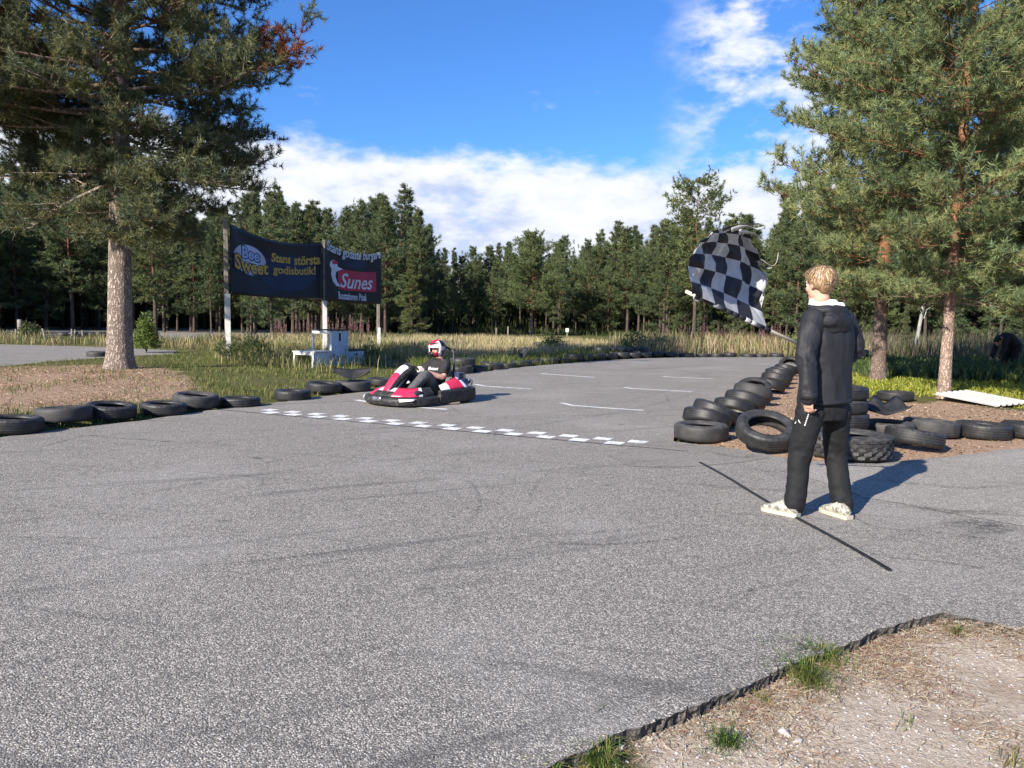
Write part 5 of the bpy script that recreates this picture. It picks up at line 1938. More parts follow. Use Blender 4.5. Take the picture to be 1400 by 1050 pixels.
def post(label, P_, ztop, zsplit, wlow, wup, lean=0.0):
    t = thing('banner_post', label, 'post', (P_.x, P_.y, 0), R(20))
    bm = bmesh.new()
    box(bm, (0, 0, zsplit / 2 - 0.1), (wlow, wlow, zsplit + 0.2), bev=0.008)
    obj('base', bm_mesh('base', bm, M_WOOD_W, smooth=False), t)
    bm = bmesh.new()
    box(bm, (-0.03, 0.0, (zsplit - 0.25 + ztop) / 2), (wup, wup, ztop - zsplit + 0.25), bev=0.006)
    obj('pole', bm_mesh('pole', bm, M_WOOD_G, smooth=False), t)


nb = BN1.n
post('left banner post with white lower half and bare wooden top', B0 - nb * 0.10, zat(316, 298, 24), zat(313, 402, 24), 0.17, 0.13)
post('middle banner post, white below, where the two banners meet', B1 + nb * 0.13, zat(438, 328, 29.3), zat(438, 411, 29.3), 0.15, 0.08)
post('right banner post, thin and grey, farthest from the camera', B2 - nb * 0.10, zat(523, 345, 33.7), 0.9, 0.13, 0.12)

# ------------------------------------------------------------------ podium
e_ = Vector((0.34, 0.94, 0)).normalized()
n_ = Vector((e_.y, -e_.x, 0))
fl = at(453, 470, 20.8)
rootp = Vector((fl.x, fl.y, 0.0))
pod = thing('winners_podium', 'weathered winners podium with shade-tinted front and white open frame in the weeds below the banners', 'podium', rootp,
            math.atan2(e_.y, e_.x))
# local x along e_, local y = away from the track (-n_)
Wd, Dp, HC, HL, HR = 0.84, 0.64, 0.99, 0.44, 0.42


def bmbox(name, mat, items, parent=pod, bev=0.004):
    bm = bmesh.new()
    for c, s in items:
        box(bm, c, s, bev=bev)
    return obj(name, bm_mesh(name, bm, mat, smooth=False), parent)


bmbox('front_panel', M_BLUE, [((Wd / 2, 0.0, HC / 2 + 0.01), (Wd, 0.02, HC - 0.06))])
bmbox('front_panel', M_BLUE, [((-Wd / 2 - 0.01, 0.003, HL / 2), (Wd - 0.02, 0.02, HL - 0.06))])
bmbox('front_panel', M_BLUE, [((Wd * 1.5 + 0.01, 0.003, HR / 2), (Wd - 0.02, 0.02, HR - 0.06))])
bmbox('top_board', M_BLACK_PAINT, [((Wd / 2, Dp / 2 - 0.01, HC + 0.012), (Wd + 0.06, Dp + 0.06, 0.028))])
bmbox('top_board', M_WOOD_W, [((-Wd / 2 - 0.02, Dp / 2 - 0.01, HL + 0.002), (Wd - 0.05, Dp + 0.05, 0.03))])
bmbox('top_board', M_BLACK_PAINT, [((Wd * 1.5 + 0.03, Dp / 2 - 0.01, HR + 0.002), (Wd - 0.02, Dp + 0.05, 0.03))])
for x in (-Wd + 0.03, -0.04):
    for y in (0.04, Dp - 0.04):
        bmbox('leg', M_WOOD_W, [((x, y, HL / 2 - 0.05), (0.045, 0.045, HL + 0.06))])
for x in (0.03, Wd - 0.03):
    for y in (0.04, Dp - 0.04):
        bmbox('leg', M_WOOD_W, [((x, y, HC / 2 - 0.05), (0.045, 0.045, HC + 0.06))])
for x in (Wd * 2 - 0.04,):
    for y in (0.04, Dp - 0.04):
        bmbox('leg', M_WOOD_W, [((x, y, HR / 2 - 0.05), (0.045, 0.045, HR + 0.06))])
bmbox('rail', M_WOOD_W, [((-Wd + 0.006, Dp / 2, HL - 0.05), (0.02, Dp - 0.05, 0.07))])
bmbox('rail', M_WOOD_W, [((0.004, Dp / 2, HC - 0.05), (0.02, Dp - 0.05, 0.07))])


def flat_text(body, w_, h_, origin, mat, parent, name='lettering', bold=0.02, shear=0.0, axis='xz', off=-0.013):
    vs, fs, (x0, x1, y0, y1) = text2d(body, 1.0, shear, bold)
    out = [(origin[0] + (v.x - x0) / (x1 - x0) * w_, origin[1] + off, origin[2] + (v.y - y0) / (y1 - y0) * h_) for v in vs]
    return obj(name, poly_mesh(name, out, fs, mat), parent)


flat_text('1', 0.10, 0.22, (Wd / 2 - 0.07, 0, 0.70), M_BLACK_PAINT, pod)
flat_text('Race', 0.58, 0.20, (0.06, 0, 0.16), M_BLACK_PAINT, pod, bold=0.0)
flat_text('3', 0.16, 0.22, (Wd * 1.5 - 0.08, 0.003, 0.11), M_BLACK_PAINT, pod)

# ------------------------------------------------------------------ slatted panel on the ground at the right
M_PANEL = simple('white_corrugated_panel', (0.44, 0.425, 0.40), 0.5, 0.12, 5, dirt=(0.32, 0.28, 0.24), dirt_amt=0.5)
a0, a1 = gp(1275, 553), gp(1362, 563)
dv = (a1 - a0)
Lp = dv.length
bm = bmesh.new()
prof = []
nr = 6
for k in range(nr):
    y0 = k / nr * 0.62
    prof += [(y0, 0.0), (y0 + 0.05, 0.0), (y0 + 0.062, 0.022), (y0 + 0.092, 0.022)]
prof.append((0.62, 0.0))
top_ = [[bm.verts.new((x + y * 0.35 * (1 if x == 0 else 1), y, z + 0.10 * (1 - x / Lp) + 0.09 * y)) for y, z in prof] for x in (0, Lp * .5, Lp)]
bot_ = [[bm.verts.new((x + y * 0.35, y, z + 0.10 * (1 - x / Lp) + 0.09 * y - 0.012)) for y, z in prof] for x in (0, Lp * .5, Lp)]
for i in range(2):
    for j in range(len(prof) - 1):
        bm.faces.new((top_[i][j], top_[i + 1][j], top_[i + 1][j + 1], top_[i][j + 1]))
        bm.faces.new((bot_[i][j], bot_[i][j + 1], bot_[i + 1][j + 1], bot_[i + 1][j]))
    for j in (0, len(prof) - 1):
        bm.faces.new((top_[i][j], top_[i + 1][j], bot_[i + 1][j], bot_[i][j]))
for i in (0, 2):
    for j in range(len(prof) - 1):
        bm.faces.new((top_[i][j], top_[i][j + 1], bot_[i][j + 1], bot_[i][j]))
o = obj('slatted_panel', bm_mesh('slatted_panel', bm, M_PANEL, smooth=False), loc=(a0.x, a0.y, GZ(a0.x, a0.y) + 0.03), rot=(0, 0, math.atan2(dv.y, dv.x)))
tag(o, 'dirty white ribbed panel lying at the foot of the slim right pine', 'panel')

# ------------------------------------------------------------------ stumps and stakes
T = Tubes()
T.add([(0, 0, -0.1), (0.01, 0, 0.15), (0.0, 0, 0.5), (-0.02, 0.02, 0.92), (-0.02, 0.02, 0.925)], [0.16, 0.13, 0.115, 0.11, 0.001], 10)
q = at(28, 465, 38)
tag(obj('tree_stump', T.mesh('tree_stump', M_WOOD_G), loc=(q.x, q.y, 0)), 'waist high wooden stump at the far left before the dark wood', 'stump')
STK = [(21, 462, 36, 0.5, 0.06), (61, 465, 34, 0.6, 0.07), (98, 466, 36, 0.55, 0.06), (113, 465, 36, 0.5, 0.06), (678, 468, 52, 0.75, 0.07), (694, 468, 52, 0.85, 0.09), (102, 466, 37, 0.5, 0.05)]
for i, (u, v, Y_, h_, w_) in enumerate(STK):
    q = at(u, v, Y_)
    bm = bmesh.new()
    rr = Matrix.Rotation(R([4, -12, 2, -3, 0, 1, 5][i]), 3, 'Y')
    box(bm, (0, 0, h_ / 2 - 0.1), (w_, w_ * 0.6, h_ + 0.2), rr, bev=0.006)
    tag(obj('wooden_stake', bm_mesh('wooden_stake', bm, M_WOOD_G, smooth=False), loc=(q.x, q.y, 0)),
        ['short grey stake right beside the waist high stump, on its left', 'leaning grey stake between the stump and the far tyres', 'first thin stake among the weeds left of the big trunk',
         'last thin stake among the weeds left of the big trunk', 'grey stake in the dry grass left of the lone pine', 'taller grey stake nearest the lone pine, on its left', 'middle thin stake among the weeds left of the big trunk'][i], 'stake')
q = at(775, 470, 48)
bm = bmesh.new()
box(bm, (0, 0, 0.3), (0.07, 0.07, 0.7), bev=0.01)
t = thing('marker_post', 'small white headed marker post in the dry grass right of the lone pine', 'marker', (q.x, q.y, 0))
obj('pole', bm_mesh('pole', bm, M_WOOD_G, smooth=False), t)
bm = bmesh.new()
box(bm, (0, 0, 0.72), (0.2, 0.12, 0.24), bev=0.02)
obj('head', bm_mesh('head', bm, M_WOOD_W, smooth=False), t)
# ------------------------------------------------------------------ racing kart (local: +X forward, +Y driver's left, +Z up)
M_KBLACK = simple('kart_black_plastic', (0.022, 0.022, 0.023), 0.55, 0.3, 7, spec=0.4, dirt=(0.15, 0.14, 0.13), dirt_amt=0.6)
M_KRED = simple('kart_red_sticker', (0.62, 0.028, 0.085), 0.35, 0.12, 5, spec=0.5, dirt=(0.22, 0.05, 0.06), dirt_amt=0.4)
M_KWHITE = simple('kart_white_sticker', (0.75, 0.75, 0.76), 0.35, 0.06, 5, spec=0.5, dirt=(0.35, 0.34, 0.33), dirt_amt=0.4)
M_KGREY = simple('kart_grey_metal', (0.33, 0.33, 0.35), 0.35, 0.2, 8, metal=0.8)
M_KBLUE = simple('kart_blue_tank', (0.06, 0.075, 0.16), 0.4, 0.2)
M_KSEAT = simple('kart_seat', (0.024, 0.024, 0.026), 0.5, 0.2)
M_KTYRE = rubber('kart_tyre', (0.022, 0.022, 0.022), 0.5, (0.07, 0.065, 0.06))
KHEAD = R(180 + 50)       # heading 50 degrees off -X towards -Y
kc = gp(580, 552)
kc = Vector((kc.x - 0.06, kc.y + 0.26, 0))
kart = thing('racing_kart', 'red white and black rental kart driving towards the chequered line', 'kart', kc, KHEAD)


def plan_sweep(name, path, section, mat, parent=kart, close=False, mats=None, sec_m=None):
    """path: list of (x, y); section: list of (out, z[, mat]) outward offset and height; closed section"""
    pts = [Vector((x, y)) for x, y in path]
    # resample smooth (Catmull-Rom)
    def cr(p0, p1, p2, p3, t):
        return 0.5 * ((2 * p1) + (-p0 + p2) * t + (2 * p0 - 5 * p1 + 4 * p2 - p3) * t * t + (-p0 + 3 * p1 - 3 * p2 + p3) * t ** 3)
    sm = []
    n = len(pts)
    for i in range(n if close else n - 1):
        a = pts[i - 1] if (i or close) else pts[i]
        b, c = pts[i], pts[(i + 1) % n]
        d = pts[(i + 2) % n] if (close or i + 2 < n) else c
        for k in range(6):
            sm.append(cr(a, b, c, d, k / 6))
    if not close:
        sm.append(pts[-1])
    bm = bmesh.new()
    m = len(sm)
    rings = []
    for i, p in enumerate(sm):
        t = (sm[(i + 1) % m] - sm[i - 1]) if close else (sm[min(i + 1, m - 1)] - sm[max(i - 1, 0)])
        t.normalize()
        nn = Vector((t.y, -t.x))
        rings.append([bm.verts.new((p.x + nn.x * s[0], p.y + nn.y * s[0], s[1])) for s in section])
    ns = len(section)
    for i in range(m if close else m - 1):
        a, b = rings[i], rings[(i + 1) % m]
        for k in range(ns):
            f = bm.faces.new((a[k], b[k], b[(k + 1) % ns], a[(k + 1) % ns]))
            if sec_m:
                f.material_index = sec_m[k]
    if not close:
        bm.faces.new(rings[0])
        bm.faces.new(rings[-1][::-1])
    me = bm_mesh(name, bm, mat, smooth=True, mats=mats)
    soft(me, 0.8)
    return obj(name, me, parent)


# right-hand ordered path so that 'outward' is to the right of travel (clockwise seen from above)
nose = [(0.18, 0.56), (0.42, 0.60), (0.66, 0.57), (0.84, 0.42), (0.93, 0.2), (0.95, 0.0), (0.93, -0.2), (0.84, -0.42), (0.66, -0.57), (0.42, -0.60), (0.18, -0.56)]
SEC_N = [(-0.06, 0.035), (0.0, 0.03), (0.022, 0.06), (0.03, 0.11), (0.020, 0.128), (-0.005, 0.150), (-0.06, 0.158), (-0.08, 0.13)]
plan_sweep('front_bumper', nose[::-1], [(-a, z) for a, z in SEC_N][::-1] if False else SEC_N, M_KBLACK) if False else None
front = nose          # travelling from left side over the nose to the right side: right of travel is outward? checked below


def outward(path):
    """orient a path so that the right of travel points away from the kart centre"""
    a, b = Vector(path[0]), Vector(path[1])
    t = (b - a).normalized()
    nn = Vector((t.y, -t.x))
    return path if nn.dot(a) > 0 else path[::-1]


plan_sweep('front_bumper', outward(nose), SEC_N, M_KBLACK)
rear = [(-0.40, 0.57), (-0.62, 0.56), (-0.76, 0.45), (-0.80, 0.2), (-0.80, -0.2), (-0.76, -0.45), (-0.62, -0.56), (-0.40, -0.57)]
plan_sweep('rear_bumper', outward(rear), [(-0.05, 0.05), (0.0, 0.045), (0.02, 0.08), (0.024, 0.16), (0.015, 0.235), (-0.02, 0.25), (-0.05, 0.24)], M_KBLACK)
for s in (1, -1):
    side = [(0.17, s * 0.585), (0.0, s * 0.60), (-0.22, s * 0.60), (-0.44, s * 0.585)]
    plan_sweep('side_bumper', outward(side), [(-0.05, 0.04), (0.0, 0.035), (0.02, 0.07), (0.026, 0.15), (0.018, 0.225), (-0.02, 0.245), (-0.05, 0.23)], M_KBLACK)


def panel(name, quadpts, mats, nu=10, nv=6, thick=0.012, midx=None, parent=kart, curve=0.0):
    """bilinear curved panel from four corners (a,b,c,d), material index from midx(s,t)"""
    a, b, c, d = [Vector(p) for p in quadpts]
    P = np.zeros((nu, nv, 3))
    for i in range(nu):
        for j in range(nv):
            s, t = i / (nu - 1), j / (nv - 1)
            p = a.lerp(b, s).lerp(d.lerp(c, s), t)
            p.z += curve * math.sin(PI * s) * math.sin(PI * t)
            P[i, j] = p
    mi = [midx((i + .5) / (nu - 1), (j + .5) / (nv - 1)) if midx else 0 for i in range(nu - 1) for j in range(nv - 1)]
    me = grid_mesh(name, P, None, True, mats, mi)
    o = obj(name, me, parent)
    md = o.modifiers.new('thickness', 'SOLIDIFY')
    md.thickness = thick
    md.offset = 0
    return o


KM = [M_KBLACK, M_KRED, M_KWHITE]
# nose lid: sloped ring of stickers inside the bumper
lid = [(0.20, 0.50), (0.42, 0.54), (0.64, 0.51), (0.80, 0.38), (0.885, 0.19), (0.90, 0.0), (0.885, -0.19), (0.80, -0.38), (0.64, -0.51), (0.42, -0.54), (0.20, -0.50)]
n = len(lid)
K = 6
P = np.zeros(((n - 1) * K + 1, 5, 3))
for i in range(P.shape[0]):
    k, f = min(i // K, n - 2), (i - min(i // K, n - 2) * K) / K
    x = lid[k][0] * (1 - f) + lid[k + 1][0] * f
    y = lid[k][1] * (1 - f) + lid[k + 1][1] * f
    for j in range(5):
        t = j / 4
        P[i, j] = (x * (1 - 0.26 * t) + 0.02 * t, y * (1 - 0.30 * t), 0.158 + 0.16 * t - 0.04 * t * t)
mi = []
for i in range(P.shape[0] - 1):
    f = i / (P.shape[0] - 1)
    for j in range(4):
        a = abs(f - 0.5)
        if a < 0.035:
            m_ = 0
        elif a < 0.12:
            m_ = 2 if j > 1 else 0
        elif a < 0.34:
            m_ = 1 if j < 4 else 2
        elif a < 0.38:
            m_ = 2
        else:
            m_ = 0
        mi.append(m_)
o = obj('nose_panel', grid_mesh('nose_panel', P, None, True, KM, mi), kart)
md = o.modifiers.new('thickness', 'SOLIDIFY')
md.thickness = 0.01

# white and red slashes on the front face of the bumper
for s in (1, -1):
    panel('bumper_sticker', [(0.885, s * 0.405, 0.140), (0.70, s * 0.598, 0.140), (0.76, s * 0.585, 0.115), (0.885, s * 0.43, 0.09)], [M_KWHITE], 6, 3, 0.006)
panel('number_plate', [(0.974, 0.11, 0.16), (0.974, -0.11, 0.16), (0.985, -0.10, 0.09), (0.985, 0.10, 0.09)], [M_KGREY], 6, 3, 0.006)

# steering fairing: arched tongue rising from the nose to the wheel
ns_, nt_ = 22, 9
P = np.zeros((ns_, nt_, 3))
for i in range(ns_):
    s = i / (ns_ - 1)
    x = 0.80 - 0.50 * s
    z = 0.24 + 0.40 * (1 - (1 - s) ** 1.7)
    hw = 0.078 + 0.050 * s
    for j in range(nt_):
        t = -1 + 2 * j / (nt_ - 1)
        P[i, j] = (x + 0.0, hw * t, z - 0.10 * abs(t) ** 3 * (0.5 + 0.5 * s))
mi = [(0 if (j in (0, nt_ - 2)) else (1 if i < 10 else (2 if i < 17 else 0))) for i in range(ns_ - 1) for j in range(nt_ - 1)]
o = obj('steering_fairing', grid_mesh('steering_fairing', P, None, True, KM, mi), kart)
md = o.modifiers.new('thickness', 'SOLIDIFY')
md.thickness = 0.014
# dark flanks under the fairing
for s in (1, -1):
    bm = bmesh.new()
    A, B = [], []
    for i in range(12):
        q = i / 11
        x = 0.80 - 0.50 * q
        z = 0.24 + 0.40 * (1 - (1 - q) ** 1.7) - 0.05
        y = s * (0.080 + 0.050 * q)
        A.append(bm.verts.new((x, y, z)))
        B.append(bm.verts.new((x - 0.04, y * 0.9, max(z - 0.05 - 0.03 * q, 0.2))))
    for i in range(11):
        bm.faces.new((A[i], A[i + 1], B[i + 1], B[i]))
    o = obj('fairing_flank', bm_mesh('fairing_flank', bm, M_KBLACK), kart)
    md = o.modifiers.new('thickness', 'SOLIDIFY')
    md.thickness = 0.01
for s in (1, -1):
    P4 = [(0.12, s * 0.57, 0.235), (-0.50, s * 0.57, 0.26), (-0.50, s * 0.33, 0.43), (-0.02, s * 0.36, 0.29)]
    panel('side_pod', P4, KM, 14, 7, 0.014, midx=lambda a, b: (2 if a < 0.28 else (1 if a < 0.88 else 2)) if 0.08 < b < 0.92 else 0, curve=0.03)
# floor, frame, axle
bm = bmesh.new()
box(bm, (0.18, 0, 0.05), (1.1, 0.62, 0.008))
obj('floor_tray', bm_mesh('floor_tray', bm, M_KGREY, smooth=False), kart)
T = Tubes()
for s in (1, -1):
    T.add([(0.85, s * 0.2, 0.07), (0.5, s * 0.3, 0.07), (0.0, s * 0.33, 0.07), (-0.72, s * 0.33, 0.09)], [0.016] * 4, 8)
    T.add([(0.16, s * 0.34, 0.07), (0.16, s * 0.56, 0.12), (-0.4, s * 0.56, 0.13), (-0.4, s * 0.34, 0.08)], [0.012] * 4, 8)
T.add([(-0.52, -0.5, 0.13), (-0.52, 0.5, 0.13)], [0.02, 0.02], 10)
T.add([(0.52, -0.45, 0.12), (0.52, 0.45, 0.12)], [0.014, 0.014], 8)
T.add([(0.62, 0, 0.16), (0.27, 0, 0.52)], [0.011, 0.011], 8)
obj('frame_tube', T.mesh('frame_tube', M_KGREY), kart)


def wheel(x, y, r, w_):
    prof = [(r * 0.55, -w_ / 2), (r * 0.85, -w_ / 2 - 0.004), (r * 0.97, -w_ * 0.42), (r, -w_ * 0.3), (r, w_ * 0.3), (r * 0.97, w_ * 0.42), (r * 0.85, w_ / 2 + 0.004), (r * 0.55, w_ / 2)]
    bm = bmesh.new()
    rings = [[bm.verts.new((q * math.cos(a), z, q * math.sin(a))) for q, z in prof] for a in (2 * PI * k / 28 for k in range(28))]
    for i in range(28):
        a, b = rings[i], rings[(i + 1) % 28]
        for k in range(len(prof) - 1):
            bm.faces.new((a[k], b[k], b[k + 1], a[k + 1]))
    wo_ = obj('wheel', bm_mesh('wheel', bm, M_KTYRE), kart, (x, y, r + 0.001))
    bm = bmesh.new()
    loft(bm, [(0, -w_ * 0.45, 0), (0, -w_ * 0.3, 0), (0, w_ * 0.3, 0), (0, w_ * 0.45, 0)], [r * 0.56, r * 0.4, r * 0.4, r * 0.56], 18)
    obj('rim', bm_mesh('rim', bm, M_KGREY), wo_)


for x, y, r, w_ in ((0.52, 0.44, 0.125, 0.125), (0.52, -0.44, 0.125, 0.125), (-0.52, 0.44, 0.138, 0.19), (-0.52, -0.44, 0.138, 0.19)):
    wheel(x, y, r, w_)
# seat shell
bm = bmesh.new()
pts = [(0.10, 0.13), (-0.05, 0.10), (-0.22, 0.11), (-0.34, 0.20), (-0.40, 0.36), (-0.45, 0.55), (-0.47, 0.64)]
rows = []
for i, (x, z) in enumerate(pts):
    hw = [0.16, 0.19, 0.205, 0.21, 0.215, 0.19, 0.14][i]
    wing = [0.05, 0.08, 0.11, 0.14, 0.13, 0.06, 0.01][i]
    row = []
    for j in range(9):
        t = -1 + 2 * j / 8
        row.append(bm.verts.new((x + wing * 0.9 * abs(t) ** 3 * (1 if i > 2 else 0.2), hw * t, z + wing * abs(t) ** 3 * (1 if i < 4 else 0.35))))
    rows.append(row)
for a, b in zip(rows, rows[1:]):
    for j in range(8):
        bm.faces.new((a[j], a[j + 1], b[j + 1], b[j]))
o = obj('seat', bm_mesh('seat', bm, M_KSEAT), kart)
md = o.modifiers.new('thickness', 'SOLIDIFY')
md.thickness = 0.012
md = o.modifiers.new('sub', 'SUBSURF')
md.levels = md.render_levels = 2
# hoop behind the driver
T = Tubes()
hp = [(-0.50, 0.20, 0.25), (-0.54, 0.20, 0.62), (-0.56, 0.16, 0.83), (-0.56, 0.0, 0.90), (-0.56, -0.16, 0.83), (-0.54, -0.20, 0.62), (-0.50, -0.20, 0.25)]
T.add(hp, [0.018] * 7, 10)
obj('roll_hoop', T.mesh('roll_hoop', M_KBLACK), kart)
# engine block and tank
bm = bmesh.new()
box(bm, (-0.52, 0.33, 0.29), (0.26, 0.20, 0.20), bev=0.02)
for k in range(6):
    box(bm, (-0.52, 0.33, 0.40 + 0.016 * k), (0.17, 0.17, 0.008))
obj('engine', bm_mesh('engine', bm, M_KBLUE, smooth=False), kart)
T = Tubes()
T.add([(-0.62, 0.46, 0.22), (-0.70, 0.46, 0.33), (-0.74, 0.40, 0.35), (-0.76, 0.32, 0.30)], [0.02, 0.022, 0.022, 0.02], 10)
obj('exhaust', T.mesh('exhaust', M_KGREY), kart)
bm = bmesh.new()
box(bm, (-0.52, -0.33, 0.26), (0.24, 0.18, 0.16), bev=0.02)
obj('fuel_tank', bm_mesh('fuel_tank', bm, M_KBLACK, smooth=False), kart)
# steering wheel
WC = Vector((0.235, 0, 0.545))
wax = Vector((-0.72, 0, 0.69)).normalized()
ws = Vector((0, 1, 0))
wu = wax.cross(ws)
T = Tubes()
a = np.linspace(0, 2 * PI, 29)
T.add([tuple(WC + ws * 0.155 * math.cos(k) + wu * 0.145 * math.sin(k)) for k in a], [0.016] * 29, 8)
for k in (0.2, 2.9, 4.7):
    T.add([tuple(WC - wax * 0.02), tuple(WC + ws * 0.155 * math.cos(k) + wu * 0.145 * math.sin(k))], [0.016, 0.012], 6)
obj('steering_wheel', T.mesh('steering_wheel', M_KBLACK), kart)
panel('column_cover', [WC + ws * 0.07 + wu * 0.05, WC - ws * 0.07 + wu * 0.05, WC - ws * 0.07 - wu * 0.06, WC + ws * 0.07 - wu * 0.06], [M_KRED], 4, 4, 0.02)
# pedals
for s in (1, -1):
    bm = bmesh.new()
    box(bm, (0.66, s * 0.16, 0.17), (0.015, 0.06, 0.14), Matrix.Rotation(R(-20), 3, 'Y'), bev=0.004)
    obj('pedal', bm_mesh('pedal', bm, M_KGREY, smooth=False), kart)
# ------------------------------------------------------------------ people
M_SKIN, N = newmat('skin', 0.5, 0.4)
nz = N.noise(N.obj, 22, 4, 0.6)
setc(N, N.mix(N.ss(nz, 0.3, 0.7), (0.56, 0.31, 0.22), (0.66, 0.40, 0.30)))
N.b.inputs['Subsurface Weight'].default_value = 0.12
N.b.inputs['Subsurface Radius'].default_value = (0.01, 0.004, 0.002)


def fabric(name, col, rough=0.75, sheen=0.0, weave=420.0, bs=0.25):
    m, N = newmat(name, rough, 0.3)
    nz = N.noise(N.obj, 7, 5, 0.6)
    setc(N, N.mix(N.ss(nz, 0.3, 0.72), [c_ * 0.8 for c_ in col], [c_ * 1.25 for c_ in col]))
    N.b.inputs['Sheen Weight'].default_value = sheen
    bump(N, N.math('ADD', N.noise(N.obj, weave, 2), N.math('MULTIPLY', N.noise(N.map(N.obj, scale=(1, 1, 0.45)), 26, 5, 0.6), 1.5)), bs, 0.004)
    return m


M_JACKET = fabric('jacket_shell', (0.018, 0.019, 0.024), 0.62)
M_TROUS = fabric('black_trousers', (0.012, 0.0125, 0.014), 0.75)
M_WCOT = fabric('white_cotton', (0.80, 0.79, 0.77), 0.85)
M_SHOE = simple('cream_shoe', (0.47, 0.44, 0.37), 0.7, 0.18, 30, dirt=(0.16, 0.15, 0.13), dirt_amt=0.85, bs=0.3, bscale=160)
M_SHOE, N = newmat('cream_camo_shoe', 0.75, 0.3)
nz = N.noise(N.obj, 38, 5, 0.6)
c = N.mix(N.ss(nz, 0.50, 0.55), (0.43, 0.405, 0.335), (0.15, 0.145, 0.125))
setc(N, N.mix(N.math('MULTIPLY', N.ss(N.noise(N.obj, 90, 3), 0.5, 0.6), 0.35), c, (0.38, 0.36, 0.31)))
bump(N, N.noise(N.obj, 170, 3), 0.3, 0.003)
M_SOLE = simple('cream_sole', (0.47, 0.445, 0.365), 0.6, 0.08, 20, dirt=(0.4, 0.37, 0.3), dirt_amt=0.4)
M_TEE = fabric('black_tee', (0.026, 0.025, 0.026), 0.85)
M_GREYT = fabric('dark_grey_trousers', (0.085, 0.085, 0.09), 0.85)
M_DARKSHOE = simple('dark_shoe', (0.03, 0.03, 0.032), 0.6, 0.2)
M_HELMW = simple('helmet_white', (0.72, 0.71, 0.71), 0.25, 0.05, 4, spec=0.6)
M_HELMR = simple('helmet_red', (0.50, 0.02, 0.05), 0.25, 0.1, 4, spec=0.6)
M_HELMB = simple('helmet_black', (0.02, 0.02, 0.024), 0.25, 0.1, 4, spec=0.6)
M_HELMG = simple('helmet_grey', (0.30, 0.30, 0.33), 0.25, 0.1, 4, spec=0.6)
M_EYE = simple('eye_white', (0.7, 0.68, 0.66), 0.3, 0.05)
M_IRIS = simple('iris', (0.05, 0.06, 0.07), 0.2, 0.05)
M_HAIR, N = newmat('blond_hair', 0.42, 0.5)
a_ = N.n('ShaderNodeAttribute', attribute_name='Col').outputs['Color']
setc(N, a_)
M_HAIRB = simple('blond_hair_base', (0.22, 0.135, 0.07), 0.6, 0.3, 30)


def V3(*a):
    return Vector(a if len(a) == 3 else a[0])


def chain(bm, pts, rad, n=14, side=None):
    """limb with rounded ends"""
    pts = [Vector(p) for p in pts]
    loft(bm, pts, rad, n, side)
    for p, r in ((pts[0], rad[0]), (pts[-1], rad[-1])):
        r_ = r if not isinstance(r, (tuple, list)) else min(r)
        ball(bm, p, r_, 12)


def smooth_pts(pts, k=4):
    P = [Vector(p) for p in pts]
    out = []
    for i in range(len(P) - 1):
        p0, p1, p2, p3 = P[max(i - 1, 0)], P[i], P[i + 1], P[min(i + 2, len(P) - 1)]
        for q in range(k):
            t = q / k
            out.append(0.5 * ((2 * p1) + (-p0 + p2) * t + (2 * p0 - 5 * p1 + 4 * p2 - p3) * t * t + (-p0 + 3 * p1 - 3 * p2 + p3) * t ** 3))
    out.append(P[-1])
    return out


def smooth_rad(rad, k=4):
    out = []
    for i in range(len(rad) - 1):
        for q in range(k):
            t = q / k
            t = t * t * (3 - 2 * t)
            a, b = rad[i], rad[i + 1]
            if isinstance(a, (tuple, list)) or isinstance(b, (tuple, list)):
                a = a if isinstance(a, (tuple, list)) else (a, a)
                b = b if isinstance(b, (tuple, list)) else (b, b)
                out.append((a[0] + (b[0] - a[0]) * t, a[1] + (b[1] - a[1]) * t))
            else:
                out.append(a + (b - a) * t)
    out.append(rad[-1])
    return out


def hand(bm, wrist, d, nrm, thumb, curl=0.5, s=1.0, grow=0.0):
    """five fingered hand: d = towards the fingers, nrm = palm normal, thumb = side of the thumb"""
    wrist, d, nrm, thumb = Vector(wrist), Vector(d).normalized(), Vector(nrm).normalized(), Vector(thumb).normalized()
    pal = [wrist, wrist + d * 0.035 * s, wrist + d * 0.07 * s, wrist + d * 0.088 * s]
    loft(bm, pal, [(0.027 * s + grow, 0.020 * s + grow), (0.037 * s + grow, 0.017 * s + grow), (0.041 * s + grow, 0.015 * s + grow), (0.038 * s + grow, 0.012 * s + grow)], 14, side=thumb)
    for k, (off, L, r) in enumerate(((0.029, 0.074, 0.0088), (0.0095, 0.082, 0.0092), (-0.0105, 0.076, 0.0088), (-0.0295, 0.060, 0.0078))):
        p = wrist + d * 0.082 * s + thumb * off * s
        pts = [p - d * 0.012 * s, p]
        a = 0.0
        for seg, q in ((0.45, 0.55), (0.32, 0.9), (0.23, 0.6)):
            a += curl * q * (1 + 0.12 * k)
            p = p + (d * math.cos(a) + nrm * math.sin(a) + thumb * off * 0.9) * (L * seg * s)
            pts.append(p)
        chain(bm, pts, [r * s + grow, r * s * 1.03 + grow, r * s + grow, r * s * 0.92 + grow, r * s * 0.8 + grow], 9, side=thumb)
    p = wrist + d * 0.022 * s + thumb * 0.026 * s
    pts = [p]
    for (al, am, an, L) in ((0.55, 0.75, 0.25, 0.036), (0.8, 0.35, 0.45 + 0.3 * curl, 0.030), (0.85, 0.1, 0.5 + 0.4 * curl, 0.025)):
        p = p + (d * al + thumb * am + nrm * an).normalized() * L * s
        pts.append(p)
    chain(bm, pts, [0.0125 * s + grow, 0.0115 * s + grow, 0.0105 * s + grow, 0.0085 * s + grow], 9)


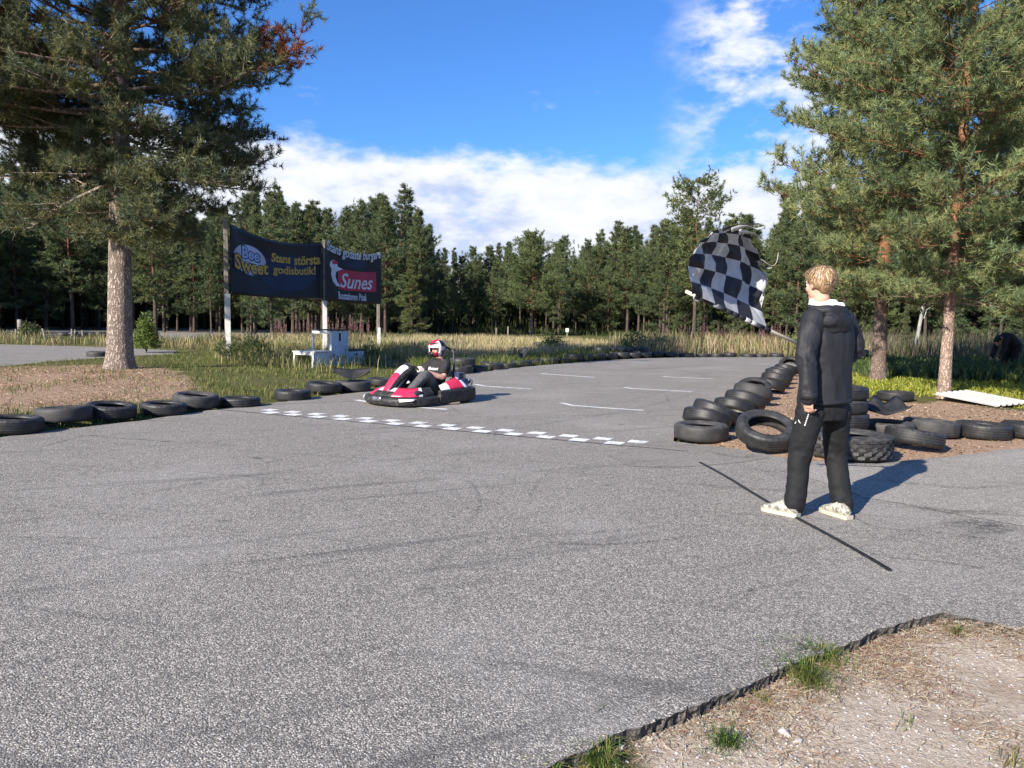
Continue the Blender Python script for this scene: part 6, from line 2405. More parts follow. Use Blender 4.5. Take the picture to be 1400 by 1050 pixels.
def head(bm, c, fwd, up, s=1.0, neck_to=None):
    """skull, jaw, nose, ears, lips; fwd = gaze"""
    fwd = Vector(fwd).normalized()
    up = (Vector(up) - fwd * Vector(up).dot(fwd)).normalized()
    lft = up.cross(fwd)
    Rm = Matrix((fwd, lft, up)).transposed()
    P = lambda x, y, z: c + Rm @ Vector((x, y, z)) * s
    ball(bm, P(-0.012, 0, 0.035), (0.095 * s, 0.076 * s, 0.090 * s), 24, Rm)
    ball(bm, P(0.022, 0, -0.03), (0.068 * s, 0.062 * s, 0.075 * s), 20, Rm)
    ball(bm, P(0.050, 0, -0.082), (0.036 * s, 0.038 * s, 0.028 * s), 14, Rm)
    ball(bm, P(0.068, 0, 0.028), (0.026 * s, 0.058 * s, 0.018 * s), 14, Rm)            # brow
    chain(bm, [P(0.082, 0, 0.012), P(0.104, 0, -0.018), P(0.100, 0, -0.026)], [0.009 * s, 0.014 * s, 0.013 * s], 10)
    ball(bm, P(0.082, 0, -0.052), (0.014 * s, 0.025 * s, 0.008 * s), 10, Rm)
    for q in (1, -1):
        ball(bm, P(0.058, q * 0.040, -0.022), (0.026 * s, 0.020 * s, 0.022 * s), 12, Rm)  # cheek
        ball(bm, P(-0.010, q * 0.077, -0.002), (0.019 * s, 0.010 * s, 0.031 * s), 12, Rm)  # ear
        ball(bm, P(-0.018, q * 0.084, 0.004), (0.010 * s, 0.008 * s, 0.022 * s), 10, Rm)
    if neck_to is not None:
        loft(bm, [P(-0.018, 0, -0.03), P(-0.022, 0, -0.09), Vector(neck_to)], [0.055 * s, 0.054 * s, 0.062 * s], 16)
    return P, Rm


def eyes(P, Rm, parent, s=1.0):
    for q in (1, -1):
        bm = bmesh.new()
        ball(bm, P(0.073, q * 0.031, 0.008), 0.0135 * s, 14)
        e = obj('eye', bm_mesh('eye', bm, M_EYE), parent)
        bm = bmesh.new()
        ball(bm, P(0.0835, q * 0.031, 0.008), (0.0045 * s, 0.006 * s, 0.006 * s), 10, Rm)
        obj('iris', bm_mesh('iris', bm, M_IRIS), e)


def shoe(name, heel, toe, parent, mat, sole, wd=0.05, ht=0.085, collar=None):
    """low shoe from heel to toe resting on z=0 of the parent"""
    heel, toe = Vector(heel), Vector(toe)
    d = (toe - heel)
    L = d.length
    d.normalize()
    sd = Vector((d.y, -d.x, 0)).normalized()
    secs = [(-0.02, 0.026, 0.074), (0.02, 0.037, 0.100), (0.10, 0.041, 0.108), (0.16, 0.043, 0.098), (0.20, 0.047, 0.080), (0.245, 0.047, 0.066), (0.28, 0.038, 0.054), (0.302, 0.018, 0.038)]
    sc_ = L / 0.28
    bm = bmesh.new()
    n = 18
    rings = []
    for x, w_, h in secs:
        c = heel + d * x * sc_
        ring = []
        for k in range(n):
            a = 2 * PI * k / n
            ca, sa = math.cos(a), math.sin(a)
            ca = math.copysign(abs(ca) ** 0.8, ca)
            y = 0.014 + (h - 0.014) * max(0, (sa + 1) / 2) ** 0.9
            ring.append(bm.verts.new(c + sd * (w_ * ca * (1.0 if sa < 0.3 else 1.0 - 0.35 * (sa - 0.3))) + Vector((0, 0, y))))
        rings.append(ring)
    for a, b in zip(rings, rings[1:]):
        for k in range(n):
            bm.faces.new((a[k], a[(k + 1) % n], b[(k + 1) % n], b[k]))
    bm.faces.new(rings[0]), bm.faces.new(rings[-1])
    o = obj('shoe', bm_mesh('shoe', bm, mat), parent)
    md = o.modifiers.new('sub', 'SUBSURF')
    md.levels = md.render_levels = 1
    bm = bmesh.new()
    rings = []
    for x, w_, h in secs:
        c = heel + d * (x * sc_ * 1.02 - 0.002)
        rings.append([bm.verts.new(c + sd * (w_ + 0.005) * q + Vector((0, 0, z))) for q, z in ((-1, 0.003), (-1.03, 0.032), (1.03, 0.032), (1, 0.003))])
    for a, b in zip(rings, rings[1:]):
        for k in range(4):
            bm.faces.new((a[k], a[(k + 1) % 4], b[(k + 1) % 4], b[k]))
    bm.faces.new(rings[0]), bm.faces.new(rings[-1])
    obj('sole', bm_mesh('sole', bm, sole, smooth=False), o)
    # laces
    bm = bmesh.new()
    for k in range(5):
        x = (0.115 + 0.018 * k) * sc_
        z = 0.108 - 0.0075 * k
        loft(bm, [heel + d * x - sd * 0.026 + Vector((0, 0, z - 0.012)), heel + d * x + Vector((0, 0, z + 0.004)), heel + d * (x + 0.006) + sd * 0.026 + Vector((0, 0, z - 0.012))], [0.004] * 3, 6)
    obj('lace', bm_mesh('lace', bm, sole), o)
    return o


def wrinkle(amp, axis, f, seed):
    """soft folds running across the given direction plus fine crumple"""
    axis = Vector(axis).normalized()

    def fn(p):
        q = Vector(p) + Vector((seed, seed * 0.7, 0))
        w_ = noise.noise(q * 2.6)
        a = abs(noise.noise(Vector((q.x * f * 0.5, q.y * f * 0.5, q.dot(axis) * f)) + Vector((0, 0, w_ * 1.2))))
        return amp * ((0.35 - a) * 1.0 + 0.35 * noise.noise(q * f * 1.8))
    return fn


# ================= the flag waver
ROOT = gp(1113, 709)
ROOT.z = 0.0
fw = thing('person', 'person with blond hair in black jacket and trousers, seen from behind, waving the flag', 'person', ROOT)
Q = lambda u, v, Y_: at(u, v, Y_) - ROOT
FWD = Vector((-0.40, 0.92, 0)).normalized()
RGT = Vector((FWD.y, -FWD.x, 0))
UP = Vector((0, 0, 1))
sL, eL, wL = Q(1108, 437, 5.46), Q(1103, 494, 5.37), Q(1105, 541, 5.34)
sR, eR, wR = Q(1156, 438, 5.64), Q(1165, 480, 5.66), Q(1139, 484, 5.90)
hL, kL, aL = Q(1108, 562, 5.50), Q(1094, 622, 5.56), Q(1084, 684, 5.57)
hR, kR, aR = Q(1144, 562, 5.62), Q(1142, 622, 5.70), Q(1150, 686, 5.60)
heelL, toeL = gp(1088, 707.5) - ROOT, gp(1046, 698) - ROOT
heelR, toeR = gp(1159, 710.5) - ROOT, gp(1126, 699.5) - ROOT
pel, chest, nkb = Q(1127, 552, 5.57), Q(1131, 468, 5.56), Q(1126, 420, 5.55)
HC_ = Q(1120, 390, 5.53)
HF = Vector((-0.40, 0.92, -0.06))
bm = bmesh.new()
P_, Rm_ = head(bm, HC_, HF, UP, 1.0, nkb - UP * 0.02)
loft(bm, smooth_pts([pel - UP * 0.06, pel + UP * 0.1, chest, nkb - UP * 0.05, nkb]), smooth_rad([(0.14, 0.10), (0.13, 0.09), (0.15, 0.10), (0.12, 0.07), 0.055]), 20, side=RGT)
chain(bm, smooth_pts([sL, eL, wL]), smooth_rad([0.05, 0.042, 0.027]), 12)
chain(bm, smooth_pts([sR, eR, wR]), smooth_rad([0.05, 0.042, 0.027]), 12)
chain(bm, smooth_pts([hL, kL, aL]), smooth_rad([0.085, 0.058, 0.040]), 12)
chain(bm, smooth_pts([hR, kR, aR]), smooth_rad([0.085, 0.058, 0.040]), 12)
for hh, tt in ((heelL, toeL), (heelR, toeR)):
    d_ = (tt - hh).normalized()
    chain(bm, [hh + d_ * 0.05 + UP * 0.06, hh + d_ * 0.2 + UP * 0.04], [0.03, 0.026], 10)
    chain(bm, [hh + d_ * 0.055 + UP * 0.055, (aL if hh is heelL else aR)], [0.032, 0.038], 10)
hand(bm, wL, Vector((0.10, 0.12, -1)), RGT * 1.0 + FWD * 0.2, FWD * 0.8 - RGT * 0.15, 0.75, 1.0)
# pole line: through the hand towards the tip seen at the left
TIP, GRIP = Q(938, 398.5, 5.42), Q(1124, 485.5, 5.94)
pdir = (TIP - GRIP).normalized()
hand(bm, wR + Vector((0.0, 0.0, 0.0)), (GRIP - wR), -UP + FWD * 0.4, pdir, 1.9, 1.0)
body_me = remesh('body', bm, 0.0055, 3, M_SKIN)
body = obj('body', body_me, fw)
eyes(P_, Rm_, body)

# jacket: torso, sleeves, hem
bm = bmesh.new()
tor = [Q(1127, 549, 5.57), Q(1128, 530, 5.565), Q(1131, 500, 5.56), Q(1132, 468, 5.555), Q(1131, 446, 5.55), Q(1129, 433, 5.55), Q(1127, 424, 5.545), Q(1125, 416, 5.545)]
loft(bm, smooth_pts(tor, 3), smooth_rad([(0.198, 0.150), (0.190, 0.142), (0.180, 0.135), (0.190, 0.138), (0.192, 0.125), (0.160, 0.108), (0.110, 0.092), (0.083, 0.083)], 3), 28, side=RGT, power=2.3)
chain(bm, smooth_pts([sL + RGT * 0.03, sL.lerp(eL, 0.5) - RGT * 0.005, eL, eL.lerp(wL, .5), wL - UP * 0.01]), smooth_rad([0.084, 0.073, 0.064, 0.060, 0.054]), 16)
chain(bm, smooth_pts([sR - RGT * 0.03, sR.lerp(eR, 0.5) + RGT * 0.01, eR, eR.lerp(wR, .5), wR.lerp(GRIP, 0.12)]), smooth_rad([0.088, 0.082, 0.072, 0.064, 0.055]), 16)


def jk(p):
    el = max(math.exp(-((p - eL).length / 0.13) ** 2), math.exp(-((p - eR).length / 0.13) ** 2), math.exp(-((p - wL).length / 0.09) ** 2))
    arm = wrinkle(0.020, (0.45, 0.1, 1), 15.0, 3.1)(p) * el
    hang = 0.013 * (0.5 - abs(noise.noise(Vector((p.x * 10 + p.z * 1.5, p.y * 10, p.z * 2.2)))) * 1.6)
    hemf = 0.006 * noise.noise(Vector((p.x * 16, p.y * 16, p.z * 5)))
    return arm + hang + hemf


jme = remesh('jacket', bm, 0.0065, 2, M_JACKET, jk)
jacket = obj('jacket', jme, fw)
# hem and cuff bands
bm = bmesh.new()
loft(bm, [Q(1127, 550.5, 5.57), Q(1127, 545, 5.57)], [(0.204, 0.155), (0.202, 0.153)], 40, side=RGT, power=2.3)
obj('hem_band', bm_mesh('hem_band', bm, M_JACKET), jacket)
bm = bmesh.new()
loft(bm, [wL - UP * 0.022, wL + UP * 0.025], [0.060, 0.062], 24)
obj('cuff', bm_mesh('cuff', bm, M_JACKET), jacket)
# seams down the back and over the yoke
T = Tubes()
bk = lambda x, z, d_=0.0: (chest + RGT * x - FWD * (0.142 + d_) + UP * z)
# hood hanging on the back
bm = bmesh.new()
hb = nkb - FWD * 0.075 - UP * 0.045
ring = []
for k in range(13):
    a = -2.45 + 4.9 * k / 12
    rr_ = 0.092 + 0.012 * math.cos(a)
    ring.append(nkb - FWD * (rr_ * math.cos(a) + 0.012) + RGT * (rr_ * 1.12 * math.sin(a)) + UP * (-0.012 - 0.020 * math.cos(a)))
loft(bm, ring, [(0.020 + 0.024 * math.cos((-2.45 + 4.9 * k / 12) / 1.7) ** 2, 0.030 + 0.016 * math.cos((-2.45 + 4.9 * k / 12) / 1.7) ** 2) for k in range(13)], 12, side=UP)
ball(bm, hb - UP * 0.055 - FWD * 0.050 + RGT * 0.01, (0.135, 0.056, 0.068), 24, Matrix((RGT, FWD, UP)).transposed())
ball(bm, hb - UP * 0.100 - FWD * 0.045 + RGT * 0.012, (0.10, 0.045, 0.045), 20, Matrix((RGT, FWD, UP)).transposed())
hme = remesh('hood', bm, 0.007, 4, M_JACKET, wrinkle(0.012, (0.3, 0.2, 1), 16, 8.0))
obj('hood', hme, jacket)
# white hooded sweatshirt collar
bm = bmesh.new()
ring = []
for k in range(17):
    a = -2.9 + 5.8 * k / 16
    rr_ = 0.076
    ring.append(nkb + FWD * 0.004 - FWD * (rr_ * 1.05 * math.cos(a)) + RGT * (rr_ * 1.10 * math.sin(a)) + UP * (0.030 - 0.006 * math.cos(a)))
loft(bm, ring, [(0.030, 0.017)] * 17, 12, side=UP)
ring2 = [p - UP * 0.022 - FWD * 0.012 + (p - nkb) * 0.10 for p in ring]
loft(bm, ring2, [(0.026, 0.019)] * 17, 12, side=UP)
ball(bm, nkb - FWD * 0.085 + RGT * 0.065 + UP * 0.012, (0.045, 0.03, 0.022), 14, Matrix((RGT, FWD, UP)).transposed())
wme = remesh('sweatshirt_collar', bm, 0.0055, 3, M_WCOT, wrinkle(0.007, (0.1, 0.1, 1), 26, 2.0))
obj('sweatshirt_collar', wme, fw)

# trousers
bm = bmesh.new()
loft(bm, smooth_pts([Q(1127, 540, 5.57), Q(1127, 556, 5.57), Q(1127, 574, 5.565)]), smooth_rad([(0.165, 0.125), (0.178, 0.132), (0.165, 0.12)]), 24, side=RGT)
endL, endR = Q(1086, 690, 5.56), Q(1152, 692, 5.60)
chain(bm, smooth_pts([hL, hL.lerp(kL, 0.45), kL, kL.lerp(endL, .5), endL]), smooth_rad([0.101, 0.094, 0.081, 0.076, 0.077]), 18)
chain(bm, smooth_pts([hR, hR.lerp(kR, 0.45), kR, kR.lerp(endR, .5), endR]), smooth_rad([0.101, 0.093, 0.080, 0.075, 0.075]), 18)


def tr(p):
    k = 1.0 + 1.2 * math.exp(-((p.z - 0.46) / 0.10) ** 2) + 1.3 * math.exp(-((p.z - 0.12) / 0.09) ** 2) + 0.8 * math.exp(-((p.z - 0.80) / 0.07) ** 2)
    return 0.55 * k * wrinkle(0.012, (0.15, 0.1, 1), 13, 6.0)(p) + 0.005 * noise.noise(Vector((p.x * 10, p.y * 10, p.z * 3)))


tme = remesh('trousers', bm, 0.0075, 3, M_TROUS, tr)
# open trouser ends: cut flat above the shoes
trs = obj('trousers', tme, fw)
# white zip on the thigh and a small reflective mark
from mathutils.bvhtree import BVHTree
bvh = BVHTree.FromPolygons([v.co.copy() for v in tme.vertices], [list(p.vertices) for p in tme.polygons])


def on_cloth(u, v):
    d_ = ray(u, v).normalized()
    h_ = bvh.ray_cast(EYE - ROOT, d_)
    return h_[0] if h_[0] else Q(u, v, 5.4)


za, zb = on_cloth(1106.5, 563), on_cloth(1100, 583)
bm = bmesh.new()
for k in range(7):
    t0, t1 = k / 7, k / 7 + 0.10
    loft(bm, [on_cloth(1106.5 - 6.5 * t0, 563 + 20 * t0), on_cloth(1106.5 - 6.5 * t1, 563 + 20 * t1)], [0.0045, 0.0045], 6)
obj('zip', bm_mesh('zip', bm, M_WCOT), trs)
c_ = on_cloth(1091, 576.5)
bm = bmesh.new()
vw = Vector((0.93, 0.30, 0)).normalized()
vs = [on_cloth(1087.5, 579) - FWD * 0.003, on_cloth(1094.5, 579) - FWD * 0.003, on_cloth(1091.5, 573.5) - FWD * 0.003]
A = [bm.verts.new(p) for p in vs]
B = [bm.verts.new(p + FWD * 0.012) for p in vs]
bm.faces.new(A), bm.faces.new(B)
for k in range(3):
    bm.faces.new((A[k], A[(k + 1) % 3], B[(k + 1) % 3], B[k]))
obj('emblem', bm_mesh('emblem', bm, M_WCOT, smooth=False), trs)
shoe('shoe', heelL, toeL, fw, M_SHOE, M_SOLE)
shoe('shoe', heelR, toeR, fw, M_SHOE, M_SOLE)

# hair: base cap and combed strands
rng = np.random.default_rng(303)
bm = bmesh.new()
ball(bm, P_(-0.020, 0, 0.048), (0.103, 0.085, 0.085), 24, Rm_)
ball(bm, P_(-0.062, 0, -0.005), (0.055, 0.070, 0.062), 20, Rm_)
ball(bm, P_(0.050, 0, 0.085), (0.058, 0.070, 0.042), 18, Rm_)
for q in (1, -1):
    ball(bm, P_(-0.030, q * 0.055, 0.018), (0.060, 0.032, 0.052), 16, Rm_)
hme = remesh('hair', bm, 0.006, 3, M_HAIRB, lambda p: 0.008 * noise.noise(Vector(p) * 22) + 0.004 * noise.noise(Vector(p) * 50))
hair = obj('hair', hme, fw)
SV, SF, SCOL, off = [], [], [], 0
crownp = np.array([-0.050, 0.0, 0.130])
cen_ = np.array([-0.020, 0, 0.040])
rad_ = np.array([0.112, 0.094, 0.096])
HP = [(0.30, 0.18, 0.095), (0.44, 0.30, 0.17), (0.20, 0.115, 0.06), (0.60, 0.45, 0.28), (0.12, 0.07, 0.04)]
for i in range(2600):
    az_ = rng.uniform(-PI, PI)
    # start polar angle from the crown, flow outwards and down
    th0 = rng.uniform(0.05, 1.65)
    lim = 1.9 if abs(az_) > 2.0 else (1.5 if abs(az_) > 0.9 else 1.15)
    ln = rng.uniform(0.35, 0.75)
    th1 = min(th0 + ln, lim + 0.35)
    if th1 - th0 < 0.12:
        continue
    tw = rng.uniform(-0.22, 0.22) + 0.2
    lift = rng.uniform(0.95, 1.03) + 0.05 * noise.noise(Vector((math.cos(az_) * 2.5, math.sin(az_) * 2.5, th0 * 3)))
    pts = []
    for k in range(6):
        t = k / 5
        th = th0 + (th1 - th0) * t
        a = az_ + tw * t * t
        dirv = np.array([math.sin(th) * math.cos(a), math.sin(th) * math.sin(a), math.cos(th)])
        # lean the pole of the sphere back towards the crown whorl
        c0, s0 = math.cos(-0.45), math.sin(-0.45)
        dirv = np.array([dirv[0] * c0 + dirv[2] * s0, dirv[1], -dirv[0] * s0 + dirv[2] * c0])
        r_ = lift + 0.02 * math.sin(t * 3.0) + (0.13 * t * t if rng.uniform() < .15 else 0)
        pts.append(cen_ + dirv * rad_ * r_)
    pts = np.array(pts)
    W_ = np.array([P_(*p) for p in pts])
    cc_ = np.array(P_(*cen_))
    tn = np.gradient(W_, axis=0)
    sd_ = unit(np.cross(tn, W_ - cc_))
    wd_ = (rng.uniform(0.0010, 0.0028) * np.array([0.7, 1, 1, 0.9, 0.6, 0.15]))[:, None]
    SV.append(np.concatenate([W_ - sd_ * wd_, W_ + sd_ * wd_]))
    SF.append(np.array([[k, k + 1, k + 7, k + 6] for k in range(5)]) + off)
    off += 12
    b_ = abs(noise.noise(Vector((az_ * 2.2, th0 * 2.5, 1.7)))) * 1.1
    ci = HP[rng.integers(5)]
    SCOL.append(np.repeat(np.array(ci)[None] * (0.75 + b_) * rng.uniform(0.8, 1.2), 12, 0))
me = np_mesh('strands', np.concatenate(SV), np.concatenate(SF), M_HAIR, col=np.clip(np.concatenate(SCOL), 0, 0.85), smooth=True)
obj('strands', me, hair)

# ================= flag
M_POLE = simple('pale_wood_pole', (0.82, 0.73, 0.56), 0.6, 0.08, 20)


def flag_mat(name, col, tr):
    m, N = newmat(name, 0.6, 0.3)
    nz = N.noise(N.obj, 9, 5, 0.6)
    c = N.mix(N.ss(nz, 0.3, 0.7), [x * 0.85 for x in col], [min(1, x * 1.1) for x in col])
    setc(N, c)
    t_ = N.n('ShaderNodeBsdfTranslucent', {'Color': c})
    mx_ = N.n('ShaderNodeMixShader', {0: tr, 1: N.b.outputs[0], 2: t_.outputs[0]})
    out = [n for n in N.t.nodes if n.type == 'OUTPUT_MATERIAL'][0]
    N.t.links.new(mx_.outputs[0], out.inputs[0])
    return m


M_FW = flag_mat('flag_white', (0.47, 0.47, 0.47), 0.10)
M_FB = flag_mat('flag_black', (0.024, 0.024, 0.030), 0.08)
fr_ = TIP + ROOT
flag = thing('chequered_flag', 'frayed black and white chequered flag billowing on a pale wooden stick', 'flag', GRIP + ROOT)
O_ = GRIP + ROOT
bm = bmesh.new()
a_, b_ = GRIP - pdir * 0.10, TIP
loft(bm, [a_ + ROOT - O_, b_ + ROOT - O_], [0.0135, 0.0120], 12)
obj('pole', bm_mesh('pole', bm, M_POLE), flag)
# control net: rows from the pole upwards, columns from the hand end to the tip  (photo x, photo y, depth)
CT = [
    [(1049, 451.5, 5.855), (1021, 438, 5.720), (994, 424, 5.590), (968, 411, 5.460), (946, 402, 5.360)],
    [(1040, 421, 5.930), (1016, 408, 5.830), (990, 396, 5.670), (965, 387, 5.490), (944, 381, 5.290)],
    [(1046, 391, 5.970), (1019, 375, 5.930), (992, 366, 5.750), (965, 359, 5.510), (944, 357, 5.250)],
    [(1041, 358, 5.930), (1018, 346, 5.890), (994, 340, 5.710), (970, 337, 5.470), (952, 339, 5.240)],
    [(1028, 331, 5.810), (1012, 324, 5.730), (994, 321, 5.580), (977, 321, 5.410), (964, 327, 5.250)],
    [(1034, 320, 5.610), (1016, 313, 5.540), (1000, 312, 5.450), (985, 315, 5.330), (970, 322, 5.260)]]
CN = np.array([[list(at(*p) - O_) for p in row] for row in CT])


def cr1(A, t):
    """Catmull-Rom along axis 0, t in 0..n-1"""
    n = len(A)
    i = min(int(t), n - 2)
    f = t - i
    p0 = A[max(i - 1, 0)] if i else 2 * A[0] - A[1]
    p1, p2 = A[i], A[i + 1]
    p3 = A[i + 2] if i + 2 < n else 2 * A[-1] - A[-2]
    return 0.5 * ((2 * p1) + (-p0 + p2) * f + (2 * p0 - 5 * p1 + 4 * p2 - p3) * f * f + (-p0 + 3 * p1 - 3 * p2 + p3) * f ** 3)


NA, NB = 61, 61
FP = np.zeros((NA, NB, 3))
rowsB = [[cr1(CN[r], i / (NA - 1) * 4) for i in range(NA)] for r in range(6)]
for i in range(NA):
    colA = np.array([rowsB[r][i] for r in range(6)])
    for j in range(NB):
        a, b = i / (NA - 1), j / (NB - 1)
        p = cr1(colA, b * 5)
        fold = 0.030 * math.sin(9.0 * (a + 0.55 * b)) * b * (1 - 0.3 * b) + 0.014 * math.sin(17 * (b - 0.5 * a) + 1.0) * (0.3 + a * (1 - a) * 2)
        cr_ = abs(noise.noise(Vector((a * 4.2 + b * 1.5, b * 3.6 - a * 2.0, 2.7)))) - 0.22
        cr2 = abs(noise.noise(Vector((a * 9 - b * 5, b * 6 + a * 3, 8.7)))) - 0.22
        edge_ = min(1.0, b * 4)
        p = p + np.array([0.5, -0.75, -0.2]) * (fold + (0.10 * cr_ + 0.035 * cr2) * edge_)
        FP[i, j] = p
NC = 6
mi = []
keepf = []
for i in range(NA - 1):
    for j in range(NB - 1):
        a, b = (i + .5) / (NA - 1), (j + .5) / (NB - 1)
        ca, cb_ = int(a * NC), int(b * NC)
        mi.append((ca + cb_) % 2)
        rag = 0.04 * noise.noise(Vector((a * 9, b * 9, 3.0))) + 0.03 * noise.noise(Vector((a * 25, b * 25, 7.0)))
        keepf.append(not (b > 0.965 + rag or a < 0.02 - rag * 0.7 and b > 0.25 or (a - 0.22) ** 2 + (b - 0.86) ** 2 < 0.0006))
idx = np.arange(NA * NB).reshape(NA, NB)
f = np.stack([idx[:-1, :-1], idx[1:, :-1], idx[1:, 1:], idx[:-1, 1:]], -1).reshape(-1, 4)
kp = np.array(keepf)
me = np_mesh('cloth', FP.reshape(-1, 3), f[kp], None, smooth=True, mats=[M_FW, M_FB], midx=np.array(mi)[kp])
o = obj('cloth', me, flag)
md = o.modifiers.new('sub', 'SUBSURF')
md.levels = md.render_levels = 1
# hem sleeve that hides the pole along the cloth
bm = bmesh.new()
s0, s1 = at(1052, 452.5, 5.74) - O_, at(944, 401, 5.36) - O_
def t_at(u):
    lo, hi = 0.0, 1.8
    for _ in range(40):
        m_ = (lo + hi) / 2
        if proj(O_ + pdir * m_)[0] > u:
            lo = m_
        else:
            hi = m_
    return lo


tA, tB = t_at(1052), t_at(947)
for k in range(12):
    A_, B_ = pdir * (tA + (tB - tA) * k / 12), pdir * (tA + (tB - tA) * (k + 1) / 12)
    loft(bm, [A_, A_.lerp(B_, 0.5), B_], [0.0160, 0.0168, 0.0160], 10, midx=1 if k in (2, 3, 8) else 0)
obj('sleeve', bm_mesh('sleeve', bm, None, mats=[M_FB, M_FW]), flag)
# torn strips and loose threads
def strip(pts, w0, w1, mat=M_FW, name='torn_strip'):
    P = smooth_pts([at(*p) - O_ for p in pts], 5)
    bm = bmesh.new()
    prev = None
    for i, p in enumerate(P):
        t = i / (len(P) - 1)
        w_ = w0 + (w1 - w0) * t
        d_ = (P[min(i + 1, len(P) - 1)] - P[max(i - 1, 0)]).normalized()
        s_ = d_.cross(Vector((0.3, 1, 0.2))).normalized()
        s_ = (s_ * math.cos(t * 3) + d_.cross(s_) * math.sin(t * 3)).normalized()
        cur = (bm.verts.new(p + s_ * w_), bm.verts.new(p - s_ * w_))
        if prev:
            bm.faces.new((prev[0], prev[1], cur[1], cur[0]))
        prev = cur
    o = obj(name, bm_mesh(name, bm, mat), flag)
    md = o.modifiers.new('thickness', 'SOLIDIFY')
    md.thickness = 0.002


strip([(1000, 313, 5.470), (1020, 310, 5.510), (1035, 313, 5.570), (1046, 310, 5.600)], 0.022, 0.006, M_FW)
strip([(1010, 316, 5.520), (1028, 319, 5.570), (1038, 325, 5.600), (1043, 330, 5.610)], 0.018, 0.005)
strip([(988, 314, 5.370), (1004, 309, 5.420), (1020, 307, 5.470), (1038, 306, 5.510)], 0.012, 0.004, M_FB)
strip([(1040, 354, 5.890), (1050, 361, 5.910), (1057, 363, 5.930), (1062, 357, 5.950), (1064, 345, 5.970)], 0.0045, 0.002)
strip([(1036, 357, 5.890), (1046, 366, 5.930), (1056, 366, 5.930)], 0.009, 0.002)
strip([(1044, 372, 5.950), (1048, 385, 5.970), (1044, 400, 5.950), (1040, 412, 5.930)], 0.020, 0.010)
strip([(1042, 405, 5.940), (1040, 425, 5.930), (1047, 448, 5.870)], 0.016, 0.005)
strip([(950, 402, 5.350), (948, 409, 5.350), (955, 412, 5.370)], 0.009, 0.003)
# ================= kart driver (kart-local axes)
dv_ = thing('person', 'driver in a red and white helmet and black t-shirt steering the kart', 'person', kc, KHEAD)
bm = bmesh.new()
hc = Vector((-0.335, 0.0, 0.865))
hfw = Vector((1, 0.02, -0.16))
Pd, Rd = head(bm, hc, hfw, (0.1, 0, 1), 0.98, (-0.395, 0, 0.70))
loft(bm, smooth_pts([(-0.27, 0, 0.17), (-0.30, 0, 0.32), (-0.37, 0, 0.52), (-0.395, 0, 0.65), (-0.395, 0, 0.71)]),
     smooth_rad([(0.155, 0.10), (0.145, 0.11), (0.165, 0.115), (0.13, 0.08), 0.06]), 20, side=(0, 1, 0))
JD = {}
for s in (1, -1):
    sh, el = Vector((-0.385, s * 0.185, 0.625)), Vector((-0.16, s * 0.285, 0.425))
    wr = WC + ws * (0.165 * s) - Vector((0.085, -0.02 * s, 0.005))
    JD[s] = (sh, el, wr)
    chain(bm, smooth_pts([sh, sh.lerp(el, .5), el, wr]), smooth_rad([0.062, 0.054, 0.046, 0.031]), 14)
    hand(bm, wr, WC + ws * (0.15 * s) + Vector((0.03, 0, 0.02)) - wr, Vector((0.2, -s * 0.9, -0.5)), Vector((-0.2, -s * 0.2, 0.9)), 1.5, 0.95)
    hp_, kn, an = Vector((-0.22, s * 0.10, 0.20)), Vector((0.14, s * 0.215, 0.455)), Vector((0.50, s * 0.16, 0.155))
    chain(bm, smooth_pts([hp_, kn, an]), smooth_rad([0.085, 0.062, 0.042]), 14)
    chain(bm, [an, Vector((0.62, s * 0.16, 0.17))], [0.036, 0.028], 10)
body = obj('body', remesh('body', bm, 0.0065, 3, M_SKIN), dv_)
eyes(Pd, Rd, body, 0.98)
# t-shirt
bm = bmesh.new()
loft(bm, smooth_pts([(-0.265, 0, 0.19), (-0.29, 0, 0.32), (-0.37, 0, 0.52), (-0.39, 0, 0.63), (-0.395, 0, 0.69)]),
     smooth_rad([(0.185, 0.13), (0.178, 0.14), (0.19, 0.14), (0.165, 0.105), (0.08, 0.075)]), 22, side=(0, 1, 0))
for s in (1, -1):
    sh, el, wr = JD[s]
    chain(bm, [sh - Vector((0, 0.03 * s, 0)), sh.lerp(el, .3), sh.lerp(el, .62)], [0.085, 0.082, 0.078], 14)
tee = obj('t_shirt', remesh('t_shirt', bm, 0.008, 4, M_TEE, wrinkle(0.014, (0.3, 0, 1), 9, 4.0)), dv_)
# chest print: pale lettering following the shirt front
vs, fs, (x0, x1, y0, y1) = text2d('allwest', 1.0, 0.15, 0.02)
cA, cB = Vector((-0.232, -0.115, 0.535)), Vector((-0.232, 0.115, 0.535))
out = []
for v in vs:
    t = (v.x - x0) / (x1 - x0)
    h_ = (v.y - y0) / (y1 - y0) * 0.05
    y = -0.12 + 0.24 * (t)
    # reads left to right for someone facing the driver
    out.append((-0.207 - 1.9 * y * y - 0.28 * h_, y, 0.525 + h_))
obj('print', poly_mesh('print', out, fs, M_WCOT), tee)
# trousers
bm = bmesh.new()
loft(bm, [(-0.36, 0, 0.20), (-0.22, 0, 0.19), (-0.10, 0, 0.22)], [(0.17, 0.10), (0.19, 0.11), (0.16, 0.10)], 20, side=(0, 1, 0))
for s in (1, -1):
    hp_, kn, an = Vector((-0.20, s * 0.10, 0.21)), Vector((0.14, s * 0.215, 0.46)), Vector((0.47, s * 0.163, 0.175))
    chain(bm, smooth_pts([hp_, hp_.lerp(kn, .5), kn, kn.lerp(an, .5), an]), smooth_rad([0.105, 0.10, 0.085, 0.080, 0.072]), 16)
obj('trousers', remesh('trousers', bm, 0.009, 3, M_GREYT, wrinkle(0.013, (1, 0, 0.5), 11, 7.0)), dv_)
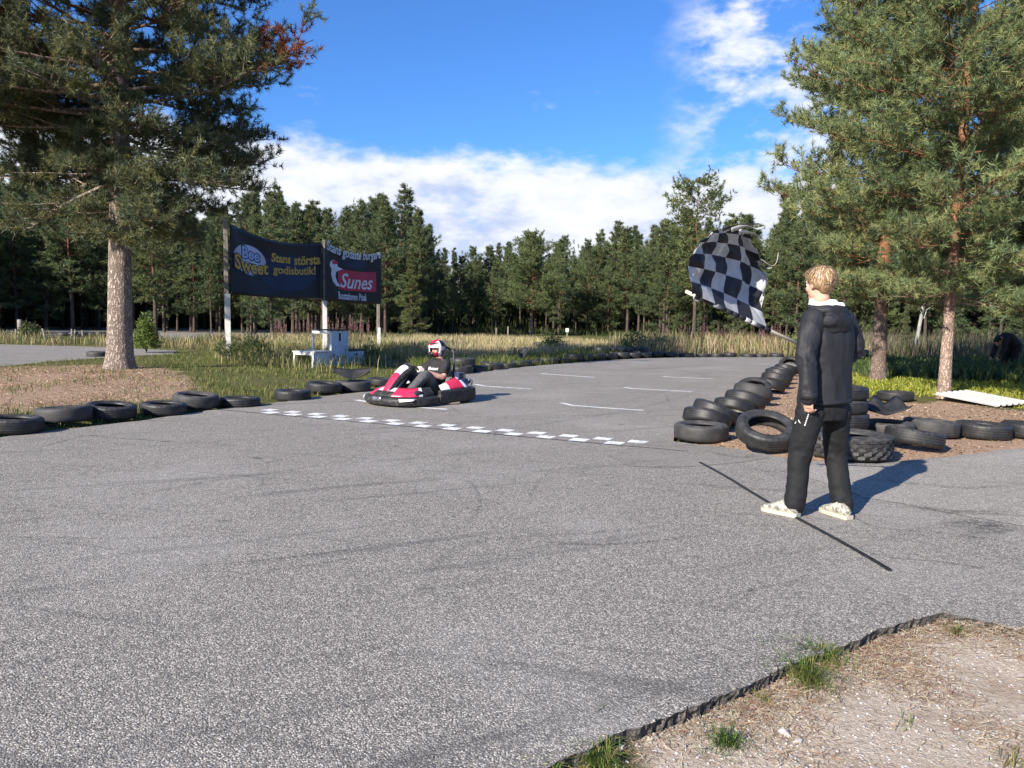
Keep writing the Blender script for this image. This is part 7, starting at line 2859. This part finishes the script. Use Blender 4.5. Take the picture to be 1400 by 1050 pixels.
# gloves
M_GLOVE = simple('glove', (0.05, 0.05, 0.05), 0.7, 0.3)
M_GLOVEW = simple('glove_white', (0.66, 0.60, 0.52), 0.7, 0.15)
for s in (1, -1):
    sh, el, wr = JD[s]
    bm = bmesh.new()
    hand(bm, wr, WC + ws * (0.15 * s) + Vector((0.03, 0, 0.02)) - wr, Vector((0.2, -s * 0.9, -0.5)), Vector((-0.2, -s * 0.2, 0.9)), 1.5, 0.98, 0.0035)
    g_ = obj('glove', remesh('glove', bm, 0.005, 2, M_GLOVEW), dv_)
    bm = bmesh.new()
    dd_ = (wr - el).normalized()
    loft(bm, [wr - dd_ * 0.035, wr + dd_ * 0.012], [0.040, 0.038], 14)
    obj('strap', bm_mesh('strap', bm, M_GLOVE), g_)
for s in (1, -1):
    bm = bmesh.new()
    loft(bm, [(0.455, s * 0.162, 0.165), (0.50, s * 0.162, 0.135), (0.56, s * 0.162, 0.15), (0.62, s * 0.162, 0.19), (0.655, s * 0.162, 0.225)],
         [(0.042, 0.05), (0.044, 0.048), (0.044, 0.038), (0.042, 0.03), (0.025, 0.02)], 14, side=(0, 1, 0))
    obj('shoe', bm_mesh('shoe', bm, M_DARKSHOE), dv_)
# helmet
nu, nv = 64, 44
VS, FS, MI = [], [], []
for i in range(nv + 1):
    th = PI * i / nv
    for j in range(nu):
        a = 2 * PI * j / nu
        d_ = np.array([math.sin(th) * math.cos(a), math.sin(th) * math.sin(a), math.cos(th)])
        r_ = np.array([0.150, 0.125, 0.140])
        p = d_ * r_
        fr = max(0, d_[0])
        if d_[2] < 0.1:
            p[0] += 0.035 * fr ** 1.5 * min(1, (0.1 - d_[2]) * 2.2)         # chin bar
        if d_[2] < -0.45:
            p[2] = max(p[2], -0.128)
        VS.append(p)
for i in range(nv):
    for j in range(nu):
        q = [i * nu + j, i * nu + (j + 1) % nu, (i + 1) * nu + (j + 1) % nu, (i + 1) * nu + j]
        c = np.mean([VS[k] for k in q], axis=0)
        ang = abs(math.atan2(c[1], c[0]))
        z = c[2] / 0.14
        if ang < 1.0 and -0.28 < z < 0.30 - 0.08 * ang:
            continue                                              # open eye port
        if z < -0.84:
            continue                                              # open underneath
        if z > 0.55 and abs(c[1]) < 0.052 and c[0] > -0.09:
            m_ = 1
        elif z > 0.30 and ang < 1.35:
            m_ = 0 if (abs(c[1]) > 0.022 or z < 0.45) else 1
        elif z <= -0.2 and ang < 0.35:
            m_ = 2
        elif z <= -0.2 and ang < 0.85:
            m_ = 1
        elif ang < 1.25:
            m_ = 0
        elif -0.15 < z < 0.25 and ang < 2.0:
            m_ = 3
        else:
            m_ = 2
        FS.append(q)
        MI.append(m_)
me = np_mesh('helmet', np.array(VS), np.array(FS), None, smooth=True, mats=[M_HELMW, M_HELMR, M_HELMB, M_HELMG], midx=MI)
hel = obj('helmet', me, dv_, hc + Vector((0.0, 0, 0.012)), (0, R(9), 0))
md = hel.modifiers.new('thickness', 'SOLIDIFY')
md.thickness = 0.016
md.offset = -1
# lifted visor
P = np.zeros((14, 5, 3))
for i in range(14):
    a = -1.15 + 2.3 * i / 13
    for j in range(5):
        z = 0.045 + 0.075 * j / 4
        rr = 0.158 * math.sqrt(max(0.05, 1 - (z / 0.165) ** 2))
        P[i, j] = (rr * math.cos(a) * 1.02, rr * 0.86 * math.sin(a), z)
M_VIS, N = newmat('smoked_visor', 0.12, 0.6)
setc(N, (0.03, 0.032, 0.04))
o = obj('visor', grid_mesh('visor', P, M_VIS), hel)
md = o.modifiers.new('thickness', 'SOLIDIFY')
md.thickness = 0.003
bm = bmesh.new()
for s in (1, -1):
    box(bm, (0.16, s * 0.018, -0.075), (0.03, 0.022, 0.022), bev=0.004)
obj('chin_vent', bm_mesh('chin_vent', bm, M_HELMB), hel)

# ================= bending person in the shade at the right edge
Y0 = 20.5
rt = gp(1377, 516)
Y0 = rt.y
pb = thing('person', 'person in dark clothes bending forward in the shade at the right edge', 'person', (rt.x, rt.y, 0.0))
QB = lambda u, v, dy=0.0: at(u, v, Y0 + dy) - Vector((rt.x, rt.y, 0))
hipB = QB(1388, 471)
shB = QB(1371, 461)
hdB = QB(1364, 467)
bm = bmesh.new()
Pb, Rb = head(bm, hdB, (-0.75, -0.1, -0.65), (-0.6, 0, 0.8), 1.0, shB)
loft(bm, smooth_pts([hipB, hipB.lerp(shB, .5) + UP * 0.05, shB]), smooth_rad([(0.14, 0.10), (0.14, 0.10), (0.12, 0.08)]), 16, side=(0, 1, 0))
JB = []
for s in (1, -1):
    sh = shB + Vector((0.0, s * 0.17, -0.02))
    el = sh + Vector((-0.06, s * 0.03, -0.30))
    wr = el + Vector((-0.10, -s * 0.03, -0.22))
    hp_ = hipB + Vector((0, s * 0.10, -0.05))
    an = Vector((0.02 - s * 0.10, s * 0.13, 0.09))
    kn = hp_.lerp(an, 0.5) + Vector((-0.07, 0, 0.0))
    JB.append((sh, el, wr, hp_, kn, an))
    chain(bm, [sh, el, wr], [0.05, 0.04, 0.028], 10)
    hand(bm, wr, (wr - el), Vector((0.5, -s, 0)), Vector((-0.9, -0.2 * s, 0.2)), 0.7, 1.0)
    chain(bm, [hp_, kn, an], [0.085, 0.06, 0.042], 12)
    chain(bm, [an - UP * 0.04, an + Vector((-0.16, 0, -0.05))], [0.035, 0.03], 8)
obj('body', remesh('body', bm, 0.008, 2, M_SKIN), pb)
M_DJ = fabric('brown_black_jacket', (0.030, 0.024, 0.024), 0.8)
bm = bmesh.new()
loft(bm, smooth_pts([hipB + Vector((0.02, 0, -0.03)), hipB.lerp(shB, .5) + UP * 0.06, shB]), smooth_rad([(0.185, 0.15), (0.19, 0.16), (0.16, 0.12)]), 18, side=(0, 1, 0))
for sh, el, wr, *_ in JB:
    chain(bm, [sh, el, wr], [0.085, 0.07, 0.055], 12)
obj('jacket', remesh('jacket', bm, 0.012, 3, M_DJ, wrinkle(0.02, (1, 0, 0.5), 9, 5.0)), pb)
bm = bmesh.new()
loft(bm, [hipB + Vector((0.04, 0, 0.03)), hipB + Vector((0.02, 0, -0.15))], [(0.17, 0.13), (0.17, 0.12)], 16, side=(0, 1, 0))
for *_, hp_, kn, an in JB:
    chain(bm, [hp_, kn, an], [0.11, 0.085, 0.075], 12)
obj('trousers', remesh('trousers', bm, 0.012, 3, M_TROUS, wrinkle(0.015, (0, 0, 1), 10, 1.0)), pb)
bm = bmesh.new()
ball(bm, Pb(-0.02, 0, 0.045), (0.105, 0.088, 0.09), 18, Rb)
obj('hair', remesh('hair', bm, 0.01, 2, simple('dark_hair', (0.02, 0.015, 0.012), 0.5)), pb)
for *_, an in JB:
    hx = Vector((an.x + 0.07, an.y, 0))
    shoe('shoe', hx, hx + Vector((-0.28, -0.02, 0)), pb, M_SHOE, M_SOLE)
